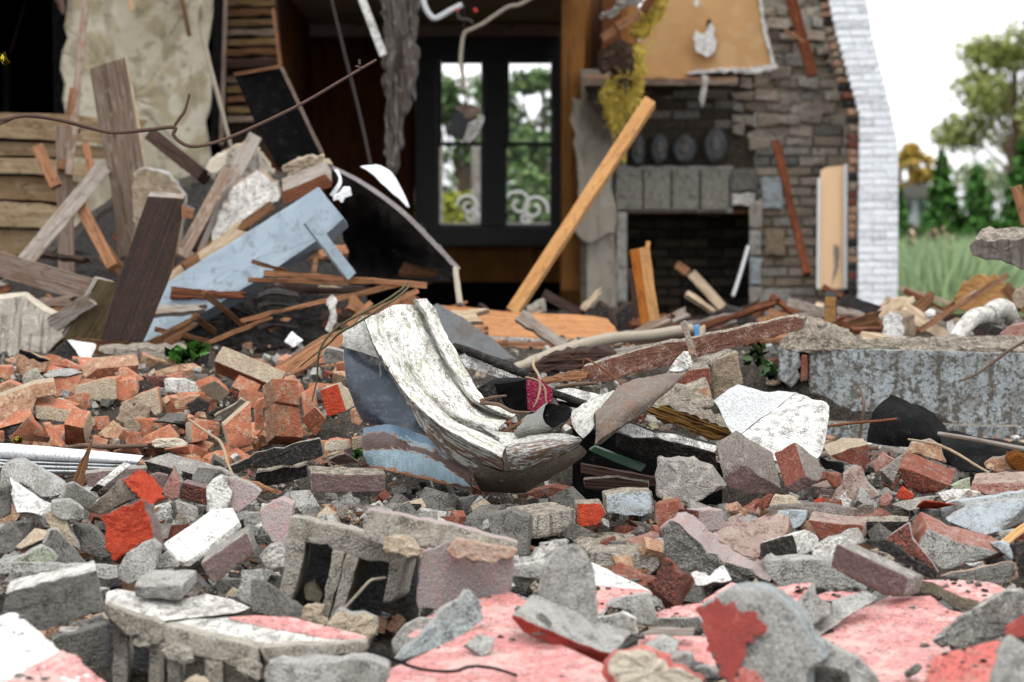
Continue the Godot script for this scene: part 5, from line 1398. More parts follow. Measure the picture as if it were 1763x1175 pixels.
func build_the_pile_of_orange_bricks() -> void: # the pile of orange bricks
	piece("brick", "brick", "brown half brick with black tar on top, far corner of the pile", [-1700,367,-9486,-1662,358,-9482,-1592,374,-9488,-1588,409,-9501,-1682,444,-9513,-1705,411,-9501], [0,3,-90], {q="op",f="brick_dusty"}, "bricks of the orange pile")
	piece("tar_strip", "tar paper", "strip of black tar paper on the brown half brick", [-1656,440,-9349,-1622,422,-9342,-1572,409,-9337,-1550,414,-9340,-1603,435,-9347,-1655,453,-9353], [-7,1,-50], {q="sh",f="black"})
	piece("brick", "brick", "small orange brick corner behind the grey roof flake", [-1550,389,-9604,-1488,371,-9598,-1486,383,-9602,-1541,410,-9612,-1554,405,-9610], [-12,1,-90], {q="op",f="brick_orange"}, "bricks of the orange pile")
	piece("roof_flake", "slate", "curled grey roof flake lying over orange bricks", [-1513,370,-9073,-1442,377,-9082,-1399,386,-9094,-1442,401,-9113,-1513,394,-9104,-1543,386,-9094], [-2,-4,-10], {q="sh",f="concrete",s="char"})
	piece("brick", "brick", "orange brick end cut by the picture edge, upper row", [-1746,363,-9421,-1715,349,-9415,-1683,352,-9417,-1691,394,-9432,-1748,392,-9431], [-14,3,-90], {q="op",f="brick_orange"}, "bricks of the orange pile")
	piece("brick", "brick", "orange brick with a dark side at the picture edge, second row", [-1683,308,-9077,-1640,310,-9078,-1592,329,-9084,-1595,338,-9088,-1643,358,-9095,-1685,339,-9088], [-11,4,-90], {q="op",f="brick_dusty",s="brick_orange"}, "bricks of the orange pile")
	piece("mortar_lump", "mortar", "grey lump of mortar behind the long dusty brick", [-1621,333,-9248,-1601,328,-9246,-1552,356,-9256,-1585,394,-9270,-1630,360,-9258], [-13,1,-90], {f="concrete_warm",r=0.006,g=0.008})
	piece("brick", "brick", "bright orange brick under the curled roof flake", [-1487,307,-9064,-1424,317,-9068,-1403,377,-9089,-1521,364,-9084], [-8,6,-90], {q="op",f="brick_orange",s="brick_orange"}, "bricks of the orange pile")
	piece("brick", "brick", "brick caked in beige mortar with a raised seam", [-1409,314,-8967,-1313,296,-8961,-1273,306,-8965,-1279,373,-8989,-1324,371,-8988,-1411,347,-8979], [6,4,-90], {q="op",f="mortar",s="brick_orange"}, "bricks of the orange pile")
	piece("brick", "brick", "orange brick half beside the mortar caked brick", [-1277,300,-8993,-1245,299,-8993,-1208,328,-9003,-1218,371,-9019,-1278,361,-9015], [-9,8,-90], {q="op",f="brick_orange"}, "bricks of the orange pile")
	piece("brick", "brick", "sloping orange brick behind the mortar caked one", [-1271,341,-9354,-1238,352,-9358,-1298,390,-9372,-1321,389,-9371,-1332,359,-9361], [-10,1,-90], {q="op",f="brick_orange"}, "bricks of the orange pile")
	piece("brick", "brick", "long dusty beige brick slanting at the picture edge", [-1578,247,-8509,-1472,291,-8536,-1460,335,-8563,-1402,341,-8567,-1413,380,-8592,-1475,371,-8586,-1587,329,-8560], [-16,9,-90], {q="op",f="brick_dusty",s="mortar"}, "bricks of the orange pile")
	piece("brick", "brick", "orange topped brick with a mortar brown front, middle of the pile", [-1463,267,-8550,-1279,245,-8542,-1277,280,-8554,-1467,307,-8564], [-11,28,-91], {q="op",f="mortar",s="brick_orange"}, "bricks of the orange pile")
	piece("brick", "brick", "cube shaped brick end with orange top and dark front", [-1329,199,-8266,-1264,207,-8250,-1263,259,-8194,-1322,269,-8211], [17,49,-42], {q="op",f="brick_dark",s="brick_orange",e1="mortar"}, "bricks of the orange pile")
	piece("brick", "brick", "tilted orange brick beside the cube shaped one, broken middle", [-1384,208,-8301,-1372,225,-8255,-1441,286,-8269,-1505,217,-8314], [8,9,-4], {q="op",f="brick_orange"}, "bricks of the orange pile")
	piece("brick", "brick", "narrow orange brick leaning on the tilted one", [-1352,210,-8162,-1316,203,-8159,-1313,213,-8163,-1363,274,-8185,-1382,274,-8185,-1356,227,-8168], [-10,-2,-90], {q="op",f="brick_orange"}, "bricks of the orange pile")
	piece("brick", "brick", "dusty orange brick top at the picture edge, third row", [-1562,241,-8420,-1494,259,-8444,-1451,272,-8460,-1470,298,-8494,-1507,298,-8494,-1564,252,-8434], [-16,-11,-90], {q="op",f="brick_orange",s="brick_dark"}, "bricks of the orange pile")
	piece("brick", "brick", "beige topped brick with orange end near the downspout", [-1207,228,-8232,-1167,224,-8229,-1152,253,-8251,-1185,279,-8271,-1228,239,-8241], [5,-19,-89], {q="op",f="brick_dusty",s="brick_orange"}, "bricks of the orange pile")
	piece("brick", "brick", "small orange brick end just above the downspout", [-1240,208,-8225,-1196,208,-8225,-1193,223,-8231,-1241,232,-8234], [-11,-1,-90], {q="op",f="brick_orange"}, "bricks of the orange pile")
	piece("mortar_lump", "mortar", "cream mortar crumb beside the small orange end", [-1196,205,-8248,-1157,210,-8229,-1161,221,-8219,-1195,223,-8238], [1,3,-2], {f="mortar_pale",r=0.005})
	piece("rock", "rock", "big rough grey brown slab standing in the middle of the bricks", [-1189,224,-8575,-1161,199,-8566,-1128,260,-8588,-1118,302,-8603,-1151,311,-8606,-1215,302,-8603,-1222,261,-8588], [-5,-1,-90], {f="stone_brown",s="stone_brown",r=0.006,g=0.008,b=0.006})
	piece("brick", "brick", "brick with an orange flank behind the rough grey brown slab", [-1188,303,-8741,-1141,295,-8738,-1119,266,-8727,-1101,274,-8730,-1115,352,-8758,-1166,335,-8752,-1234,299,-8739], [-6,1,-90], {q="op",f="mortar",s="brick_orange"}, "bricks of the orange pile")
	piece("slat", "slat", "pale grey slat lying across the back of the bricks", [-1288,349,-9592,-1051,346,-9592,-1050,361,-9593,-1288,364,-9593], [0,-1,-20], {q="bd",f="wood_grey"})
	piece("brick", "brick", "dark red brick in the back row beside the white painted block", [-1210,340,-9270,-1150,330,-9266,-1151,365,-9279,-1224,364,-9278], [-11,1,-90], {q="op",f="brick_burnt"}, "bricks of the orange pile")
	piece("painted_block", "brick", "white painted block with grey veins in the back row", [-1141,319,-9147,-1079,316,-9146,-1033,321,-9148,-1030,347,-9157,-1084,363,-9163,-1145,360,-9162], [-8,1,-90], {q="co",f="white_worn",s="white_worn"})
	piece("brick", "brick", "orange wedge behind the white painted block", [-1107,339,-9399,-1064,338,-9384,-1076,364,-9351,-1128,352,-9366], [0,4,-3], {q="op",f="brick_orange"}, "bricks of the orange pile")
	piece("brick", "brick", "brick with a dusty face and orange back under the stacked pair", [-948,286,-9009,-911,325,-9007,-955,370,-8928,-1004,341,-8930], [-15,24,-4], {q="op",f="mortar",s="brick_orange"}, "bricks of the orange pile")
	piece("brick", "brick", "upper brick of the stacked pair with a thick mortar bed", [-975,386,-9138,-770,299,-9100,-760,340,-9032,-971,425,-9071], [24,50,-31], {q="op",f="brick_dark",s="brick_orange",e2="mortar"}, "bricks of the orange pile")
	piece("brick", "brick", "lower brick of the stacked pair, clean orange", [-912,343,-9044,-839,304,-9030,-816,347,-9045,-888,380,-9057], [3,15,-90], {q="op",f="brick_orange"}, "bricks of the orange pile")
	piece("brick", "brick", "leaning orange brick with a mortar patch beside the standing pair", [-822,211,-8095,-802,198,-8086,-754,212,-8083,-763,339,-8129,-827,283,-8121,-840,271,-8119], [-18,1,-90], {q="op",f="brick_orange",s="mortar"}, "bricks of the orange pile")
	piece("mortar_lump", "mortar", "slab of old mortar lying on the leaning orange brick", [-896,251,-8753,-825,312,-8670,-844,322,-8656,-936,262,-8740], [0,4,-2], {f="mortar_pale",r=0.006,g=0.006})
	piece("brick", "brick", "orange block with a beige flank in front of the ash", [-944,214,-8216,-897,223,-8233,-902,280,-8253,-949,276,-8238], [-29,-10,-90], {q="op",f="brick_orange",s="mortar"}, "bricks of the orange pile")
	piece("brick", "brick", "orange wedge with a dusty ridge near the ash", [-1093,209,-8230,-990,221,-8234,-987,228,-8237,-1020,264,-8250,-1076,237,-8240,-1115,210,-8230], [-7,-1,-90], {q="op",f="brick_orange"}, "bricks of the orange pile")
	piece("mortar_lump", "mortar", "cream mortar flake in front of the ash", [-1053,204,-8160,-962,202,-8159,-952,215,-8164,-984,228,-8169,-1044,226,-8168,-1058,216,-8164], [-11,-2,-90], {f="mortar_pale",r=0.006})
	piece("brick", "brick", "orange brick end under the cream flake", [-960,190,-8078,-925,190,-8038,-936,216,-8021,-1010,205,-8061], [1,3,-4], {q="op",f="brick_orange"}, "bricks of the orange pile")
	piece("brick", "brick", "flat orange piece with dark spots by the downspout end", [-1120,190,-8078,-1072,188,-8055,-1091,221,-8021,-1155,199,-8044], [0,3,-3], {q="op",f="brick_orange"}, "bricks of the orange pile")
	piece("slate_shard", "slate", "dark slate with a dusty top in front of the rough slab", [-1063,264,-8447,-1022,259,-8443,-987,238,-8424,-988,286,-8467,-1048,290,-8471,-1090,264,-8447], [-4,-6,-30], {q="sh",f="concrete_dark",s="char"})
	piece("rock", "rock", "black stone among the bricks below the dusty faced one", [-1007,270,-8749,-961,279,-8752,-952,302,-8760,-991,320,-8767,-1023,299,-8759], [-8,-1,-90], {q="co",f="char"})
	piece("brick", "brick", "dusty brick bit behind the black stone", [-1068,280,-8827,-1040,280,-8827,-1030,299,-8834,-992,322,-8842,-1027,322,-8842,-1078,303,-8835], [-9,0,-90], {q="op",f="brick_dusty"}, "bricks of the orange pile")
	piece("brick", "brick", "orange scrap low at the picture edge above the downspout", [-1530,210,-8273,-1510,212,-8270,-1510,245,-8260,-1528,244,-8263], [0,3,-11], {q="op",f="brick_orange"}, "bricks of the orange pile")
	piece("brick", "brick", "upper brick of the standing pair, sunlit orange face", [-707,335,-8239,-629,323,-8251,-635,400,-8245,-711,404,-8234], [-37,-28,-99], {q="op",f="brick_orange",s="brick_orange",e3="brick_dusty"}, "bricks of the orange pile")
	piece("brick", "brick", "lower brick of the standing pair, mortared to the upper one", [-702,231,-8257,-620,225,-8269,-629,318,-8262,-707,329,-8251], [-36,-30,-99], {q="op",f="brick_orange",s="brick_orange",e3="brick_dusty"}, "bricks of the orange pile")
	piece("brick", "brick", "flat orange brick side between the leaning brick and the standing pair", [-776,198,-8427,-747,211,-8436,-756,368,-8402,-773,366,-8392], [-5,1,-8], {q="op",f="brick_orange"}, "bricks of the orange pile")
	piece("brick", "brick", "orange brick framed by thick pale mortar, next to the gutter", [-563,276,-8474,-504,294,-8480,-533,375,-8509,-588,356,-8502], [28,16,-90], {q="op",f="brick_fresh",s="mortar"}, "bricks of the orange pile")
	piece("brick", "brick", "orange brick standing behind the standing pair", [-641,275,-8575,-602,298,-8583,-609,366,-8608,-652,341,-8599], [-4,0,-90], {q="op",f="brick_orange"}, "bricks of the orange pile")
	piece("brick", "brick", "dark orange brick lying beside the standing pair", [-623,257,-8385,-592,223,-8373,-562,276,-8392,-595,310,-8404,-634,279,-8393], [-3,-2,-90], {q="op",f="brick_dark",s="brick_dusty"}, "bricks of the orange pile")
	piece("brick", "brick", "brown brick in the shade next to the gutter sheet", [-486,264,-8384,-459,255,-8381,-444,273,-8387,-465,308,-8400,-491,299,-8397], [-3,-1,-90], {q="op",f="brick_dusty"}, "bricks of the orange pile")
	piece("painted_block", "brick", "cream and orange rubble piece at the foot of the gutter sheet", [-535,209,-7933,-494,209,-7933,-458,217,-7936,-465,238,-7943,-503,243,-7945,-537,229,-7940], [-4,-1,-90], {q="co",f="mortar_pale",s="brick_orange"})
	piece("brick", "brick", "cream brick end touching the rusty gutter sheet", [-451,212,-7881,-422,223,-7885,-424,252,-7895,-455,249,-7894], [-3,-2,-90], {q="op",f="mortar",s="brick_orange"}, "bricks of the orange pile")
	piece("brick", "brick", "pink dusted brick scraps below the standing pair", [-484,182,-7764,-426,190,-7732,-462,219,-7688,-514,199,-7720], [0,5,-3], {q="op",f="dust_pink"}, "bricks of the orange pile")
	piece("stone_block", "stone", "dark grey stone behind the log by the gutter", [-627,409,-9286,-561,409,-9286,-561,449,-9300,-621,461,-9305,-633,438,-9297], [-3,2,-90], {q="co",f="concrete_dark",s="concrete"})
	piece("brick", "brick", "orange brick end beside the dark grey stone", [-582,386,-9215,-547,387,-9206,-556,417,-9194,-583,412,-9203], [1,4,-8], {q="op",f="brick_orange"}, "bricks of the orange pile")
	piece("timber", "timber", "orange brown timber log behind the standing bricks", [-769,352,-9547,-720,372,-9559,-643,426,-9593,-552,469,-9619,-566,509,-9644,-653,483,-9628,-723,440,-9601,-805,385,-9567], [0,13,-80], {f="wood_orange",s="wood_brown",r=0.003,b=0.01})
	piece("brick", "brick", "dark brown brick lying flat in front of the rusty gutter sheet", [-518,153,-7185,-422,150,-7184,-329,155,-7185,-325,198,-7188,-422,200,-7188,-521,203,-7189], [-10,10,-100], {f="brick_brown",s="dust_crumbs",r=0.002,b=0.005})
	piece("board", "board", "low charred board end beyond the dark brown brick", [-680,142,-7373,-542,177,-7386,-546,210,-7398,-681,187,-7390], [-1,9,-50], {q="sh",f="char",s="dust_crumbs"})
	piece("mortar_lump", "mortar", "row of cream mortar under the dark timber at the back of the pile", [-1336,378,-9991,-1304,384,-9991,-1191,378,-9991,-1193,437,-9998,-1337,442,-9998,-1486,429,-9997], [-39,8,-300], {f="stone_pale",s="dust_crumbs",r=0.006,g=0.008})
	piece("timber", "timber", "dusty dark timber lying across the back of the brick pile", [-1285,380,-10092,-1194,377,-10092,-1102,369,-10091,-1092,417,-10096,-1205,434,-10098,-1302,417,-10096], [-36,12,-300], {f="char",s="dust_crumbs",r=0.005,g=0.006})
	piece("painted_board", "board", "white painted board corner folded at the back of the pile", [-1580,382,-10260,-1551,384,-10262,-1538,459,-10329,-1650,458,-10328], [-14,-6,-20], {q="sh",f="white_paint",s="char"})
	piece("board", "board", "dark triangular board end beside the folded white corner", [-1640,356,-10365,-1595,376,-10378,-1663,451,-10424,-1686,434,-10413,-1727,399,-10392], [-6,2,-40], {q="sh",f="char"})
	piece("brick", "brick", "brown dusty brick lying lengthwise at the top of the pile", [-1343,354,-9493,-1276,371,-9507,-1271,395,-9510,-1414,384,-9483,-1458,351,-9472], [-28,35,-121], {q="op",f="brick_dark",s="brick_dusty"}, "bricks of the orange pile")  # front coloured dark as a shadowed face
	rod("root", "root", "thin pink brown root lying along the downspout", [-1250,227,-7788,-1200,234,-7788,-1135,234,-7738,-1081,235,-7738,-1022,234,-7788], [0.0060, 0.0080, 0.0050], "twig", 6, 0.3)
	rod("twig", "twig", "pale dry stem rising from the shards beside the ash", [-682,204,-6887,-722,229,-7088,-762,273,-7289,-808,294,-7390,-869,324,-7491], [0.0030, 0.0045, 0.0030], "twig_pale", 6, 0.3)

func build_bricks_below_the_foundation_wall() -> void: # bricks below the foundation wall
	var o: Node3D
	piece("brick", "brick", "flat brick with thick dusty mortar under the bent white sheet", [976,166,-7884,1012,176,-7877,1010,231,-7882,959,220,-7892,903,196,-7902], [-10,22,-121], {q="dd",f="brick_red",s="mortar"})
	piece("brick", "brick", "dusty brown brick behind the orange brown one", [1166,197,-7986,1220,180,-7979,1246,172,-7976,1233,214,-7992,1203,236,-7999,1148,227,-7996,1127,197,-7985], [13,0,-90], {q="dd",f="brick_dusty",s="dust_pink"})
	piece("brick", "brick", "orange brown brick with a shaded dark red front, below the black sheet", [1044,153,-7387,1091,122,-7392,1130,136,-7390,1166,154,-7387,1032,203,-7380,1021,194,-7381], [31,33,-111], {q="dd",f="brick_dark2",s="brick_red"})  # front given a darker brick colour to hold its shade
	piece("concrete_chunk", "concrete", "dusty grey concrete bit beside the orange brown brick", [1017,140,-7575,1034,136,-7574,1057,184,-7591,1075,225,-7606,1003,176,-7588], [10,-3,-90], {q="dd",f="concrete_dusty"})
	piece("brick", "brick", "brick crumb with mortar between the triangle and the flat brick", [1003,165,-7677,1040,185,-7685,1058,201,-7690,1026,221,-7698,995,189,-7686], [14,-3,-90], {q="dd",f="brick_pale"})
	piece("brick", "brick", "triangular dusty brick lump below the flat brick", [867,117,-7167,947,142,-7176,914,190,-7193,895,225,-7206,879,221,-7204,821,134,-7173], [15,-3,-90], {f="dust_pink",s="concrete_dusty",r=0.006,b=0.005,sp=0.025,g=0.008,c=4,cc=Color(1,0.9,0.85)})
	piece("brick", "brick", "red brown brick half hidden by the triangular lump", [830,174,-7337,852,152,-7329,868,160,-7332,865,187,-7341,830,194,-7344], [12,-5,-90], {q="dd",f="brick_red"})
	piece("brick", "brick", "brick standing on its corner with a red cut side, before the bent sheet", [742,137,-7093,791,145,-7091,809,163,-7087,748,205,-7077,695,176,-7084], [-19,79,-102], {q="dd",f="brick_brown",s="dust_grey",e3="brick_dark2",e4="brick_burnt"})
	piece("brick", "brick", "dusty dark brick beside the corner standing brick", [566,161,-7237,617,143,-7238,684,141,-7238,702,158,-7237,605,219,-7233,549,185,-7235], [-13,87,-103], {q="dd",f="brick_brown",s="dust_grey"})
	piece("concrete_block", "concrete block", "square grey concrete lump at the mouth of the dark hollow", [366,142,-7121,461,131,-7117,544,161,-7128,505,219,-7149,431,239,-7157,377,248,-7160,364,152,-7125], [15,6,-90], {f="concrete_dusty",r=0.006,b=0.005,sp=0.025,g=0.006,c=4,cc=Color(1,0.9,0.85)})
	piece("tar_scrap", "tar paper", "torn black tar scrap against the flat brick", [844,188,-7535,871,184,-7534,900,172,-7530,900,204,-7541,834,217,-7546], [2,0,-20], {f="black",r=0.004,b=0.005,sp=0.025,g=0.004,c=0,cc=Color(1,0.9,0.85)})
	piece("brick", "brick", "pink red brick lump with chalky top, picture edge", [1202,160,-6979,1295,172,-6984,1297,193,-6992,1204,192,-6991,1155,191,-6991,1150,169,-6983], [27,20,-91], {q="dd",f="brick_pale",s="dust_pink"})
	piece("plaster_crumble", "plaster", "chalk white crumble in front of the orange brown brick", [1067,149,-6916,1121,149,-6917,1191,162,-6934,1146,176,-6953,1101,176,-6953,1062,169,-6943], [14,-5,-90], {f="white_worn",r=0.008,b=0.005,sp=0.025,g=0.004,c=4,cc=Color(1,0.9,0.85)})
	piece("plaster_piece", "plaster", "pale green plaster wedge beside the pink red lump", [1127,161,-7072,1166,165,-7077,1171,198,-7107,1122,179,-7090], [15,-5,-90], {q="dd",f="plaster_green"})
	piece("brick", "brick", "grey brown brick beside the orange coir lump", [1294,184,-7583,1329,174,-7580,1371,180,-7582,1353,219,-7596,1308,212,-7594,1286,200,-7589], [18,-2,-90], {q="dd",f="brick_dusty",s="dust_grey"})
	piece("coir_clump", "fibre", "orange brown clump of coir fibre, picture edge", [1361,184,-7529,1396,183,-7528,1399,224,-7543,1363,231,-7546,1338,224,-7543], [18,-3,-90], {f="coir",r=0.012,b=0.01,sp=0.025,g=0.004,c=4,cc=Color(1,0.9,0.85)})
	piece("brick", "brick", "red brick scrap below the orange brown brick", [971,151,-6982,1001,151,-6982,1010,161,-6986,981,184,-6994,964,161,-6986], [14,-5,-90], {q="dd",f="brick_fresh"})
	piece("brick", "brick", "long orange brick scrap low in front of the chalk white crumble", [1036,141,-6816,1080,156,-6768,998,169,-6736,983,149,-6784], [0,3,-1], {q="dd",f="brick_fresh"})
	piece("concrete_slab", "concrete slab", "broad blue grey slab in front of the chalky bricks", [997,129,-6700,1140,129,-6700,1249,155,-6735,1258,188,-6781,1150,175,-6762,1076,167,-6752,978,145,-6722], [15,-3,-90], {q="dd",f="concrete_blue",s="graypaint"})
	piece("mortar_shard", "mortar", "splintered mortar strip in front of the corner standing brick", [683,134,-6930,726,144,-6934,694,165,-6941,655,166,-6942,641,139,-6932], [9,-5,-90], {q="dd",f="mortar"})
	piece("brick", "brick", "dark brown brick end under the splintered mortar strip", [621,126,-6978,645,133,-6981,660,160,-6991,652,165,-6992,622,147,-6986], [8,-5,-90], {q="dd",f="brick_dark2"})
	piece("concrete_slab", "concrete slab", "dusty dark slab beneath the orange brown brick", [988,129,-6915,1031,141,-6929,1069,161,-6951,1034,160,-6949,969,151,-6939,946,143,-6930], [13,-5,-90], {q="dd",f="concrete_dusty"})
	piece("brick", "brick", "red brick scraps beside the triangular lump base", [923,133,-6980,945,136,-6981,957,155,-6988,943,169,-6993,920,151,-6986], [14,-5,-90], {q="dd",f="brick_pale"})
	piece("stone_scrap", "stone", "grey stone scrap between red scraps", [852,128,-6831,889,131,-6832,886,152,-6840,849,145,-6838], [13,-4,-90], {q="dd",f="dust_grey"})
	piece("stone_slab", "stone", "long dusty grey stone under the corner standing brick", [628,122,-6773,838,122,-6773,843,143,-6786,764,156,-6795,710,155,-6794,630,150,-6791], [10,-3,-90], {q="dd",f="dust_grey"})
	piece("brick", "brick", "orange sherd below the red brown half hidden brick", [759,140,-6983,780,144,-6984,779,157,-6989,758,148,-6986], [11,-6,-90], {q="dd",f="brick_fresh"})
	o = thing("bent_sheet", "metal sheet", "bent sheet of white painted metal propped in the rubble, folded along a crease", Vector3(0.719, 0.205, -7.688))
	put("panel", sheet([[561,363,-7742,594,384,-7773,637,405,-7843], [575,336,-7691,635,359,-7742,714,381,-7843], [587,299,-7590,655,330,-7691,758,381,-7843], [605,272,-7539,683,317,-7641,802,377,-7843]], 0.003, "grey_metal", "grey_metal", 10, 10, 0.003, o.global_position, false), o)
	put("panel", sheet([[606,269,-7539,686,317,-7641,804,376,-7842], [637,248,-7469,713,286,-7540,834,366,-7742], [693,222,-7408,763,258,-7489,871,349,-7642], [751,200,-7367,805,217,-7408,835,238,-7488]], 0.003, "white_speck", "white_speck", 12, 12, 0.003, o.global_position, false), o)
	o = thing("black_sheet", "roof sheet", "curved black roofing sheet standing up against the foundation wall", Vector3(1.216, 0.186, -8.587))
	put("panel", sheet([[1096,191,-8588,1107,238,-8609,1129,289,-8640,1184,335,-8692], [1148,187,-8487,1152,237,-8489,1169,284,-8540,1216,318,-8641], [1230,187,-8437,1233,222,-8438,1248,263,-8490,1287,288,-8590], [1347,198,-8488,1343,207,-8488,1344,219,-8538,1337,240,-8589]], 0.004, "black", "black", 16, 12, 0.004, o.global_position, false), o)
	put("bent_flap", sheet([[1263,245,-8289,1364,234,-8189,1508,214,-8088], [1262,224,-8188,1364,224,-8088,1489,209,-7988], [1250,202,-8088,1331,184,-7987,1389,171,-7937], [1259,163,-8036,1289,151,-7936,1331,145,-7886]], 0.004, "black", "black", 10, 10, 0.005, o.global_position, false), o)
	rod("rod", "metal rod", "thin rusty rod lying between the bent sheet and the black sheet", [913,270,-8090,993,276,-8140,1069,279,-8190,1139,283,-8240], [0.0040, 0.0040], "rust", 6, 0)
	rod("batten", "wood", "dusty pale batten lying over the black flap", [1249,245,-8139,1323,237,-8039,1383,227,-7988,1463,215,-7888], [0.0080, 0.0090], "wood_grey", 6, 0.2)
	rod("twig", "twig", "forked white twig lying over the orange brown brick", [1060,274,-7439,1098,270,-7389,1130,264,-7339,1173,242,-7288,1195,225,-7188,1225,207,-7137], [0.0030, 0.0042, 0.0030], "twig_pale", 6, 0.3)
	rod("twig", "twig", "upright dry stem against the foundation wall", [1110,182,-8887,1116,225,-8889,1124,287,-8890,1123,327,-8942,1119,352,-8992], [0.0060, 0.0050, 0.0030], "twig", 6, 0.3)
	rod("twig", "twig", "long brown twig slanting down over the foundation wall top", [1703,491,-9196,1640,454,-9195,1591,418,-9194,1532,376,-9193,1474,352,-9192], [0.0060, 0.0050, 0.0030], "twig", 6, 0.3)

func build_the_torn_off_box_gutter_in_the_middle() -> void: # the torn off box gutter in the middle
	var o: Node3D
	o = thing("box_gutter", "gutter", "torn off white painted metal box gutter lying bent in the rubble, peeling", Vector3(-0.017, 0.142, -7.286))
	put("trough", sheet([[-244,642,-7950,-222,615,-7919,-193,560,-7848,-157,498,-7746,-124,445,-7674,-76,377,-7542,-22,353,-7492,12,340,-7471], [-275,643,-7930,-249,617,-7879,-219,558,-7798,-187,500,-7696,-152,445,-7614,-104,381,-7493,-44,349,-7452,4,334,-7431], [-282,637,-7960,-257,612,-7909,-226,553,-7828,-194,494,-7726,-159,439,-7644,-111,375,-7522,-50,343,-7481,-2,327,-7461], [-279,626,-7970,-260,600,-7949,-233,553,-7878,-202,493,-7796,-174,441,-7694,-122,379,-7572,-67,340,-7541,-7,325,-7511], [-307,627,-7900,-290,598,-7859,-264,556,-7778,-237,500,-7676,-208,449,-7574,-151,383,-7453,-94,340,-7411,-21,319,-7391], [-340,622,-7850,-317,591,-7799,-296,555,-7698,-272,503,-7596,-240,449,-7494,-183,384,-7373,-121,337,-7331,-35,309,-7320], [-376,601,-7859,-359,567,-7798,-337,523,-7697,-304,476,-7615,-269,432,-7514,-214,375,-7392,-144,324,-7351,-38,283,-7340], [-382,602,-7834,-368,555,-7733,-343,525,-7632,-313,483,-7530,-278,439,-7429,-224,383,-7307,-148,328,-7246,-13,266,-7224], [-388,597,-7799,-374,549,-7697,-350,520,-7597,-319,478,-7495,-284,434,-7394,-230,378,-7272,-155,324,-7211,-21,263,-7189], [-414,594,-7779,-394,550,-7677,-372,515,-7576,-341,473,-7475,-303,426,-7374,-248,374,-7242,-173,318,-7171,-26,245,-7138]], 0.004, "galvanised", "peel_white", 54, 48, 0.003, o.global_position, false), o)
	put("front_face", sheet([[-414,594,-7779,-394,550,-7677,-372,515,-7576,-341,473,-7475,-303,426,-7374,-248,374,-7242,-173,318,-7171,-26,245,-7138], [-412,588,-7789,-391,540,-7697,-367,500,-7596,-334,461,-7495,-296,414,-7393,-244,365,-7262,-170,304,-7190,-21,224,-7158], [-411,583,-7808,-389,534,-7717,-364,494,-7616,-329,449,-7514,-288,399,-7413,-234,339,-7291,-166,280,-7219,-21,203,-7187], [-411,578,-7848,-389,527,-7757,-363,485,-7656,-326,436,-7554,-281,378,-7452,-225,294,-7340,-153,233,-7268,-21,178,-7227]], 0.004, "rust_metal", "peel_rust", 12, 44, 0.002, o.global_position, false), o)
	put("end_flap", sheet([[-412,597,-7799,-440,575,-7828,-479,548,-7857], [-402,569,-7718,-434,553,-7778,-475,537,-7827], [-384,536,-7657,-427,521,-7747,-473,519,-7817], [-365,485,-7616,-413,496,-7716,-473,510,-7816]], 0.003, "peel_white", "grey_metal", 12, 12, 0.004, o.global_position, false), o)
	put("side_sheet", sheet([[-474,511,-7836,-418,492,-7796,-365,472,-7745], [-469,467,-7795,-409,451,-7735,-336,436,-7674], [-455,398,-7753,-388,387,-7673,-286,362,-7592], [-432,340,-7731,-366,331,-7631,-250,310,-7541], [-413,306,-7710,-332,299,-7590,-226,285,-7490]], 0.003, "blue_metal", "blue_metal", 16, 14, 0.002, o.global_position, false), o)
	put("rusted_base", sheet([[-413,287,-7710,-336,307,-7540,-271,294,-7490,-200,270,-7389,-115,210,-7288], [-411,252,-7669,-334,269,-7489,-269,256,-7429,-199,236,-7348,-109,189,-7267], [-407,218,-7648,-333,231,-7468,-268,218,-7408,-193,202,-7327,-106,167,-7266], [-392,184,-7637,-332,189,-7457,-256,177,-7387,-182,165,-7326,-101,148,-7266]], 0.003, "galv_rust", "galv_rust", 14, 26, 0.003, o.global_position, false), o)
	put("paint_drip", sheet([[-365,488,-7596,-362,460,-7595,-360,430,-7594], [-358,488,-7596,-358,460,-7595,-354,441,-7594]], 0.003, "peel_white", "peel_white", 4, 8, 0.001, o.global_position, false), o)
	put("corner_face", sheet([[-94,315,-7331,-56,300,-7290,-18,269,-7239], [-6,300,-7290,-11,283,-7250,-17,266,-7209], [46,301,-7240,61,295,-7210,71,284,-7190], [126,303,-7240,151,296,-7240,178,289,-7240]], 0.004, "peel_white", "galvanised", 10, 8, 0.004, o.global_position, false), o)
	put("corner_ledge", sheet([[-18,272,-7169,-14,260,-7119,-2,212,-7138], [31,278,-7169,45,263,-7109,46,221,-7148], [95,289,-7190,114,276,-7129,120,249,-7169], [179,288,-7270,180,284,-7240,176,270,-7259]], 0.004, "peel_rust", "galvanised", 14, 10, 0.003, o.global_position, false), o)
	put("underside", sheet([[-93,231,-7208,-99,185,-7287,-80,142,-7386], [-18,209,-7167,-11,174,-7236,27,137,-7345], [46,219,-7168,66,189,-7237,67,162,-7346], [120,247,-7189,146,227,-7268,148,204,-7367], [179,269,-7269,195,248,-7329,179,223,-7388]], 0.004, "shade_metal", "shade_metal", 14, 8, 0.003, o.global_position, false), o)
	put("wing", sheet([[157,335,-7411,162,311,-7350,185,287,-7290], [164,351,-7452,187,331,-7371,215,314,-7291], [190,361,-7492,209,350,-7412,221,344,-7351], [232,378,-7542,246,374,-7492,253,367,-7442], [268,394,-7593,278,396,-7543,286,392,-7493]], 0.004, "peel_white", "galvanised", 14, 10, 0.005, o.global_position, false), o)
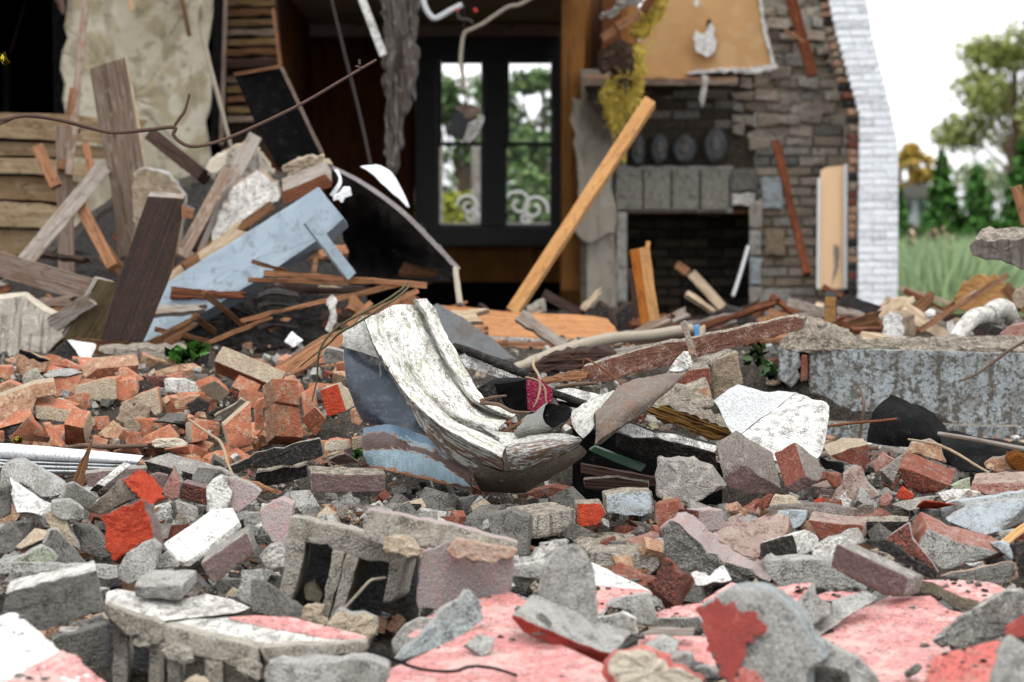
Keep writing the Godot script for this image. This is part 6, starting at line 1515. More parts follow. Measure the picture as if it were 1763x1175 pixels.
	put("wing_flap", sheet([[221,347,-7351,220,319,-7261,216,272,-7239], [286,405,-7493,298,370,-7322,267,311,-7240], [339,425,-7644,358,389,-7443,333,343,-7371], [423,430,-7794,423,406,-7613,400,381,-7543], [504,443,-7944,491,437,-7844,478,426,-7794]], 0.004, "wing_rust", "shade_metal", 26, 12, 0.004, o.global_position, false), o)
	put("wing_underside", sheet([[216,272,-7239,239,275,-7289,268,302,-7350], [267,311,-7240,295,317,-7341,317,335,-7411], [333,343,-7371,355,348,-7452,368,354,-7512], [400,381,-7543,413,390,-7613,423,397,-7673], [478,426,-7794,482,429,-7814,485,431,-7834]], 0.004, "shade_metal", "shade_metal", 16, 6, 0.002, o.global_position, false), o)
	put("curled_mouth", sheet([[36,313,-7289,37,304,-7283,41,295,-7269,32,291,-7251,23,291,-7237,14,295,-7232,7,302,-7237,14,310,-7252,18,316,-7269,28,318,-7284,36,313,-7289], [63,329,-7303,72,319,-7295,73,304,-7273,56,301,-7247,42,296,-7226,26,302,-7218,21,316,-7226,27,326,-7248,32,340,-7274,50,337,-7295,63,329,-7303], [109,355,-7321,109,336,-7311,115,319,-7286,98,308,-7255,76,310,-7230,59,319,-7221,40,332,-7231,53,347,-7256,66,358,-7287,87,362,-7312,109,355,-7321], [143,366,-7349,156,350,-7337,150,332,-7309,129,326,-7273,107,315,-7245,87,329,-7234,80,345,-7246,82,362,-7274,95,378,-7310,121,370,-7338,143,366,-7349]], 0.002, "black", "mouth_metal", 14, 20, 0.005, o.global_position, false), o)  # inner side coloured black for the shade in the pipe
	put("mouth_shade", sheet([[87,343,-7354,99,330,-7345,97,314,-7324,77,310,-7297,61,302,-7276,43,311,-7268,38,326,-7277,42,339,-7298,50,355,-7325,71,349,-7346,87,343,-7354], [66,327,-7321,66,327,-7321,66,327,-7321,66,327,-7321,66,327,-7321,66,327,-7321,66,327,-7321,66,327,-7321,66,327,-7321,66,327,-7321,66,327,-7321]], 0.001, "black", "black", 4, 14, 0, o.global_position, false), o)  # black disc stands in for the shade inside the curled pipe
	piece("metal_strip", "metal strip", "torn metal strip standing up at the tip of the gutter wing", [483,526,-7694,489,491,-7681,499,494,-7682,498,513,-7689,486,554,-7704,478,586,-7715,465,578,-7713], [7,-2,-10], {f="grey_rust",r=0.002,b=0.001})
	piece("torn_tab", "metal scrap", "torn painted tab curling up against the rusty bar", [465,444,-7736,498,456,-7740,501,472,-7746,492,498,-7755,479,500,-7756,455,476,-7747,433,444,-7736], [4,-5,-10], {f="peel_white",r=0.004,b=0.001,sp=0.01})
	piece("rusty_bar", "steel bar", "long rusty flat bar lying across the gutter wing, mortar along its top", [266,400,-8039,367,426,-8060,537,468,-8094,709,516,-8128,847,548,-8155,856,580,-8160,828,589,-8156,709,564,-8133,538,529,-8100,367,493,-8066,203,445,-8033,198,412,-8029], [12,9,-30], {f="rust_bar",s="dust_crumbs",r=0.003,g=0.003,b=0.002,sp=0.03})
	piece("splintered_end", "wood", "splintered brown wood end lying under the rusty bar", [89,397,-7988,131,402,-7989,197,404,-7990,218,425,-7998,203,438,-8002,173,428,-7999,111,415,-7994,67,400,-7989], [6,5,-40], {f="wood_orange",s="wood_brown",r=0.005,g=0.006,b=0.002,sp=0.012})
	piece("painted_block", "wood block", "small block with a crimson painted end, behind the gutter mouth", [43,337,-7734,72,335,-7742,112,343,-7752,112,399,-7752,73,429,-7742,40,420,-7733], [-127,-21,-99], {f="crimson",s="black",e1="char",r=0.003,g=0.003,b=0.002,sp=0.012})
	piece("board", "board", "charred black board end beside the crimson painted block", [-76,360,-7788,-2,325,-7775,43,335,-7778,38,416,-7808,-35,416,-7808,-87,389,-7798], [-10,2,-100], {f="char",s="black",r=0.003,b=0.003})
	piece("board", "board", "charred rail with white paint slanting behind the gutter trough", [-138,443,-8095,-87,426,-8089,-36,410,-8082,19,410,-8082,-3,440,-8094,-138,483,-8111,-155,473,-8107], [6,15,-40], {f="white_speck",s="char",r=0.003,b=0.002})
	rod("rail", "wood", "charred black rail running behind the gutter trough", [-169,502,-8146,-104,480,-8096,-36,452,-8045,39,425,-7994], [0.0120, 0.0130], "char", 6, 0.25)
	piece("board", "board", "dusty white board lying between the rusty bar and the gutter wing", [130,353,-7929,209,341,-7913,262,353,-7929,271,366,-7945,172,388,-7973,114,381,-7965], [4,-14,-20], {f="white_speck",s="char",r=0.003,b=0.002})
	rod("rail", "wood", "thin charred rail beneath the rusty bar", [109,378,-7893,177,358,-7842,225,344,-7792], [0.0120, 0.0100], "char", 6, 0.2)
	rod("root", "root", "pink brown stem lying just below the rusty bar", [120,395,-7843,177,402,-7843,240,407,-7843], [0.0060, 0.0050], "twig", 6, 0.4)
	rod("wire", "wire", "hooked rusty wire hanging from the rusty bar", [206,442,-7944,203,459,-7945,213,471,-7935,244,454,-7895,284,426,-7844,310,402,-7793], [0.0028, 0.0028], "rust", 6, 0)
	rod("vine", "vine", "dry vine stem curling over the crimson painted block", [66,484,-7776,59,461,-7715,74,435,-7644,77,403,-7633,69,369,-7622,58,350,-7622], [0.0040, 0.0040, 0.0020], "twig_pale", 6, 0.3)
	rod("vine", "vine", "second thin vine hanging over the crimson painted block", [38,428,-7734,69,423,-7654,90,400,-7643,93,368,-7632,101,344,-7642], [0.0025, 0.0030, 0.0020], "twig_pale", 6, 0.3)
	rod("twig", "twig", "grey twig lying on the gutter by the charred block", [-128,357,-7542,-80,375,-7492,-49,385,-7473,-15,390,-7453], [0.0060, 0.0050, 0.0030], "twig", 6, 0.3)
	rod("twig", "twig", "long grey twig lying along the gutter edge to its mouth", [-83,370,-7472,-36,367,-7432,-2,352,-7392,36,349,-7372,67,353,-7352], [0.0060, 0.0050, 0.0040], "twig", 6, 0.3)
	rod("twig", "twig", "mossy twig lying over the top end of the gutter", [-553,363,-7692,-540,419,-7694,-535,469,-7675,-529,502,-7656,-512,535,-7647,-475,572,-7638,-417,604,-7619,-356,637,-7620,-308,669,-7641,-287,693,-7662], [0.0020, 0.0030, 0.0038, 0.0038, 0.0030], "twig_moss", 6, 0.3)
	rod("twig", "twig", "second mossy twig beside the first over the gutter end", [-591,456,-7745,-546,492,-7716,-503,525,-7697,-476,551,-7657,-425,580,-7618,-359,621,-7599,-311,653,-7600,-278,685,-7631], [0.0020, 0.0030, 0.0038, 0.0030], "twig_moss", 6, 0.3)
	piece("board", "board", "white peeling board running out from under the gutter wing", [326,275,-7487,388,277,-7488,466,257,-7476,546,236,-7463,553,254,-7474,443,284,-7493,357,293,-7498,319,313,-7511,298,307,-7507,282,295,-7499], [5,0,-100], {f="white_speck",s="char",r=0.003,g=0.003,b=0.002})
	piece("board", "board", "wide charred board in the hollow under the white peeling board", [284,240,-7637,428,192,-7644,566,173,-7647,559,221,-7640,396,264,-7634,332,263,-7634,287,281,-7631], [3,0,-50], {f="char",s="black",r=0.003,b=0.002})
	piece("wood_chunk", "wood", "rotten yellow brown timber with crumbling dust on top", [415,305,-7842,488,279,-7837,582,244,-7830,630,263,-7834,622,279,-7837,521,317,-7845,423,346,-7851,367,328,-7847], [18,20,-121], {f="wood_rot",s="dust_crumbs",r=0.006,g=0.01,b=0.004,sp=0.015})
	piece("board", "board", "green painted strip in the dark hollow under the gutter wing", [283,201,-7585,352,176,-7578,365,192,-7582,226,244,-7598,210,234,-7595], [1,3,-20], {f="green_paint",r=0.001,b=0.002})
	piece("board", "board", "dusty brown board low in the hollow under the gutter", [199,134,-7533,265,128,-7530,369,122,-7528,372,149,-7538,281,165,-7544,194,158,-7541], [2,2,-50], {f="wood_dark",s="dust_crumbs",r=0.003,b=0.003})
	piece("broken_brick", "brick", "dark red brick deep in the hollow under the gutter corner", [59,103,-7377,159,106,-7378,160,141,-7390,106,151,-7394,36,133,-7387], [8,2,-90], {q="br",f="brick_red"})
	piece("scrap", "roof scrap", "dark grey curled scrap hanging under the gutter corner", [-113,109,-7078,-84,118,-7081,-64,141,-7089,-54,158,-7095,-98,132,-7086,-128,122,-7082], [4,4,-10], {q="sh",f="concrete_dark",s="char"})
	piece("brick", "brick", "dusty brown brick block between the rusty bar and the foundation wall", [629,365,-8803,643,310,-8794,729,362,-8775,715,468,-8788,636,434,-8806], [-60,11,-200], {f="stone_brown",s="dust_crumbs",r=0.004,b=0.005})
	piece("painted_block", "concrete block", "small blue grey painted block beside the dusty brown one", [467,302,-8588,499,299,-8588,542,306,-8589,524,343,-8597,456,331,-8594], [12,7,-80], {q="br",f="graypaint"})
	piece("brick", "brick", "brown brick lying between the blue grey block and the wall", [542,312,-8535,578,309,-8534,615,323,-8539,607,368,-8555,521,337,-8544], [-8,24,-91], {q="br",f="brick_dusty",s="dust_crumbs"})
	piece("brick", "brick", "dark dusty brick behind the tip of the gutter wing", [489,377,-8741,529,360,-8735,624,364,-8736,621,414,-8754,517,404,-8750], [-2,18,-91], {q="br",f="brick_dark2",s="dust_crumbs"})
	piece("wood_chunk", "wood", "crumbled mortar and wood litter under the rusty bar", [450,294,-8342,608,314,-8367,601,330,-8389,499,377,-8448,384,367,-8436,311,314,-8367], [6,2,-100], {f="dust_crumbs",r=0.01,g=0.008})
	piece("board", "board", "sooty black board closing off the dark hollow under the white peeling board", [176,37,-8136,617,37,-8136,617,156,-8136,456,207,-8136,303,249,-8136,176,266,-8136], [1,1,-30], {f="black",r=0.004,g=0.004,b=0.003,sp=0.06})  # black slab added at the back so the hollow stays dark
	piece("board", "board", "charred joist lying in the dark hollow behind the green strip", [194,153,-7842,390,116,-7829,577,100,-7823,578,121,-7831,390,142,-7838,194,177,-7851], [2,1,-50], {f="wood_dark",r=0.003,b=0.003})

func build_foundation_wall() -> void: # foundation wall
	var o: Node3D
	o = thing("foundation_wall", "foundation wall", "grey painted concrete foundation wall, streaked and broken off at its end", Vector3(1.399, 0.142, -9.887))
	part("wall_face", o, [1060,78,-9912,1871,81,-9869,1869,423,-9869,1645,429,-9881,1399,435,-9894,1174,436,-9906,1059,432,-9912], [44,-13,-300], {f="found_paint",s="concrete",r=0.005,g=0.003,b=0.006,sp=0.05,v=0.08})
	part("brick", o, [1021,323,-9843,1044,329,-9843,1043,418,-9843,1023,418,-9843], [25,-3,-200], {f="brick_red",r=0.002})
	part("render_patch", o, [948,328,-9873,989,301,-9873,1022,338,-9873,1018,433,-9873,944,441,-9873], [24,-4,-200], {f="found_paint",r=0.006,g=0.006})
	part("brick", o, [907,367,-9894,954,371,-9894,950,404,-9894,904,400,-9894], [23,-3,-200], {f="brick_dark2",r=0.004})
	part("brick", o, [904,309,-9892,954,313,-9892,950,365,-9892,900,358,-9892], [23,-4,-200], {f="stone_brown",r=0.006})
	part("core", o, [837,251,-9972,870,189,-9972,1062,189,-9972,1061,426,-9972,907,426,-9972,833,397,-9972], [28,-9,-300], {f="concrete_dark",r=0.01,g=0.008})
	part("plinth", o, [1018,36,-9786,1855,36,-9786,1855,168,-9786,1018,185,-9786], [15,0,-100], {f="found_paint",s="dust_crumbs",r=0.004,b=0.006})
	piece("dust_heap", "mortar heap", "heap of crumbled grey mortar on the wall end under the rusty bar", [1069,420,-9887,1235,436,-9902,1223,473,-9934,1171,517,-9974,1120,530,-9985,1064,548,-10001,1021,530,-9985,992,491,-9950,946,436,-9902], [33,-4,-300], {f="dust_crumbs",r=0.014,g=0.006,b=0.02,sp=0.02})
	piece("mortar_bed", "mortar", "layer of crumbled mortar along the top of the foundation wall", [1237,438,-9912,1483,436,-9904,1869,429,-9870,1905,471,-10063,1718,473,-10072,1506,469,-10055,1293,464,-10030,1121,455,-9988,1052,433,-9887], [15,3,-100], {f="dust_crumbs",r=0.014,g=0.008,b=0.01,sp=0.03})
	tag(put("weed", foliage([[Vector3(), Vector3(0.045, 0.041, 0.05)]], 60, 0.035, "leaf_dark", 50), null, Vector3(0.846, 0.423, -9.695)), "dark green weed growing on the broken wall end", "weed")
	tag(put("weed", foliage([[Vector3(), Vector3(0.029, 0.033, 0.05)]], 60, 0.035, "leaf_dark", 51), null, Vector3(0.896, 0.366, -9.693)), "small weed sprig lower on the broken wall end", "weed")
	tag(put("weed", foliage([[Vector3(), Vector3(0.06, 0.025, 0.05)], [Vector3(0.05, 0.02, 0), Vector3(0.04, 0.02, 0.04)]], 70, 0.05, "leaf_bright", 53), null, Vector3(-1.162, 0.42, -9.895)), "green leafy weed growing at the back of the brick pile", "weed")
	tag(put("weed", foliage([[Vector3(), Vector3(0.02, 0.015, 0.02)]], 22, 0.025, "leaf_bright", 54), null, Vector3(-0.423, 0.218, -7.688)), "tiny green sprig at the foot of the rusty gutter sheet", "weed")
	tag(put("weed", foliage([[Vector3(), Vector3(0.02, 0.012, 0.02)]], 14, 0.022, "leaf_yellow", 55), null, Vector3(-1.405, 0.24, -7.889)), "tiny yellow leaf sprig among the bricks over the downspout", "weed")

func build_boards_and_rubble_on_the_plateau_behind_the_wall() -> void: # boards and rubble on the plateau behind the wall
	piece("painted_block", "plaster block", "white plaster block with a broken brown side on the wall top", [1466,444,-10997,1548,444,-10997,1542,532,-10997,1498,552,-10997,1466,532,-10997], [61,7,-80], {f="white_paint",s="stone_brown",e2="stone_brown",r=0.006,g=0.005,b=0.006})
	piece("painted_block", "plaster block", "small white and brown plaster bit beside the bent white pipe", [1718,458,-10997,1744,461,-10997,1750,496,-10997,1735,523,-10997,1715,508,-10997], [42,4,-80], {f="white_paint",s="stone_brown",r=0.004})
	rod("bent_pipe", "pipe", "bent white plastic pipe lying on the foundation wall top", [1686,446,-10596,1742,503,-10697,1798,535,-10798,1861,538,-10898,1919,529,-10998], [0.0320, 0.0340, 0.0340], "white_worn", 10, 0)
	rod("pipe_elbow", "pipe", "white pipe elbow end joined to the bent pipe", [1867,545,-10899,1911,562,-10949,1949,555,-10999,1975,525,-11048], [0.0360, 0.0420, 0.0420, 0.0360], "white_worn", 10, 0)
	piece("cardboard_sheet", "cardboard", "brown torn cardboard sheet standing among the far debris", [2066,540,-12987,2120,509,-12980,2245,520,-12982,2295,575,-12996,2295,658,-13016,2251,689,-13023,2154,678,-13021,2090,630,-13009,2060,575,-12996], [6,3,-20], {f="cardboard",r=0.008,g=0.01})
	piece("board", "board", "slim brown board leaning in front of the cardboard sheet", [1689,454,-11496,2252,680,-12603,2239,701,-12604,1676,473,-11497], [-22,-14,-14], {q="bd",f="wood_brown"})
	piece("board", "board", "short grey brown board beside the slim brown one", [1947,534,-12199,2115,604,-12601,2101,623,-12602,1934,552,-12199], [-22,-17,-12], {q="bd",f="wood_grey"})
	piece("post_stub", "wood", "brown wooden post stub with a dark cap on the plateau edge", [1232,505,-10999,1280,508,-10999,1281,608,-10999,1234,613,-10999], [15,22,-101], {f="cardboard",s="char",r=0.004,b=0.006})
	piece("beam", "wood", "grey charred beam lying behind the post stub", [1227,552,-12499,1341,509,-11998,1353,546,-11999,1239,591,-12501], [46,-15,-12], {q="bd",f="wood_grey"})
	piece("board", "board", "black roofing board leaning at the foot of the chimney", [1551,547,-13200,1661,496,-12598,1677,544,-12599,1567,597,-13201], [28,-9,-6], {q="bd",f="char"})
	piece("plywood_piece", "plywood", "pale torn plywood piece leaning at the foot of the chimney", [1559,461,-11962,1600,506,-11984,1673,543,-12003,1736,575,-12019,1734,595,-12029,1644,588,-12025,1577,537,-12000,1516,474,-11968], [5,3,-30], {f="wood_pale",r=0.004,g=0.006})
	piece("wood_chunk", "wood", "dark brown torn wood chunk beside the pale plywood piece", [1778,516,-12283,1837,532,-12288,1867,604,-12314,1848,617,-12318,1766,552,-12295], [10,3,-50], {f="wood_brown",s="wood_dark",r=0.006,g=0.006})
	piece("foam_lump", "foam", "little white foam lump on the far debris", [1763,513,-11793,1792,519,-11795,1793,541,-11803,1768,547,-11805,1748,528,-11798], [9,2,-50], {f="white_plain",r=0.008,b=0.01})
	piece("timber", "timber", "pale long timber lying before the ornamental grass", [2352,580,-17002,2524,492,-15999,2532,517,-16000,2360,606,-17003], [37,-12,-7], {q="bd",f="wood_pale"})
	piece("plank_end", "plank", "broken grey plank jutting in from the picture edge", [1523,768,-9211,1593,753,-9217,1663,738,-9224,1709,719,-9232,1699,831,-9183,1588,817,-9189,1543,826,-9185,1506,800,-9197], [47,42,-101], {f="wood_grey",s="dust_crumbs",t="dust_crumbs",r=0.005,g=0.008,b=0.004})
	piece("board", "board", "upright brown board behind the jutting grey plank", [1963,893,-10508,1921,1038,-10513,1883,1027,-10512,1925,882,-10508], [0,-1,-30], {q="bd",f="wood_orange"})
	piece("wood_chunk", "wood", "dark twisted wood piece under the jutting plank, picture edge", [2071,559,-11483,2133,571,-11487,2138,650,-11515,2113,650,-11515,2068,613,-11502], [12,3,-50], {f="stone_brown",s="wood_grey",r=0.008,g=0.008})
	piece("rubble_block", "brick", "reddish dusty rubble behind the pipe elbow", [1865,450,-10586,1967,455,-10588,1970,517,-10610,1902,505,-10606,1855,472,-10594], [17,3,-80], {q="br",f="brick_pale",s="dust_pink"})
	piece("rubble_block", "brick", "dark rubble lump under the bent white pipe", [1857,444,-11187,1965,444,-11187,1973,480,-11199,1902,503,-11208,1848,492,-11203], [16,3,-80], {q="br",f="char",s="concrete_dark"})

func build_debris_in_front_of_the_fireplace() -> void: # debris in front of the fireplace
	piece("plywood_sheet", "plywood", "bright plywood sheet with a white edge lying before the fireplace", [203,404,-12384,490,414,-12399,459,459,-12467,429,494,-12520,310,510,-12543,-30,525,-12566,-319,551,-12604,-366,540,-12588,-133,419,-12406], [0,-21,1], {f="wood_ply",s="white_speck",r=0.003,g=0.004,b=0.004,sp=0.06})
	piece("board", "board", "second orange board under the bright plywood sheet", [-4,353,-11774,291,353,-11774,709,372,-11786,710,406,-11807,538,410,-11810,193,401,-11804,-127,401,-11804], [3,7,-100], {f="wood_orange",s="wood_brown",r=0.003})
	piece("roof_sheet", "roof sheet", "dark grey roofing sheet sloping down behind the gutter", [-246,442,-10576,-179,394,-10534,-21,356,-10500,23,373,-10515,-69,452,-10586,-181,532,-10657,-289,589,-10707,-311,576,-10695], [0,-12,-20], {f="slate_dark",s="char",r=0.003})
	rod("pole", "pole", "long pale weathered pole lying across the debris", [7,378,-9593,99,407,-9794,228,441,-10095,365,462,-10396,532,467,-10696,702,484,-10997], [0.0180, 0.0220, 0.0200], "wood_pale_t", 8, 0.2)
	piece("log", "wood", "mossy dark bark lump under the pale pole", [195,375,-9481,333,398,-9489,358,437,-9503,235,453,-9509,136,433,-9502,46,375,-9481], [8,8,-100], {f="wood_dark",r=0.01,g=0.008,b=0.01})
	piece("board", "board", "grey board behind the rusty bar", [299,414,-9594,638,453,-9896,634,478,-9896,295,438,-9595], [-20,-4,-22], {q="bd",f="wood_grey"})
	piece("beam", "timber", "long clean pine beam leaning diagonally before the fireplace", [22,502,-12998,701,1527,-13628,651,1559,-13629,-25,533,-12999], [2,-25,-44], {q="bd",f="pine"})
	piece("post", "timber", "short bright pine post standing splintered at its top", [608,420,-13001,646,430,-13001,592,810,-13001,548,799,-13001], [50,11,-30], {f="pine_dark",s="pine",t="pine_end",r=0.003,b=0.003,sp=0.05})
	piece("splinter", "wood", "splinter rising at the top of the short pine post", [636,695,-13024,648,844,-13058,627,846,-13058,614,697,-13024], [0,-4,-19], {q="bd",f="pine"})
	piece("board", "board", "dark board leaning on the short pine post", [614,436,-13196,578,719,-13305,550,715,-13304,587,432,-13196], [1,-7,-19], {q="bd",f="wood_dark"})
	piece("board", "board", "dark red board on edge near the foot of the pine beam", [141,574,-13601,310,483,-13198,331,522,-13199,163,614,-13602], [24,-13,-13], {q="bd",f="wood_dark"})
	piece("wood_chunk", "wood", "purplish charred lump near the short pine post", [405,423,-13075,487,437,-13080,447,532,-13113,406,559,-13123,351,491,-13099], [13,10,-60], {f="char",s="wood_dark",r=0.008})
	piece("wood_chunk", "wood", "dark heap of charred wood between pine beam and short post", [498,416,-13380,609,402,-13376,638,443,-13390,583,554,-13430,499,499,-13410], [15,15,-100], {f="char",s="wood_dark",r=0.01})
	piece("board", "board", "pale board tumbling out of the firebox", [1103,657,-17505,1252,451,-16798,1293,489,-16799,1146,697,-17506], [19,-21,-10], {q="bd",f="wood_pale"})
	piece("board", "board", "short orange stub above the pale board in the firebox", [1047,710,-18006,1122,654,-18005,1154,696,-18006,1079,752,-18007], [0,-1,-30], {q="bd",f="wood_orange"})
	piece("wood_chunk", "wood", "black lump on the debris before the firebox", [979,435,-13483,1134,441,-13485,1149,497,-13505,1038,525,-13515,952,483,-13500], [15,15,-80], {f="char",r=0.01})
	rod("rod", "metal rod", "thin grey rod leaning in the firebox corner", [1427,525,-18001,1492,674,-18205,1567,846,-18510], [0.0120, 0.0120], "grey_metal", 6, 0)
	piece("blue_tag", "plastic", "small blue plastic tag beside the torn metal strip", [720,450,-10988,736,452,-10989,737,498,-11005,717,496,-11004], [6,4,-20], {f="blue_plain",r=0.002,b=0.002})
	piece("wood_chunk", "wood", "yellowish wood end beside the blue tag", [748,438,-11087,766,445,-11090,765,491,-11106,744,482,-11103], [8,3,-50], {f="wood_pale",r=0.004})
	piece("board", "board", "dark red board running behind the rusty bar", [599,375,-11994,1162,446,-12396,1156,486,-12398,593,415,-11995], [-23,-4,-33], {q="bd",f="wood_dark"})
	piece("dark_litter", "wood", "low dark litter of charred wood before the hearth", [339,355,-13735,854,350,-13729,1230,391,-13774,1207,456,-13842,917,433,-13818,685,400,-13783,484,405,-13789,371,467,-13854,227,476,-13863,139,391,-13774], [9,18,-201], {f="wood_dark",s="char",r=0.03,g=0.02,sp=0.04})
	piece("stone_block", "stone", "grey stone behind the foot of the pine beam", [69,460,-14183,167,484,-14192,158,558,-14218,70,513,-14202], [10,10,-100], {q="co",f="stone_pale"})

func build_the_heap_of_boards_and_metal_on_the_left_side() -> void: # the heap of boards and metal on the left side
	var o: Node3D
	o = thing("plank", "plank", "wide dark brown plank standing tilted with a notched tenon", Vector3(-1.483, 0.45, -10.596))
	part("body", o, [-1405,444,-10626,-1296,706,-10606,-1260,904,-10591,-1246,988,-10585,-1382,997,-10584,-1508,662,-10610,-1571,444,-10626], [4,20,-41], {f="wood_darkest",s="wood_brown",t="wood_grey",r=0.002,b=0.004,sp=0.06})
	part("tenon", o, [-1252,913,-10560,-1210,908,-10560,-1203,943,-10560,-1252,965,-10560], [0,7,-40], {f="wood_orange",s="wood_darkest",r=0.001,b=0.003})
	piece("board", "board", "olive brown board behind the wide dark plank, pale sawn edge", [-1615,397,-10918,-1571,500,-10903,-1549,668,-10878,-1616,682,-10876,-1683,569,-10893,-1797,386,-10920], [-18,9,-30], {q="wd",f="wood_olive",s="wood_grey"})
	o = thing("metal_box", "metal box", "long blue grey sheet metal duct lying tilted on the wood heap", Vector3(-1.45, 0.423, -11.195))
	part("body", o, [-1437,442,-11384,-1178,589,-11369,-1033,674,-11361,-755,861,-11355,-685,925,-11359,-794,1055,-11440,-1038,902,-11449,-1388,683,-11463,-1422,659,-11463,-1509,418,-11395], [12,-34,-119], {f="duct",s="duct",r=0.003,b=0.004,sp=0.06})
	part("bracket", o, [-650,674,-11080,-620,704,-11086,-796,931,-11132,-828,903,-11127], [-8,-5,-20], {f="duct",r=0.001,b=0.002})
	piece("plank", "plank", "grey weathered plank leaning diagonally to the picture edge", [-2102,690,-12003,-1842,1166,-12817,-1899,1214,-12819,-2156,735,-12004], [-16,-19,-16], {q="bd",f="wood_grey"})
	piece("plank", "plank", "upright grey post at the back of the wood heap", [-2046,669,-13003,-2091,1397,-13224,-2163,1395,-13224,-2117,668,-13003], [0,-15,-48], {q="bd",f="wood_grey2"})
	piece("plank", "plank", "orange brown batten crossing in front of the upright grey post", [-1744,742,-12305,-1944,1038,-12613,-1991,1013,-12613,-1789,717,-12304], [9,-18,-23], {q="bd",f="wood_orange"})
	piece("plank", "plank", "broad weathered plank with a pale edge standing in the heap", [-1907,1442,-12801,-1847,1097,-12834,-1813,763,-12868,-1766,777,-12863,-1712,1070,-12826,-1688,1190,-12810,-1770,1683,-12762,-1935,1632,-12782], [9,-4,-30], {q="wd",f="wood_weather",s="wood_pale"})
	piece("plank", "plank", "long thin brown lath rising past the plaster wall", [-2049,1154,-13017,-2189,2197,-14547,-2231,2201,-14548,-2087,1158,-13017], [-2,-17,-11], {q="bd",f="wood_grey2"})
	piece("plank", "plank", "second long lath crossing behind the broad weathered plank", [-2103,1184,-13118,-2127,1597,-13630,-2160,1602,-13630,-2135,1189,-13118], [-2,-16,-12], {q="bd",f="wood_brown"})
	piece("plank", "plank", "short orange batten standing behind the broad weathered plank", [-1959,1163,-13117,-2007,1317,-13222,-2039,1310,-13221,-1991,1156,-13117], [3,-16,-25], {q="bd",f="wood_orange"})
	piece("plank", "plank", "orange brown board end by the siding boards", [-2089,1111,-12916,-2195,1303,-13021,-2244,1280,-13021,-2138,1088,-12915], [5,-12,-27], {q="bd",f="wood_orange"})
	piece("beam", "timber", "grey beam lying at the foot of the heap", [-2231,700,-11803,-1767,582,-11500,-1738,679,-11503,-2202,800,-11806], [41,-14,-68], {q="bd",f="wood_grey2"})
	piece("beam", "timber", "dark beam slanting down behind the broad weathered plank", [-1770,1343,-13422,-1473,1131,-13016,-1433,1181,-13018,-1728,1396,-13424], [34,-29,-40], {q="bd",f="wood_dark"})
	piece("plaster_block", "plaster", "round worn plaster board behind the wide dark plank", [-1714,934,-12599,-1652,776,-12566,-1496,802,-12572,-1480,1039,-12620,-1556,1144,-12642,-1675,1171,-12647,-1719,1144,-12642], [7,11,-30], {f="stone_brown",s="concrete",r=0.005,g=0.006})
	piece("plank", "plank", "grey board slanting up beside the white slab", [-1387,736,-12205,-1149,1316,-12821,-1206,1346,-12822,-1441,764,-12205], [-6,-13,-14], {q="bd",f="wood_grey"})
	piece("plank", "plank", "second grey board slanting up beside the white slab", [-1400,762,-12005,-1242,1153,-12517,-1292,1180,-12517,-1448,788,-12006], [-7,-14,-13], {q="bd",f="wood_weather"})
	piece("plank", "plank", "third board slanting along the upper edge of the duct", [-1362,715,-11704,-1034,982,-12212,-1058,1016,-12213,-1385,746,-11705], [-12,-9,-13], {q="bd",f="wood_brown"})
	piece("plank", "plank", "thin dark lath between the slanting grey boards", [-1368,797,-12106,-1286,1082,-12415,-1305,1090,-12415,-1387,804,-12107], [-5,-13,-14], {q="bd",f="wood_dark"})
	piece("plaster_slab", "plaster", "white plaster slab lying on the heap behind the duct", [-1332,801,-12267,-1186,904,-12343,-1038,1021,-12428,-1048,1101,-12484,-1150,1154,-12522,-1249,1074,-12465,-1313,951,-12377], [4,14,-40], {f="white_worn",s="stone_brown",r=0.008,g=0.01})
	piece("plaster_slab", "plaster", "grey rubble of plaster bits under the black panel", [-1329,1068,-12738,-1223,1068,-12738,-1096,1149,-12796,-1169,1253,-12870,-1213,1314,-12913,-1329,1253,-12870,-1388,1149,-12796], [4,15,-40], {f="stone_pale",s="mortar",r=0.015,g=0.01})
	piece("scrap", "plaster", "small cream plaster scrap high on the heap", [-1365,1146,-12700,-1305,1186,-12714,-1297,1248,-12736,-1349,1232,-12730,-1400,1173,-12710], [4,12,-40], {f="mortar_pale",r=0.006,g=0.006})
	o = thing("charred_board", "panel", "charred black panel with a brown wooden edge standing on the heap", Vector3(-1.025, 1.207, -12.918))
	part("panel_face", o, [-1185,1380,-12905,-1085,1180,-12923,-973,1208,-12943,-888,1257,-12958,-1068,1647,-12926,-1284,1612,-12887], [6,9,-20], {f="black",s="black",r=0.002,sp=0.06})
	part("edge_strip", o, [-1071,1640,-12881,-885,1245,-12889,-871,1252,-12890,-1057,1647,-12881], [0,0,-20], {q="bd",f="wood_grey2"})
	part("edge_strip", o, [-1282,1604,-12880,-1063,1641,-12881,-1065,1657,-12881,-1285,1620,-12880], [0,-1,-20], {q="bd",f="wood_brown"})
	piece("wood_box", "wood box", "reddish brown wooden box corner above the duct", [-985,995,-12025,-773,1070,-12001,-773,1095,-12003,-803,1125,-12010,-990,1050,-12030], [-12,58,-102], {f="wood_red",s="wood_grey",r=0.003,b=0.004})
	piece("scrap", "plaster", "pale crumpled debris on top of the wooden box", [-968,1118,-12200,-867,1144,-12209,-792,1169,-12218,-831,1213,-12233,-945,1195,-12227,-1010,1156,-12214], [-1,13,-80], {f="stone_brown",s="mortar",r=0.012,g=0.01})
	o = thing("hood", "metal hood", "large curved dark metal hood lying open on its side", Vector3(-0.5, 0.651, -11.902))
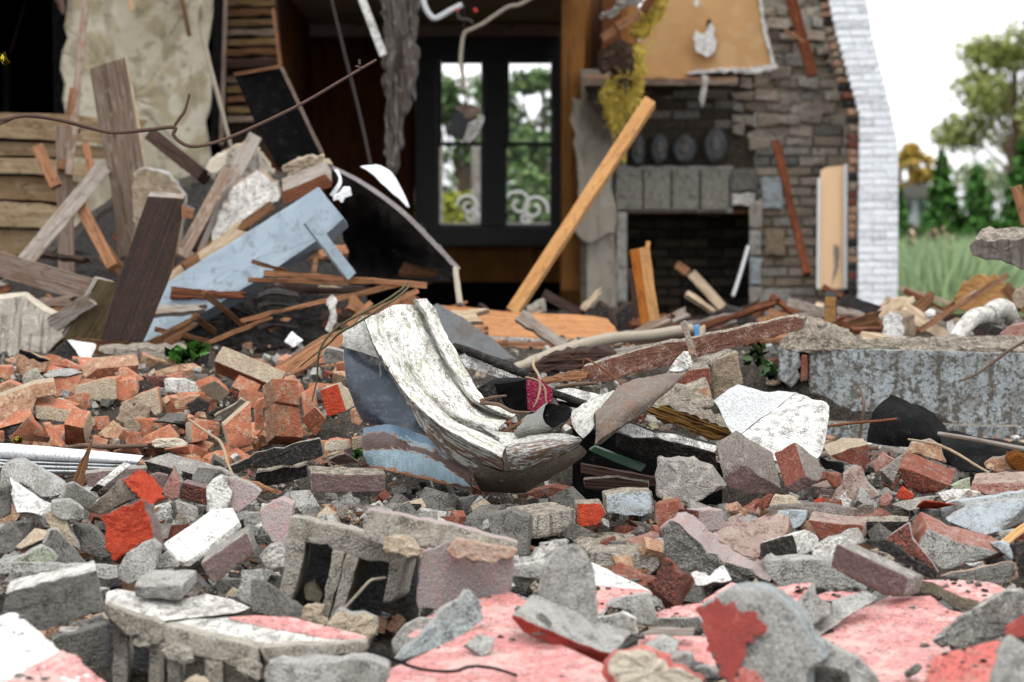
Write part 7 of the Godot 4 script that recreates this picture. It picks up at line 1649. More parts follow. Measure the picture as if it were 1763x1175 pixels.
	put("shell", sheet([[-767,1151,-11916,-741,928,-12210,-721,648,-12302], [-625,1079,-11714,-624,879,-12409,-606,642,-12302], [-463,963,-11611,-499,802,-12507,-487,648,-12202], [-323,822,-11607,-347,737,-12205,-366,655,-12002], [-221,714,-11604,-237,696,-11803,-262,666,-11802]], 0.006, "hood_shaded", "hood_shaded", 22, 14, 0.018, o.global_position, false), o)
	put("rim", sheet([[-765,1158,-11877,-621,1085,-11674,-456,969,-11571,-317,832,-11567,-213,721,-11564], [-765,1143,-11876,-626,1068,-11674,-466,952,-11571,-329,815,-11567,-225,709,-11564]], 0.004, "metal_edge", "metal_edge", 3, 24, 0.001, o.global_position, false), o)
	put("crest", sheet([[-637,1147,-11716,-587,1114,-11675,-506,1040,-11613,-432,976,-11571], [-567,1156,-11766,-520,1135,-11716,-480,1085,-11674,-428,972,-11591]], 0.005, "white_metal", "grey_metal", 6, 10, 0.004, o.global_position, false), o)
	piece("metal_scrap", "metal scrap", "crumpled white metal scrap wedged between duct and hood", [-690,985,-11301,-658,1014,-11311,-663,1044,-11322,-691,1044,-11322,-728,997,-11305], [5,8,-30], {f="white_metal",r=0.008,g=0.006})
	bent("flashing", "metal strip", "bent pale metal strip hanging at the corner of the hood", [[-734,1128,-11516,-709,1082,-11414,-745,1023,-11412], [-718,1128,-11516,-697,1070,-11414,-730,1011,-11412]], 0.004, "white_metal", "white_metal", 3, 10, 0.002, false)
	rod("stick", "wood", "grey white stick standing at the end of the hood", [-234,719,-11504,-224,655,-11402,-211,574,-11300], [0.0120, 0.0140], "wood_pale_t", 7, 0.2)
	piece("splinter", "wood", "short brown splinter near the duct bracket", [-1010,737,-10954,-893,694,-11203,-887,712,-11204,-1005,754,-10955], [-17,5,-9], {f="wood_brown",r=0.004,b=0.003,sp=0.08,g=0.002})
	piece("splinter", "wood", "longest orange splinter lying under the hood", [-976,693,-10973,-343,640,-11221,-342,664,-11222,-974,716,-10974], [-7,0,-19], {f="wood_orange",r=0.004,b=0.003,sp=0.08,g=0.002})
	piece("splinter", "wood", "thin orange splinter beneath the longest one", [-1034,669,-10992,-659,653,-11242,-659,669,-11242,-1033,685,-10993], [-11,0,-17], {f="wood_orange",r=0.004,b=0.003,sp=0.08,g=0.002})
	piece("splinter", "wood", "orange splinter slanting up over the dark ribs", [-1028,516,-10658,-706,595,-10910,-710,610,-10910,-1031,531,-10658], [-12,-3,-16], {f="wood_orange",r=0.004,b=0.003,sp=0.08,g=0.002})
	piece("splinter", "wood", "orange splinter rising to the hood rim", [-736,579,-11030,-447,650,-11282,-453,671,-11282,-741,599,-11030], [-12,-4,-15], {f="wood_orange",r=0.004,b=0.003,sp=0.08,g=0.002})
	piece("splinter", "wood", "brown stake leaning over the lower edge of the duct", [-1187,617,-10701,-1036,468,-10946,-1023,484,-10947,-1174,633,-10701], [-12,9,-13], {f="wood_brown",r=0.004,b=0.003,sp=0.08,g=0.002})
	piece("splinter", "wood", "stubby brown stake at the foot of the duct", [-1222,521,-10718,-1173,454,-10966,-1156,475,-10967,-1205,542,-10718], [-15,12,-6], {f="wood_brown",r=0.004,b=0.003,sp=0.08,g=0.002})
	piece("splinter", "wood", "orange splinter at the lower tip of the duct", [-1366,477,-10737,-1196,425,-10985,-1192,443,-10986,-1362,495,-10737], [-16,3,-12], {f="wood_orange",r=0.004,b=0.003,sp=0.08,g=0.002})
	piece("splinter", "wood", "orange stick before the dark ribs", [-1166,429,-10755,-941,525,-11008,-947,540,-11008,-1172,444,-10756], [-13,-6,-14], {f="wood_orange",r=0.004,b=0.003,sp=0.08,g=0.002})
	piece("splinter", "wood", "bent orange stick end beside the dark ribs", [-919,483,-10777,-871,523,-11028,-882,540,-11029,-930,500,-10777], [-16,-11,-5], {f="wood_orange",r=0.004,b=0.003,sp=0.08,g=0.002})
	piece("splinter", "wood", "dark board beneath the orange splinters", [-886,622,-11151,-574,619,-11401,-574,643,-11402,-886,646,-11152], [-12,0,-16], {f="wood_dark",r=0.004,b=0.003,sp=0.08,g=0.002})
	piece("splinter", "wood", "dark board piece close to the gutter top", [-727,520,-10818,-606,492,-11067,-600,524,-11068,-722,552,-10819], [-18,3,-9], {f="wood_dark",r=0.004,b=0.003,sp=0.08,g=0.002})
	piece("splinter", "wood", "upright brown splinter behind the duct bracket", [-787,702,-11193,-793,796,-11446,-811,799,-11446,-805,705,-11193], [-2,-19,-7], {f="wood_brown",r=0.004,b=0.003,sp=0.08,g=0.002})
	piece("splinter", "wood", "red brown board upright near the torn white rag", [-693,492,-10857,-677,555,-11109,-719,575,-11110,-734,511,-10858], [-8,-18,-5], {f="wood_red",r=0.004,b=0.003,sp=0.08,g=0.002})
	piece("splinter", "wood", "orange splinter behind the top of the gutter", [-630,493,-10877,-552,580,-11130,-568,596,-11130,-646,509,-10878], [-13,-13,-8], {f="wood_orange",r=0.004,b=0.003,sp=0.08,g=0.002})
	piece("splinter", "wood", "orange splinter lying under the hood end", [-544,537,-10898,-370,625,-11151,-380,643,-11152,-553,555,-10899], [-14,-7,-12], {f="wood_orange",r=0.004,b=0.003,sp=0.08,g=0.002})
	bent("rib", "metal rib", "uppermost of the dark curved metal ribs under the splinters", [[-993,621,-10901,-926,644,-10801,-835,625,-10901], [-984,608,-10850,-919,623,-10721,-835,610,-10850]], 0.006, "char", "char", 4, 10, 0.002, false)
	bent("rib", "metal rib", "second of the dark curved metal ribs from above", [[-993,580,-10900,-926,604,-10800,-835,584,-10900], [-984,567,-10849,-919,583,-10720,-835,569,-10849]], 0.006, "char", "char", 4, 10, 0.002, false)
	bent("rib", "metal rib", "third of the dark curved metal ribs from above", [[-993,537,-10898,-926,561,-10799,-835,541,-10898], [-984,524,-10848,-919,540,-10718,-835,526,-10848]], 0.006, "char", "char", 4, 10, 0.002, false)
	bent("rib", "metal rib", "lowest of the dark curved metal ribs near the ground", [[-993,496,-10897,-926,521,-10798,-835,500,-10897], [-984,483,-10847,-919,500,-10717,-835,486,-10847]], 0.006, "char", "char", 4, 10, 0.002, false)
	piece("rag", "cloth", "white torn rag hanging on the red brown board", [-686,553,-10498,-702,488,-10475,-684,477,-10471,-664,542,-10494,-660,597,-10513,-678,623,-10523,-700,608,-10517], [3,2,-20], {f="white_worn",r=0.01,g=0.008})
	piece("metal_scrap", "metal scrap", "bright folded metal scrap on the dark ground below the splinters", [-807,429,-10286,-776,454,-10295,-819,488,-10308,-844,450,-10294], [2,3,-30], {f="white_metal",r=0.004})
	piece("board", "board", "dark charred boards heaped under the duct", [-1324,409,-11521,-1083,390,-11505,-698,379,-11494,-631,484,-11589,-833,628,-11714,-1055,652,-11735,-1209,570,-11664,-1425,449,-11557], [-9,8,-100], {f="char",s="wood_dark",r=0.02,g=0.01})
	piece("rubble_mound", "rubble", "pale heap of plaster rubble at the picture edge", [-1919,322,-10811,-1813,388,-10852,-1752,455,-10894,-1793,533,-10942,-1926,608,-10987,-2107,590,-10976,-2077,322,-10811], [-43,15,-301], {f="stone_pale",s="mortar_pale",r=0.012,g=0.003,sp=0.06})
	piece("rubble_mound", "rubble", "dark mound of soot and earth filling the heap under the boards", [-2165,362,-13295,-1059,389,-13324,-673,443,-13383,-742,665,-13618,-837,836,-13794,-999,1101,-14058,-1299,1191,-14147,-1617,1131,-14088,-1986,1041,-13999,-2240,807,-13764,-2557,665,-13618,-2626,443,-13383], [-34,58,-302], {f="char",s="soil",r=0.03,g=0.01,sp=0.12})

func build_the_house_chimney() -> void: # the house: chimney
	var o: Node3D
	o = thing("chimney", "chimney", "tall white painted brick chimney, stepped shoulder on one side, torn brick edge on the other", Vector3(2.54, 0.407, -19.398))
	part("core", o, [2263,2324,-19433,2345,2042,-19433,2427,1760,-19433,2423,406,-19433,2683,386,-19433,2678,1578,-19433,2637,1780,-19433,2579,2022,-19433,2497,2324,-19433,2431,2726,-19433,2173,2726,-19433], [45,19,-351], {q="z",f="white_brick2"})
	courses(o, [Vector2(2.168, 2.73), Vector2(2.443, 2.73), Vector2(2.508, 2.326), Vector2(2.589, 2.023), Vector2(2.645, 1.78), Vector2(2.69, 1.578), Vector2(2.69, 0.386), Vector2(2.411, 0.407), Vector2(2.419, 1.76), Vector2(2.338, 2.043), Vector2(2.257, 2.326)], [], -19.425, 0.19, 0.048, 0.004, ["white_brick", "white_brick", "white_brick", "white_brick2"], 0.004, 11, 0.16)
	courses(o, [Vector2(2.127, 2.74), Vector2(2.188, 2.74), Vector2(2.277, 2.334), Vector2(2.362, 2.049), Vector2(2.44, 1.765), Vector2(2.431, 0.401), Vector2(2.35, 0.401), Vector2(2.358, 1.725), Vector2(2.269, 2.049), Vector2(2.204, 2.334)], [], -19.475, 0.1, 0.045, 0.012, ["brick_dark2", "stone_brown", "brick_dusty", "char"], 0.02, 12, 0.18)

func build_the_fireplace_wall() -> void: # the fireplace wall
	var o: Node3D
	o = thing("fireplace", "fireplace", "ruined brick fireplace wall with a sooty open firebox and grey tile surround", Vector3(1.327, 0.354, -19.997))
	part("masonry", o, [495,291,-20041,829,291,-20041,827,2124,-20041,494,2124,-20041], [17,11,-501], {q="z",f="mortar_grey"})
	part("masonry", o, [1706,291,-20041,2491,291,-20041,2488,1100,-20041,1704,1100,-20041], [52,-1,-500], {q="z",f="mortar_grey"})
	part("masonry", o, [828,1100,-20041,1746,1100,-20041,1743,2207,-20041,827,2207,-20041], [32,23,-501], {q="z",f="soot"})
	part("masonry", o, [1746,1100,-20041,2488,1100,-20041,2486,1791,-20041,2431,2082,-20041,2261,2871,-20041,1741,2871,-20041], [55,31,-501], {q="z",f="mortar_grey"})
	var fb := part("firebox_back", o, [816,231,-20777,1812,231,-20777,1810,1225,-20777,815,1225,-20777], [3,0,-50], {q="z",f="soot"})
	part("firebox_side", o, [798,280,-20527,845,280,-20527,844,1109,-20527,797,1109,-20527], [12,-1,-300], {q="z",f="soot"})
	part("firebox_side", o, [1752,280,-20527,1799,280,-20527,1797,1109,-20527,1750,1109,-20527], [26,-1,-300], {q="z",f="soot"})
	part("lintel", o, [810,1091,-20006,1718,1091,-20006,1718,1116,-20006,810,1116,-20006], [13,4,-200], {q="z",f="rust_metal"})
	courses(o, [Vector2(1.744, 1.583), Vector2(2.485, 1.75), Vector2(2.41, 0.354), Vector2(1.794, 0.354)], [], -19.994, 0.19, 0.06, 0.012, ["wall_stone", "concrete_dark", "mortar_grey", "wall_stone", "wall_mortar", "concrete_dusty"], 0.015, 21, 0.1)
	courses(o, [Vector2(1.777, 2.791), Vector2(2.244, 2.791), Vector2(2.335, 2.374), Vector2(2.485, 1.75), Vector2(1.744, 1.562), Vector2(1.585, 1.666), Vector2(1.585, 1.999), Vector2(1.869, 2.124)], [], -20.03, 0.15, 0.075, 0.01, ["wall_stone", "wall_mortar", "mortar_grey", "concrete_dusty", "wall_stone", "mortar_grey"], 0.06, 22, 0.12, 0.5)
	courses(o, [Vector2(0.848, 2.041), Vector2(1.585, 1.999), Vector2(1.585, 1.7), Vector2(0.848, 1.7)], [], -20.04, 0.19, 0.06, 0.012, ["soot", "concrete_dark", "dust_grey", "soot"], 0.015, 23, 0.1)
	courses(fb, [Vector2(0.856, 1.103), Vector2(1.762, 1.103), Vector2(1.762, 0.276), Vector2(0.856, 0.276)], [], -20.708, 0.19, 0.06, 0.012, ["soot", "char", "soot2", "soot"], 0.01, 24, 0.08)
	part("tile", o, [744,1119,-19926,931,1119,-19926,931,1417,-19926,744,1417,-19926], [3,2,-80], {q="z",f="tile_grey"})
	part("tile", o, [944,1119,-19926,1130,1119,-19926,1130,1417,-19926,943,1417,-19926], [4,2,-80], {q="z",f="tile_grey"})
	part("tile", o, [1147,1119,-19926,1333,1119,-19926,1333,1417,-19926,1146,1417,-19926], [5,2,-80], {q="z",f="tile_grey"})
	part("tile", o, [1354,1119,-19926,1541,1119,-19926,1540,1417,-19926,1354,1417,-19926], [6,2,-80], {q="z",f="tile_grey"})
	part("tile_joint", o, [709,1099,-19986,1583,1099,-19986,1582,1432,-19986,709,1432,-19986], [5,2,-80], {q="z",f="concrete"})
	part("round_tile", o, [950,1599,-19926,933,1643,-19926,910,1666,-19926,884,1666,-19926,861,1643,-19926,845,1599,-19926,839,1545,-19926,845,1492,-19926,861,1448,-19926,885,1424,-19926,910,1424,-19926,934,1448,-19926,950,1492,-19926,955,1545,-19926], [4,3,-80], {f="tile_slate",r=0.004,b=0.03,sp=0.04})
	part("tile_scar", o, [921,1586,-19911,911,1604,-19911,899,1604,-19911,888,1586,-19911,885,1557,-19911,889,1528,-19911,899,1510,-19911,911,1510,-19911,921,1528,-19911,925,1557,-19911], [1,1,-20], {f="concrete_dark",r=0.003,b=0.008,sp=0.04,g=0.02})
	part("round_tile", o, [1114,1600,-19926,1094,1640,-19926,1066,1663,-19926,1035,1663,-19926,1007,1640,-19926,987,1600,-19926,980,1550,-19926,987,1499,-19926,1007,1459,-19926,1035,1437,-19926,1067,1437,-19926,1095,1459,-19926,1114,1499,-19926,1121,1550,-19926], [4,3,-80], {f="tile_slate",r=0.004,b=0.03,sp=0.04})
	part("tile_scar", o, [1078,1589,-19911,1066,1605,-19911,1050,1605,-19911,1038,1589,-19911,1034,1561,-19911,1038,1534,-19911,1051,1517,-19911,1066,1517,-19911,1078,1534,-19911,1083,1561,-19911], [1,1,-20], {f="concrete_dark",r=0.003,b=0.008,sp=0.04,g=0.02})
	part("round_tile", o, [1311,1598,-19926,1286,1637,-19926,1249,1659,-19926,1208,1659,-19926,1172,1637,-19926,1147,1598,-19926,1138,1550,-19926,1147,1501,-19926,1172,1462,-19926,1209,1441,-19926,1249,1441,-19926,1286,1462,-19926,1311,1501,-19926,1320,1550,-19926], [5,3,-80], {f="tile_slate",r=0.004,b=0.03,sp=0.04})
	part("tile_scar", o, [1262,1588,-19911,1246,1604,-19911,1226,1604,-19911,1210,1588,-19911,1204,1561,-19911,1211,1535,-19911,1226,1519,-19911,1246,1519,-19911,1262,1535,-19911,1268,1561,-19911], [1,1,-20], {f="concrete_dark",r=0.003,b=0.008,sp=0.04,g=0.02})
	part("round_tile", o, [1531,1634,-19926,1505,1681,-19926,1469,1708,-19926,1428,1708,-19926,1391,1681,-19926,1366,1634,-19926,1357,1574,-19926,1367,1515,-19926,1392,1468,-19926,1429,1441,-19926,1469,1441,-19926,1506,1468,-19926,1531,1515,-19926,1540,1574,-19926], [6,3,-80], {f="tile_slate",r=0.004,b=0.03,sp=0.04})
	part("tile_scar", o, [1481,1618,-19911,1465,1638,-19911,1446,1638,-19911,1430,1618,-19911,1424,1586,-19911,1430,1554,-19911,1446,1534,-19911,1466,1534,-19911,1482,1554,-19911,1488,1586,-19911], [1,1,-20], {f="concrete_dark",r=0.003,b=0.008,sp=0.04,g=0.02})
	part("block", o, [1561,1247,-19926,1752,1247,-19926,1752,1405,-19926,1561,1405,-19926], [8,3,-100], {f="concrete_dark",r=0.006,b=0.008,sp=0.06,g=0.008})
	part("block", o, [1570,1148,-19926,1736,1148,-19926,1744,1235,-19926,1570,1235,-19926], [8,2,-100], {f="white_worn",r=0.006,b=0.008,sp=0.06,g=0.008})
	part("block", o, [1785,1123,-19926,1935,1123,-19926,1922,1351,-19926,1785,1351,-19926], [9,2,-100], {f="graypaint",r=0.006,b=0.008,sp=0.06,g=0.008})
	part("block", o, [1699,990,-19926,1786,990,-19926,1785,1185,-19926,1698,1185,-19926], [9,2,-100], {f="stone_pale",r=0.006,b=0.008,sp=0.06,g=0.008})
	part("block", o, [1699,791,-19926,1778,791,-19926,1778,974,-19926,1699,974,-19926], [9,1,-100], {f="concrete",r=0.006,b=0.008,sp=0.06,g=0.008})
	part("block", o, [1700,584,-19926,1779,584,-19926,1786,775,-19926,1699,775,-19926], [9,0,-100], {f="graypaint",r=0.006,b=0.008,sp=0.06,g=0.008})
	part("block", o, [1696,356,-19926,1796,356,-19926,1787,567,-19926,1696,567,-19926], [9,-1,-100], {f="stone_pale",r=0.006,b=0.008,sp=0.06,g=0.008})
	part("block", o, [749,460,-19926,820,460,-19926,819,1098,-19926,749,1098,-19926], [4,0,-100], {f="concrete",r=0.006,b=0.008,sp=0.06,g=0.008})
	part("block", o, [1811,791,-19926,1952,791,-19926,1943,966,-19926,1811,957,-19926], [9,1,-100], {f="stone_brown",r=0.006,b=0.008,sp=0.06,g=0.008})
	part("block", o, [1804,356,-19926,1987,356,-19926,1994,551,-19926,1804,543,-19926], [10,-1,-100], {f="concrete",r=0.006,b=0.008,sp=0.06,g=0.008})
	part("plaster", o, [465,1370,-19876,449,957,-19876,499,899,-19876,552,874,-19876,615,907,-19876,677,949,-19876,730,949,-19876,721,1915,-19876,531,1907,-19876,428,1915,-19876], [1,1,-40], {f="plaster_grey",r=0.006,b=0.006,sp=0.08,g=0.02})
	part("plaster", o, [533,418,-19926,749,418,-19926,732,957,-19926,533,937,-19926], [2,0,-50], {q="z",f="plaster_grey"})
	piece("mantel_shelf", "mantel shelf", "thin wooden mantel shelf with one broken end above the fireplace", [508,1990,-19626,1218,1986,-19626,1593,1990,-19626,1589,2030,-19626,1218,2030,-19626,508,2043,-19626], [20,35,-351], {f="wood_weather",s="wood_orange",r=0.004,g=0.004,b=0.004})
	piece("bracket", "bracket", "curved dark shelf bracket under the mantel shelf", [535,1898,-19726,634,1734,-19726,773,1603,-19726,823,1619,-19726,732,1775,-19726,625,1988,-19726,511,1988,-19726], [3,5,-100], {f="soot",s="wood_weather",r=0.003})
	o = thing("drywall", "drywall", "tan painted plasterboard above the mantel, lower corner torn away", Vector3(1.355, 2.069, -19.846))
	part("board", o, [914,2352,-19776,890,2048,-19776,1227,2048,-19776,1309,2106,-19776,1473,2114,-19776,1679,2102,-19776,1852,2122,-19776,1810,2270,-19776,1768,2516,-19776,1727,2761,-19776,959,2761,-19776], [2,2,-30], {f="drywall_tan",s="white_paint",r=0.002,b=0.004,sp=0.08,g=0.012})
	part("hole", o, [1411,2441,-19771,1406,2454,-19771,1398,2461,-19771,1390,2461,-19771,1383,2454,-19771,1378,2441,-19771,1376,2425,-19771,1378,2409,-19771,1383,2396,-19771,1390,2389,-19771,1399,2389,-19771,1406,2396,-19771,1411,2409,-19771,1413,2425,-19771], [0,1,-6], {f="black",r=0,b=0.001})  # black disc drawn for the darkness behind the board
	part("paper_flap", o, [1278,2319,-19677,1295,2230,-19683,1370,2191,-19710,1412,2209,-19725,1437,2267,-19734,1420,2405,-19728,1395,2429,-19719,1357,2354,-19706,1319,2337,-19692,1294,2377,-19683], [10,2,-20], {f="white_paint",s="mortar_pale",r=0.006,g=0.012,b=0.002,sp=0.03})
	part("torn_edge", o, [1308,2080,-19756,1472,2092,-19756,1718,2080,-19756,1874,2113,-19756,1862,2145,-19756,1800,2113,-19756,1554,2113,-19756,1328,2104,-19756,1226,2080,-19756], [2,2,-30], {f="white_paint",r=0.006,g=0.01,b=0.002,sp=0.03})
	part("torn_edge", o, [1758,2514,-19756,1792,2309,-19756,1841,2137,-19756,1866,2137,-19756,1833,2227,-19756,1783,2473,-19756,1741,2759,-19756,1717,2759,-19756], [3,3,-30], {f="white_paint",r=0.006,g=0.01,b=0.002,sp=0.03})
	piece("paper_scrap", "paper", "white scrap of paper hanging from the mantel shelf", [1333,1987,-19525,1309,1894,-19525,1330,1821,-19525,1350,1906,-19525,1370,2000,-19525,1358,2048,-19525,1325,2048,-19525], [5,1,-10], {f="white_worn",r=0.004,g=0.006,sp=0.02,b=0.001})
	piece("paper_scrap", "paper", "little white scrap stuck at the top of the tan board", [1285,2543,-19676,1310,2547,-19676,1314,2609,-19676,1281,2609,-19676], [5,1,-10], {f="white_paint",r=0.003,b=0.001})
	piece("beam", "timber", "rusty brown timber leaning against the fireplace wall beside the peach panel", [2059,676,-19206,1891,1618,-19733,1839,1605,-19733,2009,664,-19205], [5,-24,-44], {f="wood_rust",r=0.006,b=0.003,sp=0.08,g=0.004})
	piece("beam", "timber", "dark rusty timber high on the wall beside the chimney", [2142,2059,-19546,1981,2678,-19663,1910,2658,-19663,2071,2040,-19545], [2,-11,-59], {f="wood_rust",r=0.006,b=0.003,sp=0.08,g=0.004})
	piece("splinter", "wood", "split orange sliver across the high rusty timber", [1895,2348,-19454,2029,2267,-19451,2041,2287,-19452,1908,2368,-19454], [0,-1,-30], {q="bd",f="wood_orange"})
	o = thing("peach_panel", "panel", "peach painted wall panel with white edge trim beside the chimney", Vector3(2.24, 0.555, -19.502))
	part("body", o, [2151,554,-19576,2339,554,-19576,2336,1422,-19576,2209,1409,-19576,2165,1385,-19576], [5,1,-40], {q="z",f="peach"})
	part("trim", o, [2133,555,-19525,2154,555,-19525,2159,1335,-19525,2139,1327,-19525], [7,1,-60], {q="z",f="white_plain"})
	part("trim", o, [2324,555,-19525,2349,555,-19525,2350,1432,-19525,2321,1424,-19525], [7,1,-60], {q="z",f="white_plain"})
	part("scratch", o, [2267,791,-19566,2268,701,-19566,2244,587,-19566,2280,669,-19566,2300,791,-19566,2287,864,-19566,2259,872,-19566], [1,0,-8], {f="concrete_dusty",r=0.001,b=0.001,g=0.006,sp=0.03})

func build_hanging_insulation() -> void: # hanging insulation
	var o: Node3D
	o = thing("insulation", "insulation", "torn strip of yellow glass wool insulation hanging beside the tan board", Vector3(0.742, 1.577, -18.931))
	part("wool", o, [608,1812,-18925,639,1714,-18925,687,1623,-18925,742,1631,-18925,773,1753,-18925,805,1714,-18925,836,1655,-18925,852,1773,-18925,883,1930,-18925,875,2047,-18925,702,2008,-18925,608,1930,-18925], [4,13,-100], {q="wool",f="wool_yellow"})
	part("wool", o, [865,2247,-18875,927,2271,-18875,990,2357,-18875,1053,2513,-18875,1045,2591,-18875,935,2474,-18875,841,2357,-18875,794,2279,-18875], [5,17,-101], {q="wool",f="wool_yellow"})
	part("wool", o, [811,1966,-18885,873,1927,-18885,897,2084,-18885,905,2182,-18885,810,2201,-18885], [5,15,-100], {q="wool",f="wool_yellow"})
	part("wool", o, [742,1458,-18925,758,1403,-18925,774,1466,-18925,773,1576,-18925,750,1557,-18925], [2,9,-40], {f="wool_yellow",r=0.01,g=0.01,b=0.01,sp=0.02})
	part("paper_backing", o, [598,2005,-18875,661,2044,-18875,771,1887,-18875,802,1966,-18875,818,2161,-18875,778,2232,-18875,661,2216,-18875,582,2122,-18875], [3,14,-80], {q="wool",f="wool_brown"})
	part("paper_backing", o, [724,1895,-18865,778,1879,-18865,763,2004,-18865,692,2043,-18865], [3,13,-80], {f="wool_brown",r=0.02,g=0.02,b=0.02,sp=0.03})
	put("fibres", fibres([Vector2(0.6, 1.931), Vector2(0.711, 2.017), Vector2(0.892, 2.088), Vector2(1.057, 2.561), Vector2(1.065, 2.505), Vector2(0.908, 2.187), Vector2(0.884, 1.931), Vector2(0.837, 1.636), Vector2(0.75, 1.596), Vector2(0.679, 1.608), Vector2(0.616, 1.793)], -18.861, 420, 0.075, "wool_yellow", o.global_position), o).set_meta("kind", "stuff")
	piece("lath", "wood", "short orange lath sticking out of the torn insulation", [620,2230,-18850,745,2308,-18852,716,2355,-18854,591,2277,-18851], [0,-1,-30], {q="bd",f="wood_orange"})
	piece("lath", "wood", "second orange lath above the torn insulation", [721,2302,-18832,885,2388,-18835,856,2444,-18836,692,2358,-18834], [0,-1,-30], {q="bd",f="wood_orange"})
	piece("lath", "wood", "brown lath crossing the top of the insulation", [904,2413,-18815,1005,2569,-18820,953,2603,-18821,851,2447,-18816], [0,-1,-30], {q="bd",f="wood_red"})
	piece("cloth", "cloth", "grey felt rag caught at the top of the insulation", [670,2393,-18925,765,2463,-18925,890,2502,-18925,878,2596,-18925,741,2557,-18925,686,2447,-18925,592,2385,-18925], [2,12,-40], {f="concrete",r=0.02,g=0.02,b=0.01,sp=0.03})

func build_walls_ceiling_and_floor_of_the_open_rooms() -> void: # walls, ceiling and floor of the open rooms
	var o: Node3D
	o = thing("house", "house", "gutted house interior with brown walls, open at the front where the wall is gone", Vector3(-0.832, 0.315, -21.997))
	part("wall", o, [-2792,-162,-23030,-804,-162,-23030,-800,4139,-23030,-2777,4139,-23030], [-16,11,-200], {q="z",f="room_tan_shaded"})
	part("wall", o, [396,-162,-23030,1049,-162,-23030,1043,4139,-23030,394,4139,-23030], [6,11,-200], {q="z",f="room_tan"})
	part("wall", o, [-801,2644,-23030,395,2644,-23030,394,4139,-23030,-800,4139,-23030], [-2,23,-201], {q="z",f="room_tan_shaded"})
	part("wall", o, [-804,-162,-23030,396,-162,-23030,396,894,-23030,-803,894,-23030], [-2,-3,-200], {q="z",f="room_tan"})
	part("skirting", o, [-1540,223,-22980,395,223,-22980,395,578,-22980,-1539,578,-22980], [-1,-1,-60], {q="z",f="black"})
	part("pilaster", o, [360,539,-20226,546,539,-20226,516,960,-20226,499,1381,-20226,515,1927,-20226,548,2891,-20226,359,2891,-20226], [9,17,-401], {q="z",f="room_tan"})
	put("ceiling", slab(Vector3(11.6, 0.2, 6.2), "ceiling_grey"), o, Vector3(-5.35, 2.8, -20.2) - o.position)
	put("cornice", slab(Vector3(7, 0.1, 0.12), "ceiling_grey"), o, Vector3(-3.1, 2.64, -22.88) - o.position)
	put("floor", slab(Vector3(14, 0.1, 9), "wood_darkest"), o, Vector3(-4.2, 0.3, -19.2) - o.position)
	put("partition", slab(Vector3(0.14, 2.9, 5.4), "room_tan_shaded"), o, Vector3(-1.72, 1.5, -20.3) - o.position)
	put("partition", slab(Vector3(0.14, 2.9, 2.9), "room_tan_shaded"), o, Vector3(0.72, 1.5, -21.6) - o.position)
	put("partition", slab(Vector3(0.3, 3.2, 6), "black"), o, Vector3(-4.9, 1.4, -20.3) - o.position)

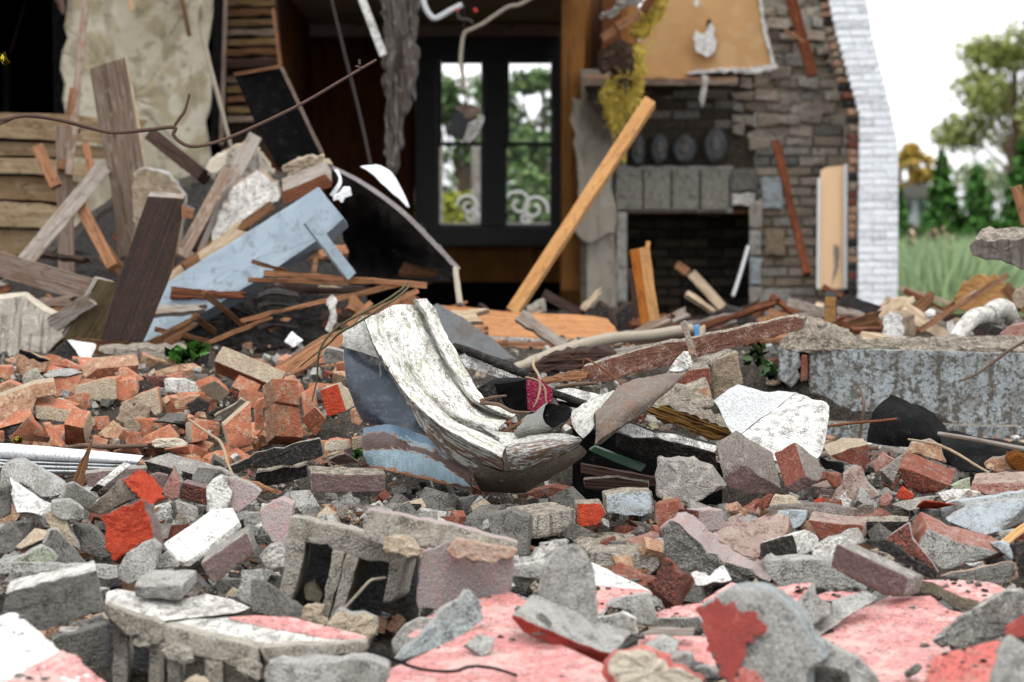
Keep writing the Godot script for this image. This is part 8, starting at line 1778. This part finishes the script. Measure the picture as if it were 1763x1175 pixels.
func build_the_double_window() -> void: # the double window
	var o: Node3D
	o = thing("window", "window", "black framed double sash window looking out on green trees", Vector3(-0.208, 0.965, -22.916))
	part("frame", o, [-798,893,-22880,-617,893,-22880,-616,2627,-22880,-796,2627,-22880], [-6,9,-200], {q="f",f="black_paint"})
	part("frame", o, [336,893,-22880,398,893,-22880,397,2627,-22880,335,2627,-22880], [3,9,-200], {q="f",f="black_paint"})
	part("frame", o, [-236,1036,-22880,-64,1036,-22880,-64,2395,-22880,-235,2395,-22880], [-1,8,-200], {q="f",f="black_paint"})
	part("frame", o, [-796,2384,-22870,397,2384,-22870,397,2640,-22870,-796,2640,-22870], [-2,15,-201], {q="f",f="black_paint"})
	part("frame", o, [-797,874,-22860,397,874,-22860,397,1035,-22860,-797,1035,-22860], [-2,2,-200], {q="f",f="black_paint"})
	var s0 := part("sash", o, [-629,1706,-22980,-576,1706,-22980,-575,2392,-22980,-628,2392,-22980], [-1,3,-50], {q="f",f="black_paint"})
	part("rail", s0, [-256,1705,-22975,-227,1705,-22975,-227,2392,-22975,-255,2392,-22975], [-1,3,-50], {q="f",f="black_paint"})
	part("rail", s0, [-575,2373,-22975,-255,2373,-22975,-255,2401,-22975,-575,2401,-22975], [-1,4,-50], {q="f",f="black_paint"})
	part("rail", s0, [-619,1696,-22975,-237,1696,-22975,-237,1734,-22975,-619,1734,-22975], [-1,2,-50], {q="f",f="black_paint"})
	part("rail", s0, [-628,1036,-22930,-594,1036,-22930,-594,1703,-22930,-627,1703,-22930], [-1,1,-40], {q="f",f="black_paint"})
	part("rail", s0, [-260,1036,-22930,-227,1036,-22930,-227,1703,-22930,-260,1703,-22930], [0,1,-40], {q="f",f="black_paint"})
	part("rail", s0, [-618,1027,-22930,-236,1027,-22930,-236,1055,-22930,-618,1055,-22930], [-1,1,-40], {q="f",f="black_paint"})
	part("pane", o, [-581,1730,-23000,-256,1730,-23000,-256,2375,-23000,-581,2375,-23000], [0,0,-5], {f="glass",r=0,b=0.001,sp=2})
	part("pane", o, [-595,1051,-22960,-256,1051,-22960,-256,1695,-22960,-595,1695,-22960], [0,0,-5], {f="glass",r=0,b=0.001,sp=2})
	var s1 := part("sash", o, [-74,1706,-22980,-22,1706,-22980,-21,2392,-22980,-74,2392,-22980], [0,3,-50], {q="f",f="black_paint"})
	part("rail", s1, [318,1705,-22975,346,1705,-22975,346,2392,-22975,318,2392,-22975], [1,3,-50], {q="f",f="black_paint"})
	part("rail", s1, [-21,2373,-22975,318,2373,-22975,318,2401,-22975,-21,2401,-22975], [0,4,-50], {q="f",f="black_paint"})
	part("rail", s1, [-65,1696,-22975,337,1696,-22975,337,1734,-22975,-65,1734,-22975], [0,2,-50], {q="f",f="black_paint"})
	part("rail", s1, [-74,1036,-22930,-41,1036,-22930,-41,1703,-22930,-74,1703,-22930], [0,1,-40], {q="f",f="black_paint"})
	part("rail", s1, [313,1036,-22930,346,1036,-22930,346,1703,-22930,312,1703,-22930], [1,1,-40], {q="f",f="black_paint"})
	part("rail", s1, [-64,1027,-22930,337,1027,-22930,337,1055,-22930,-64,1055,-22930], [0,1,-40], {q="f",f="black_paint"})
	part("pane", o, [-26,1730,-23000,318,1730,-23000,318,2375,-23000,-26,2375,-23000], [0,0,-5], {f="glass",r=0,b=0.001,sp=2})
	part("pane", o, [-41,1051,-22960,318,1051,-22960,318,1695,-22960,-41,1695,-22960], [0,0,-5], {f="glass",r=0,b=0.001,sp=2})

func build_plaster_wall_lath_wall_and_doorway() -> void: # plaster wall, lath wall and doorway
	var o: Node3D
	o = thing("plaster_wall", "wall", "stained cream plaster wall beside the dark doorway", Vector3(-2.272, 1.316, -17.023))
	part("plaster", o, [-2721,2199,-17022,-2740,2023,-17022,-2724,1635,-17022,-2741,856,-17022,-2238,856,-17022,-1840,1281,-17022,-1824,1917,-17022,-1815,2552,-17022,-2734,2552,-17022], [-17,7,-120], {f="plaster_cream",r=0.012,b=0.01,sp=0.12,g=0.03})
	part("corner_post", o, [-1837,1457,-17002,-1781,1457,-17002,-1749,2550,-17002,-1809,2550,-17002], [-16,11,-150], {q="z",f="black"})
	part("edge_board", o, [-1781,1456,-16972,-1756,1456,-16972,-1718,2546,-16972,-1746,2546,-16972], [-10,7,-100], {q="z",f="wood_grey2"})
	o = thing("lath_wall", "wall", "strip of bare wooden lath wall beside the plaster wall", Vector3(-1.627, 1.939, -17.341))
	part("backing", o, [-1823,1440,-17473,-1445,1440,-17473,-1443,1962,-17473,-1471,2599,-17473,-1797,2599,-17473], [-9,7,-100], {q="z",f="soot"})
	part("lath", o, [-1768,2451,-17323,-1469,2458,-17323,-1472,2497,-17323,-1768,2490,-17323], [-4,4,-40], {f="lath_tan",r=0.003,b=0.004,sp=0.1,g=0.008})
	part("lath", o, [-1768,2390,-17323,-1466,2397,-17323,-1469,2436,-17323,-1768,2429,-17323], [-4,4,-40], {f="wood_weather",r=0.003,b=0.004,sp=0.1,g=0.008})
	part("lath", o, [-1768,2329,-17323,-1463,2336,-17323,-1466,2375,-17323,-1768,2368,-17323], [-4,4,-40], {f="lath_tan",r=0.003,b=0.004,sp=0.1,g=0.008})
	part("lath", o, [-1769,2268,-17323,-1460,2275,-17323,-1464,2315,-17323,-1768,2307,-17323], [-4,4,-40], {f="wood_brown",r=0.003,b=0.004,sp=0.1,g=0.008})
	part("lath", o, [-1769,2207,-17323,-1457,2214,-17323,-1461,2254,-17323,-1769,2246,-17323], [-4,3,-40], {f="lath_tan",r=0.003,b=0.004,sp=0.1,g=0.008})
	part("lath", o, [-1769,2146,-17323,-1454,2153,-17323,-1458,2193,-17323,-1769,2185,-17323], [-4,3,-40], {f="wood_weather",r=0.003,b=0.004,sp=0.1,g=0.008})
	part("lath", o, [-1769,2085,-17323,-1451,2092,-17323,-1455,2132,-17323,-1769,2124,-17323], [-4,3,-40], {f="lath_tan",r=0.003,b=0.004,sp=0.1,g=0.008})
	part("lath", o, [-1769,2024,-17323,-1448,2031,-17323,-1452,2070,-17323,-1769,2063,-17323], [-4,3,-40], {f="wood_brown",r=0.003,b=0.004,sp=0.1,g=0.008})
	part("lath", o, [-1769,1963,-17323,-1445,1970,-17323,-1449,2009,-17323,-1769,2002,-17323], [-4,3,-40], {f="lath_tan",r=0.003,b=0.004,sp=0.1,g=0.008})
	part("lath", o, [-1770,1855,-17323,-1440,1862,-17323,-1444,1902,-17323,-1770,1895,-17323], [-4,3,-40], {f="wood_weather",r=0.003,b=0.004,sp=0.1,g=0.008})
	part("lath", o, [-1770,1794,-17323,-1437,1801,-17323,-1441,1841,-17323,-1770,1833,-17323], [-4,2,-40], {f="lath_tan",r=0.003,b=0.004,sp=0.1,g=0.008})
	part("lath", o, [-1770,1733,-17323,-1434,1740,-17323,-1438,1780,-17323,-1770,1772,-17323], [-4,2,-40], {f="wood_brown",r=0.003,b=0.004,sp=0.1,g=0.008})
	part("lath", o, [-1770,1672,-17323,-1432,1679,-17323,-1435,1718,-17323,-1770,1711,-17323], [-4,2,-40], {f="lath_tan",r=0.003,b=0.004,sp=0.1,g=0.008})
	part("lath", o, [-1771,1611,-17323,-1429,1618,-17323,-1432,1657,-17323,-1770,1650,-17323], [-4,2,-40], {f="wood_weather",r=0.003,b=0.004,sp=0.1,g=0.008})
	part("rail", o, [-1779,1941,-17273,-1420,1963,-17273,-1420,2006,-17273,-1779,1991,-17273], [-9,7,-100], {q="z",f="wood_dark"})
	piece("lath", "wood", "orange lath standing free at the end of the lath wall", [-1413,1955,-17142,-1455,2304,-17152,-1477,2301,-17151,-1434,1952,-17141], [0,-1,-30], {q="bd",f="wood_orange"})
	o = thing("siding_wall", "wall", "low wall of weathered tan siding boards under the doorway", Vector3(-2.63, 0.656, -15.003))
	part("plank", o, [-2943,1415,-15028,-2568,1406,-15028,-2043,1381,-15029,-1959,1509,-15026,-2535,1543,-15025,-2941,1553,-15025], [-8,2,-50], {f="siding_tan",r=0.002,b=0.004,sp=0.1,g=0.004,tint=Color(0.8, 0.75, 0.7)})
	part("plank", o, [-2952,1330,-15074,-2576,1320,-15074,-2106,1295,-15075,-2027,1355,-15073,-2544,1389,-15072,-2951,1399,-15072], [-8,2,-50], {f="siding_tan2",r=0.002,b=0.004,sp=0.1,g=0.004,tint=Color(0.95, 0.92, 0.88)})
	part("plank", o, [-2942,1228,-15021,-2568,1219,-15021,-2286,1194,-15022,-2223,1269,-15020,-2536,1303,-15019,-2942,1312,-15019], [-9,2,-50], {f="siding_tan",r=0.002,b=0.004,sp=0.1,g=0.004,tint=Color(0.95, 0.92, 0.88)})
	part("plank", o, [-2952,1089,-15068,-2576,1079,-15069,-2351,1054,-15069,-2292,1170,-15066,-2544,1204,-15066,-2951,1214,-15065], [-9,1,-50], {f="siding_tan2",r=0.002,b=0.004,sp=0.1,g=0.004,tint=Color(0.8, 0.75, 0.7)})
	part("plank", o, [-2943,941,-15014,-2568,931,-15014,-2418,906,-15015,-2365,1028,-15012,-2535,1062,-15011,-2941,1072,-15011], [-9,1,-50], {f="siding_tan",r=0.002,b=0.004,sp=0.1,g=0.004,tint=Color(0.95, 0.92, 0.88)})
	part("plank", o, [-2953,791,-15060,-2576,781,-15060,-2473,756,-15061,-2424,882,-15058,-2544,916,-15057,-2951,925,-15057], [-9,0,-50], {f="siding_tan2",r=0.002,b=0.004,sp=0.1,g=0.004,tint=Color(0.95, 0.92, 0.88)})
	part("plank", o, [-2943,659,-15006,-2568,650,-15006,-2465,625,-15007,-2416,731,-15004,-2535,766,-15003,-2941,775,-15003], [-9,0,-50], {f="siding_tan",r=0.002,b=0.004,sp=0.1,g=0.004,tint=Color(0.8, 0.75, 0.7)})
	o = thing("dark_room", "doorway", "pitch dark doorway opening into the house interior", Vector3(-3.118, 1.706, -18.035))
	part("back_wall", o, [-5052,536,-20527,-1973,536,-20527,-1964,3940,-20527,-5028,3940,-20527], [-17,7,-100], {q="z",f="black"})  # black walls of this room stand in for its lack of light
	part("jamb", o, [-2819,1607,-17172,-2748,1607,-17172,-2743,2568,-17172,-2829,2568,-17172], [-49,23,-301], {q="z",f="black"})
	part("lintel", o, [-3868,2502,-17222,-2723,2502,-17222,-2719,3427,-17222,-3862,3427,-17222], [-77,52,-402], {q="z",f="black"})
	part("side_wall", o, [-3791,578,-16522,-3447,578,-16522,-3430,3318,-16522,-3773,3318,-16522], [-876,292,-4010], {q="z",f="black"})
	part("green_strip", o, [-3704,1840,-20326,-3662,1840,-20326,-3656,2228,-20326,-3702,2228,-20326], [-5,2,-30], {q="z",f="green_paint"})
	part("loose_lath", o, [-3249,2090,-18023,-3234,2090,-18023,-3124,2434,-18023,-3143,2434,-18023], [-5,3,-30], {q="z",f="wood_dark"})
	rod("dry_twig", "twig", "dry shredded twig hanging at the doorway edge", [-2787,2791,-16965,-2759,2404,-16954,-2737,2316,-16952,-2723,2249,-16950], [0.0300, 0.0300, 0.0100], "twig", 7, 0.5)

func build_things_that_hang_from_above() -> void: # things that hang from above
	var o: Node3D
	piece("hanging_board", "board", "splintered grey weathered post hanging down from the broken ceiling", [-737,2081,-16021,-754,1882,-16021,-734,1715,-16021,-725,1483,-16021,-725,1250,-16021,-672,1250,-16021,-645,1483,-16021,-631,1582,-16021,-588,1632,-16021,-578,1749,-16021,-551,1888,-16021,-561,2048,-16021,-537,2220,-16021,-583,2717,-16021,-770,2717,-16021], [9,8,-120], {f="wood_char_grey",r=0.012,g=0.02,b=0.012,sp=0.04})
	piece("strip", "strip", "bright white painted strip dangling beside the hanging post", [-709,1926,-15840,-1022,2734,-16013,-1062,2719,-16013,-749,1910,-15840], [1,-4,-20], {q="bd",f="white_speck"})
	piece("beam", "timber", "long broken roof timber that carries the hanging scraps", [-2570,2740,-16264,450,2814,-16866,450,2954,-16870,-2570,2875,-16268], [-23,-3,-118], {q="bd",f="wood_dark"})
	rod("cable", "cable", "thin dark cable slanting down behind the hanging post", [-1209,2803,-17066,-1117,2414,-17055,-1050,2131,-17047,-979,1847,-17038,-919,1600,-17031,-862,1334,-17024], [0.0080, 0.0080], "cable", 6, 0)
	rod("conduit", "pipe", "bent white conduit dangling from the ceiling", [-565,2803,-17066,-547,2414,-17055,-533,2308,-17052,-494,2244,-17050,-459,2233,-17049,-377,2279,-17051,-303,2315,-17052], [0.0180, 0.0180], "white_plain", 8, 0)
	rod("wire", "wire", "stiff pale wire bent down in front of the window", [367,2803,-17066,207,2449,-17056,66,2325,-17052,-23,2301,-17051,-112,2244,-17050,-175,2201,-17049,-246,2166,-17048,-292,2138,-17047,-310,2042,-17044,-313,1954,-17041,-296,1865,-17039,-292,1794,-17037], [0.0130, 0.0120], "wood_pale_t", 7, 0)
	rod("wire", "wire", "second thin wire above the window with red nuts", [-331,2272,-17051,-324,2230,-17049,-267,2223,-17049,-239,2201,-17049], [0.0100, 0.0100], "cable", 6, 0)
	piece("wire_nut", "connector", "small red wire connector hanging above the window", [-228,2263,-17022,-210,2270,-17022,-221,2294,-17022,-239,2291,-17022], [3,2,-20], {f="red_plain",r=0,b=0.002})
	piece("wire_nut", "connector", "smaller red connector at the tip of the bent white conduit", [-345,2273,-17022,-331,2270,-17022,-324,2284,-17022,-345,2287,-17022], [3,2,-20], {f="red_plain",r=0,b=0.002})
	o = thing("hanging_lamp", "lamp", "broken black hanging box lamp with a white torn side, before the window", Vector3(-0.306, 1.518, -18.029))
	part("shade", o, [-410,1567,-18023,-306,1522,-18023,-260,1664,-18023,-335,1731,-18023,-395,1702,-18023], [35,38,-151], {f="black_paint",r=0.003,b=0.004})
	part("torn_side", o, [-312,1535,-17973,-282,1512,-17973,-230,1550,-17973,-185,1654,-17973,-192,1688,-17973,-282,1639,-17973], [7,1,-20], {f="white_worn",r=0.008,b=0.002,sp=0.03})
	part("crown", o, [-343,1702,-18023,-268,1664,-18023,-193,1716,-18023,-260,1754,-18023,-373,1739,-18023], [-2,13,-100], {f="wood_weather",r=0.01,b=0.004,sp=0.03,g=0.01})
	rod("cord", "cord", "thin cord holding up the broken black lamp", [-306,1732,-18036,-313,2062,-18045,-306,2857,-18068], [0.0040, 0.0040], "cable", 5, 0)
	piece("lath", "wood", "thin brown lath hanging by the plaster wall, upper", [-1921,2102,-16746,-2074,2804,-16766,-2098,2799,-16766,-1945,2097,-16745], [0,-1,-20], {q="bd",f="wood_brown"})
	piece("lath", "wood", "tan lath end hanging above the broad weathered plank", [-2236,2237,-16549,-2367,2797,-16565,-2387,2792,-16565,-2256,2232,-16549], [0,-1,-20], {q="bd",f="wood_fresh"})
	piece("strip", "strip", "grey strip hanging at the top of the plaster wall", [-2029,2284,-16551,-2435,2803,-16566,-2457,2786,-16565,-2051,2267,-16550], [0,-1,-20], {q="bd",f="wood_grey"})
	rod("wire", "wire", "long pale wire looping down in front of the plaster wall", [-1815,2790,-15865,-1680,2218,-15048,-1677,2031,-15043,-1655,1921,-15040,-1623,1781,-15036,-1583,1640,-15032,-1542,1484,-15027,-1511,1359,-15024], [0.0100, 0.0140, 0.0080], "wood_pale_t", 7, 0.2)

func build_a_bare_branch_reaching_in() -> void: # a bare branch reaching in
	rod("branch", "branch", "long bare thin branch reaching across in front of the wood heap", [-1628,1161,-8315,-1533,1173,-8366,-1464,1189,-8416,-1376,1179,-8466,-1295,1159,-8515,-1216,1143,-8515,-1118,1150,-8515,-1030,1159,-8515,-1033,1136,-8515,-1008,1111,-8514,-968,1100,-8514,-893,1120,-8564,-791,1167,-8615,-651,1240,-8668,-510,1328,-8720,-427,1382,-8772], [0.0068, 0.0068, 0.0064, 0.0060, 0.0056, 0.0052, 0.0040], "branch", 8, 0.12)
	rod("branch", "branch", "short side shoot rising from the long bare branch", [-1035,1154,-8515,-1016,1184,-8516,-998,1210,-8517,-984,1260,-8518], [0.0050, 0.0050, 0.0040], "branch", 7, 0.2)
	rod("branch", "branch", "second bare shoot beside the long branch at the picture edge", [-1597,1145,-8335,-1533,1164,-8365,-1499,1184,-8416,-1460,1193,-8416], [0.0065, 0.0060, 0.0045], "branch", 7, 0.15)
	rod("bud", "bud", "tiny bud spur on the long bare branch, number seen at its tip", [-470,1357,-8621,-472,1373,-8621], [0.0040, 0.0040], "branch", 6, 0)
	rod("bud", "bud", "tiny bud spur on the long bare branch, number seen at its sagging start", [-1334,1158,-8615,-1337,1144,-8615], [0.0040, 0.0040], "branch", 6, 0)
	rod("bud", "bud", "tiny bud spur on the long bare branch, number seen at its lowest sag", [-1228,1148,-8615,-1226,1133,-8615], [0.0040, 0.0040], "branch", 6, 0)
	rod("bud", "bud", "tiny bud spur on the long bare branch, number seen at its tip, lower side", [-483,1352,-8621,-461,1345,-8621], [0.0040, 0.0040], "branch", 6, 0)
	tag(put("leaf", foliage([[Vector3(), Vector3(0.012, 0.012, 0.01)], [Vector3(0.008, -0.008, 0), Vector3(0.01, 0.008, 0.01)]], 12, 0.03, "leaf_yellow", 57), null, Vector3(-1.539, 1.357, -8.421)), "yellow green autumn leaf hanging at the picture edge by the doorway", "leaf")

func build_trees_and_garden() -> void: # trees and garden
	var o: Node3D
	tree("cypress", "dark green cone shaped cypress beside the chimney, slimmest of the row", Vector3(12.342, 0.017, -80.012), 3.75, 1.15, "leaf_conifer", 0.15, 9000, 61, "cone", 0.12)
	tree("cypress", "dark green cypress beside the first one, broader and lower", Vector3(13.375, 0.017, -80.012), 3.35, 1.3, "leaf_conifer", 0.15, 9000, 62, "cone", 0.12)
	tree("cypress", "dark cypress near the picture edge above the jutting plank", Vector3(14.642, 0, -80.011), 4.1, 1.2, "leaf_conifer", 0.15, 9000, 63, "cone", 0.12)
	tree("cypress", "dark small shrub tree touching the chimney edge", Vector3(11.838, -0.135, -85.01), 3, 0.7, "leaf_conifer", 0.15, 4000, 64, "cone", 0.12)
	tree("tree", "large leafy tree with yellowing leaves rising over the cypresses", Vector3(19.949, 0.292, -110.032), 10.6, 5.2, "leaf_autumn", 0.2, 20000, 65, "airy", 0.22)
	tree("tree", "yellow autumn tree far behind beside the chimney", Vector3(23.35, 0.75, -160.066), 7.2, 2.6, "leaf_gold", 0.3, 5000, 66, "airy", 0.12)
	tree("tree", "distant pale green trees behind the cypress row", Vector3(29.768, 0.042, -170.049), 8, 5, "leaf_pale", 0.3, 4200, 67, "round", 0.12)
	tree("shrub", "pale hedge far behind the cypress row", Vector3(24.484, 0.125, -150.044), 3.6, 5, "leaf_pale", 0.3, 3600, 76, "round", 0.12)
	tree("shrub", "rounded garden shrub at the foot of the cypresses", Vector3(8.118, 0.086, -55.004), 1.3, 0.9, "leaf_mix", 0.1, 5000, 68, "round", 0.03)
	tree("shrub", "second garden shrub beneath the dark cypresses", Vector3(9.769, 0.001, -58.002), 1.1, 1.6, "leaf_conifer", 0.1, 6500, 69, "round", 0.03)
	tree("shrub", "broad dark shrub between the ornamental grass and the cypresses", Vector3(8.005, 0.073, -50.001), 1, 1.3, "leaf_mix", 0.09, 6000, 78, "round", 0.03)
	tree("shrub", "green shrub under the jutting plank by the picture edge", Vector3(7.196, 0.042, -39.996), 0.9, 0.6, "leaf_conifer", 0.1, 4000, 70, "round", 0.03)
	tree("shrub", "reddish flowering shrub in front of the distant house", Vector3(14.552, 0.917, -100.046), 1.5, 1, "leaf_red", 0.16, 2500, 71, "round", 0.03)
	tree("tree", "leafy green tree outside the window, broken sky through it", Vector3(-0.747, 0.475, -44.01), 3.4, 1.5, "leaf_garden", 0.12, 5200, 72, "airy", 0.08)
	tree("tree", "second leafy tree outside the window beyond the other sash", Vector3(0.417, 0.463, -46.011), 3.6, 1.7, "leaf_garden", 0.12, 6500, 73, "airy", 0.08)
	tree("shrub", "yellow green bush low outside the window", Vector3(-0.799, 0.937, -36.02), 0.9, 0.55, "leaf_lime", 0.1, 3500, 74, "round", 0.04)
	tree("shrub", "broad green hedge far outside the window", Vector3(-0.433, 0.338, -66.015), 2.7, 3, "leaf_garden", 0.17, 12000, 75, "round", 0.2)
	tree("shrub", "low hedge outside the window behind the railing", Vector3(0.196, 0.75, -40.016), 1.5, 1.3, "leaf_garden", 0.12, 7000, 77, "round", 0.04)
	tag(plume_grass(Vector3(4.857, 0.117, -31.995), 34), "feathery ornamental grass with pale plumes beside the chimney", "ornamental grass")
	tag(plume_grass(Vector3(5.585, 0.113, -33.996), 35), "tall green meadow grass clump in front of the cypresses", "ornamental grass")
	o = thing("far_house", "house", "distant grey house between the chimney and the cypresses", Vector3(20.373, 2.062, -140.095))
	part("wall", o, [19571,1334,-140183,21148,1334,-140183,21136,4016,-140183,19561,4016,-140183], [581,55,-4003], {f="graypaint",r=0,b=0.02,sp=5})
	part("roof", o, [21266,3951,-139882,20914,4591,-139882,19749,4591,-139882,19344,3951,-139882], [727,126,-5006], {f="concrete_dark",r=0,b=0.02,sp=5})
	part("window", o, [19842,3198,-140083,20075,3198,-140083,20072,3839,-140083,19839,3839,-140083], [14,2,-100], {f="black_paint",r=0,b=0.01,sp=5})
	part("window", o, [20425,3198,-140083,20658,3198,-140083,20655,3839,-140083,20422,3839,-140083], [15,2,-100], {f="black_paint",r=0,b=0.01,sp=5})
	part("door", o, [20805,2790,-140083,21010,2790,-140083,21005,3781,-140083,20801,3781,-140083], [15,2,-100], {f="white_plain",r=0,b=0.01,sp=5})
	o = thing("porch_rail", "railing", "white wrought iron porch railing with scrolls outside the window", Vector3(0.122, 1.036, -25.018))
	put("scroll", tube([-69,1218,-25024,-61,1299,-25026,-10,1356,-25028,60,1371,-25028,120,1343,-25027,149,1289,-25026,141,1234,-25024,105,1198,-25023,60,1191,-25023,24,1211,-25023,10,1244,-25024,18,1274,-25025,39,1289,-25026,60,1287,-25026], [0.0140, 0.0140], 6, "white_plain", o.global_position, 4, 0), o)
	put("scroll", tube([319,1180,-25023,312,1255,-25025,265,1307,-25026,201,1320,-25027,145,1295,-25026,118,1245,-25024,126,1194,-25023,159,1161,-25022,201,1155,-25022,233,1173,-25022,246,1204,-25023,239,1231,-25024,220,1245,-25024,201,1244,-25024], [0.0140, 0.0140], 6, "white_plain", o.global_position, 4, 0), o)
	put("scroll", tube([174,1135,-25021,162,1107,-25020,137,1092,-25020,109,1095,-25020,91,1112,-25021,86,1135,-25021,96,1155,-25022,113,1163,-25022,131,1160,-25022,141,1149,-25022,142,1135,-25021,136,1125,-25021,127,1122,-25021,119,1125,-25021], [0.0140, 0.0140], 6, "white_plain", o.global_position, 4, 0), o)
	put("scroll", tube([-497,1245,-25024,-472,1302,-25026,-421,1331,-25027,-367,1325,-25027,-330,1291,-25026,-321,1245,-25024,-340,1206,-25023,-375,1188,-25023,-410,1194,-25023,-431,1217,-25024,-433,1245,-25024,-420,1264,-25025,-402,1270,-25025,-387,1264,-25025], [0.0140, 0.0140], 6, "white_plain", o.global_position, 4, 0), o)
	put("scroll", tube([-299,1146,-25022,-315,1180,-25023,-345,1198,-25023,-378,1194,-25023,-400,1173,-25022,-405,1146,-25022,-394,1123,-25021,-373,1112,-25021,-352,1116,-25021,-339,1129,-25021,-338,1146,-25022,-346,1158,-25022,-357,1161,-25022,-366,1158,-25022], [0.0140, 0.0140], 6, "white_plain", o.global_position, 4, 0), o)
	part("post", o, [-367,1014,-25333,-282,1014,-25333,-282,1803,-25333,-366,1803,-25333], [-1,2,-80], {f="white_worn",r=0,b=0.01,sp=3})
	part("post", o, [-82,1014,-25333,-50,1014,-25333,-50,1803,-25333,-82,1803,-25333], [0,2,-80], {f="white_worn",r=0,b=0.01,sp=3})
	part("post", o, [-662,1014,-25333,-625,1014,-25333,-624,1803,-25333,-661,1803,-25333], [-2,2,-80], {f="white_worn",r=0,b=0.01,sp=3})
	part("rail", o, [-691,1076,-25233,412,1076,-25233,412,1097,-25233,-691,1097,-25233], [0,1,-50], {f="white_worn",r=0,b=0.005,sp=3})

func build_crumbs_on_the_painted_slabs() -> void: # crumbs on the painted slabs
	var spots_0 := [-922,79,-5225,-942,50,-5141,-935,78,-5226,-883,3,-4980,-763,16,-4999,-879,30,-5067,-781,12,-4987,-816,27,-5045,-927,59,-5167,-934,29,-5075,-742,2,-4945,-772,1,-4949,-833,1,-4959,-796,6,-4971,-838,0,-4958,-800,33,-5060,-863,-2,-4956,-865,2,-4971,-869,3,-4974,-766,10,-4976,42,25,-5122,88,4,-4970,116,13,-5031,59,41,-5223,152,13,-5035,-30,28,-5140,24,31,-5156,100,28,-5141,1,38,-5201,-136,31,-5157,-88,31,-5443,-145,25,-5388,-119,28,-5422,-128,22,-5361,-130,24,-5380,-18,48,-5591,-47,61,-5687,-9,58,-5669,14,48,-5587,-67,49,-5596,182,29,-5838,252,46,-5940,248,39,-5899,170,42,-5913,179,42,-5918,177,19,-5772,237,46,-5939,206,48,-5949,234,46,-5940,290,42,-5913,404,47,-5736,354,29,-5645,362,25,-5623,347,38,-5695,294,29,-5645,434,53,-5766,352,42,-5712,341,28,-5638,316,35,-5678,327,27,-5634,365,-3,-5233,249,19,-5381,276,15,-5360,333,17,-5371,338,12,-5335,278,23,-5412,323,23,-5409,305,19,-5385,298,7,-5305,295,8,-5310,750,19,-5618,825,32,-5711,693,-12,-5385,726,-33,-5203,910,24,-5654,701,-1,-5474,779,14,-5584,893,30,-5693,778,37,-5743,808,-6,-5436,876,44,-5018,863,49,-5029,811,36,-4999,830,24,-4971,808,29,-4982,741,17,-4953,783,41,-5010,771,27,-4977,745,24,-4969,732,6,-4927,951,60,-5794,968,70,-5870,972,51,-5721,941,66,-5843,915,67,-5846,914,67,-5846,911,65,-5836,981,67,-5846,898,72,-5889,964,69,-5864,602,78,-5699,570,59,-5624,539,59,-5621,591,65,-5647,546,65,-5647,598,69,-5665,565,58,-5619,534,77,-5697,569,66,-5652,549,60,-5626,659,66,-5699,695,69,-5720,691,70,-5725,693,70,-5726,715,68,-5715,707,70,-5728,685,69,-5718,667,63,-5681,692,70,-5722,710,72,-5735]
	var spots_1 := [-890,38,-5095,-864,20,-5030,-880,36,-5087,-952,66,-5193,-910,57,-5157,-916,45,-5121,-931,23,-5054,-873,2,-4974,-742,3,-4949,-854,11,-5000,-766,14,-4990,-793,11,-4988,-861,1,-4966,-727,2,-4942,-46,8,-4999,-102,9,-5008,-51,12,-5024,-160,7,-4992,-21,40,-5219,1,6,-4980,-100,27,-5132,-163,34,-5469,-65,42,-5536,-179,34,-5470,-130,21,-5354,-108,36,-5492,-127,35,-5481,-111,46,-5575,214,34,-5869,180,46,-5940,189,29,-5835,180,17,-5763,170,26,-5817,253,42,-5913,251,38,-5891,335,31,-5656,305,31,-5655,325,37,-5688,297,35,-5676,347,24,-5621,328,26,-5628,394,46,-5732,266,23,-5411,357,-2,-5240,309,20,-5391,378,7,-5301,331,3,-5272,266,23,-5408,270,14,-5349,781,-2,-5470,715,-27,-5262,669,4,-5516,673,-14,-5375,697,9,-5551,630,8,-5541,634,9,-5547,749,16,-4952,816,36,-4999,780,40,-5008,847,30,-4985,818,47,-5023,834,51,-5033,801,23,-4968,933,69,-5861,919,73,-5890,987,60,-5799,990,60,-5796,938,73,-5891,933,69,-5867,980,55,-5760,541,74,-5685,543,61,-5630,587,73,-5679,587,79,-5704,517,76,-5694,527,65,-5647,562,67,-5654,690,70,-5726,709,70,-5722,659,65,-5693,681,63,-5682,693,71,-5731,714,68,-5713,666,70,-5723]
	crumbs_on_slabs([spots_0, spots_1])
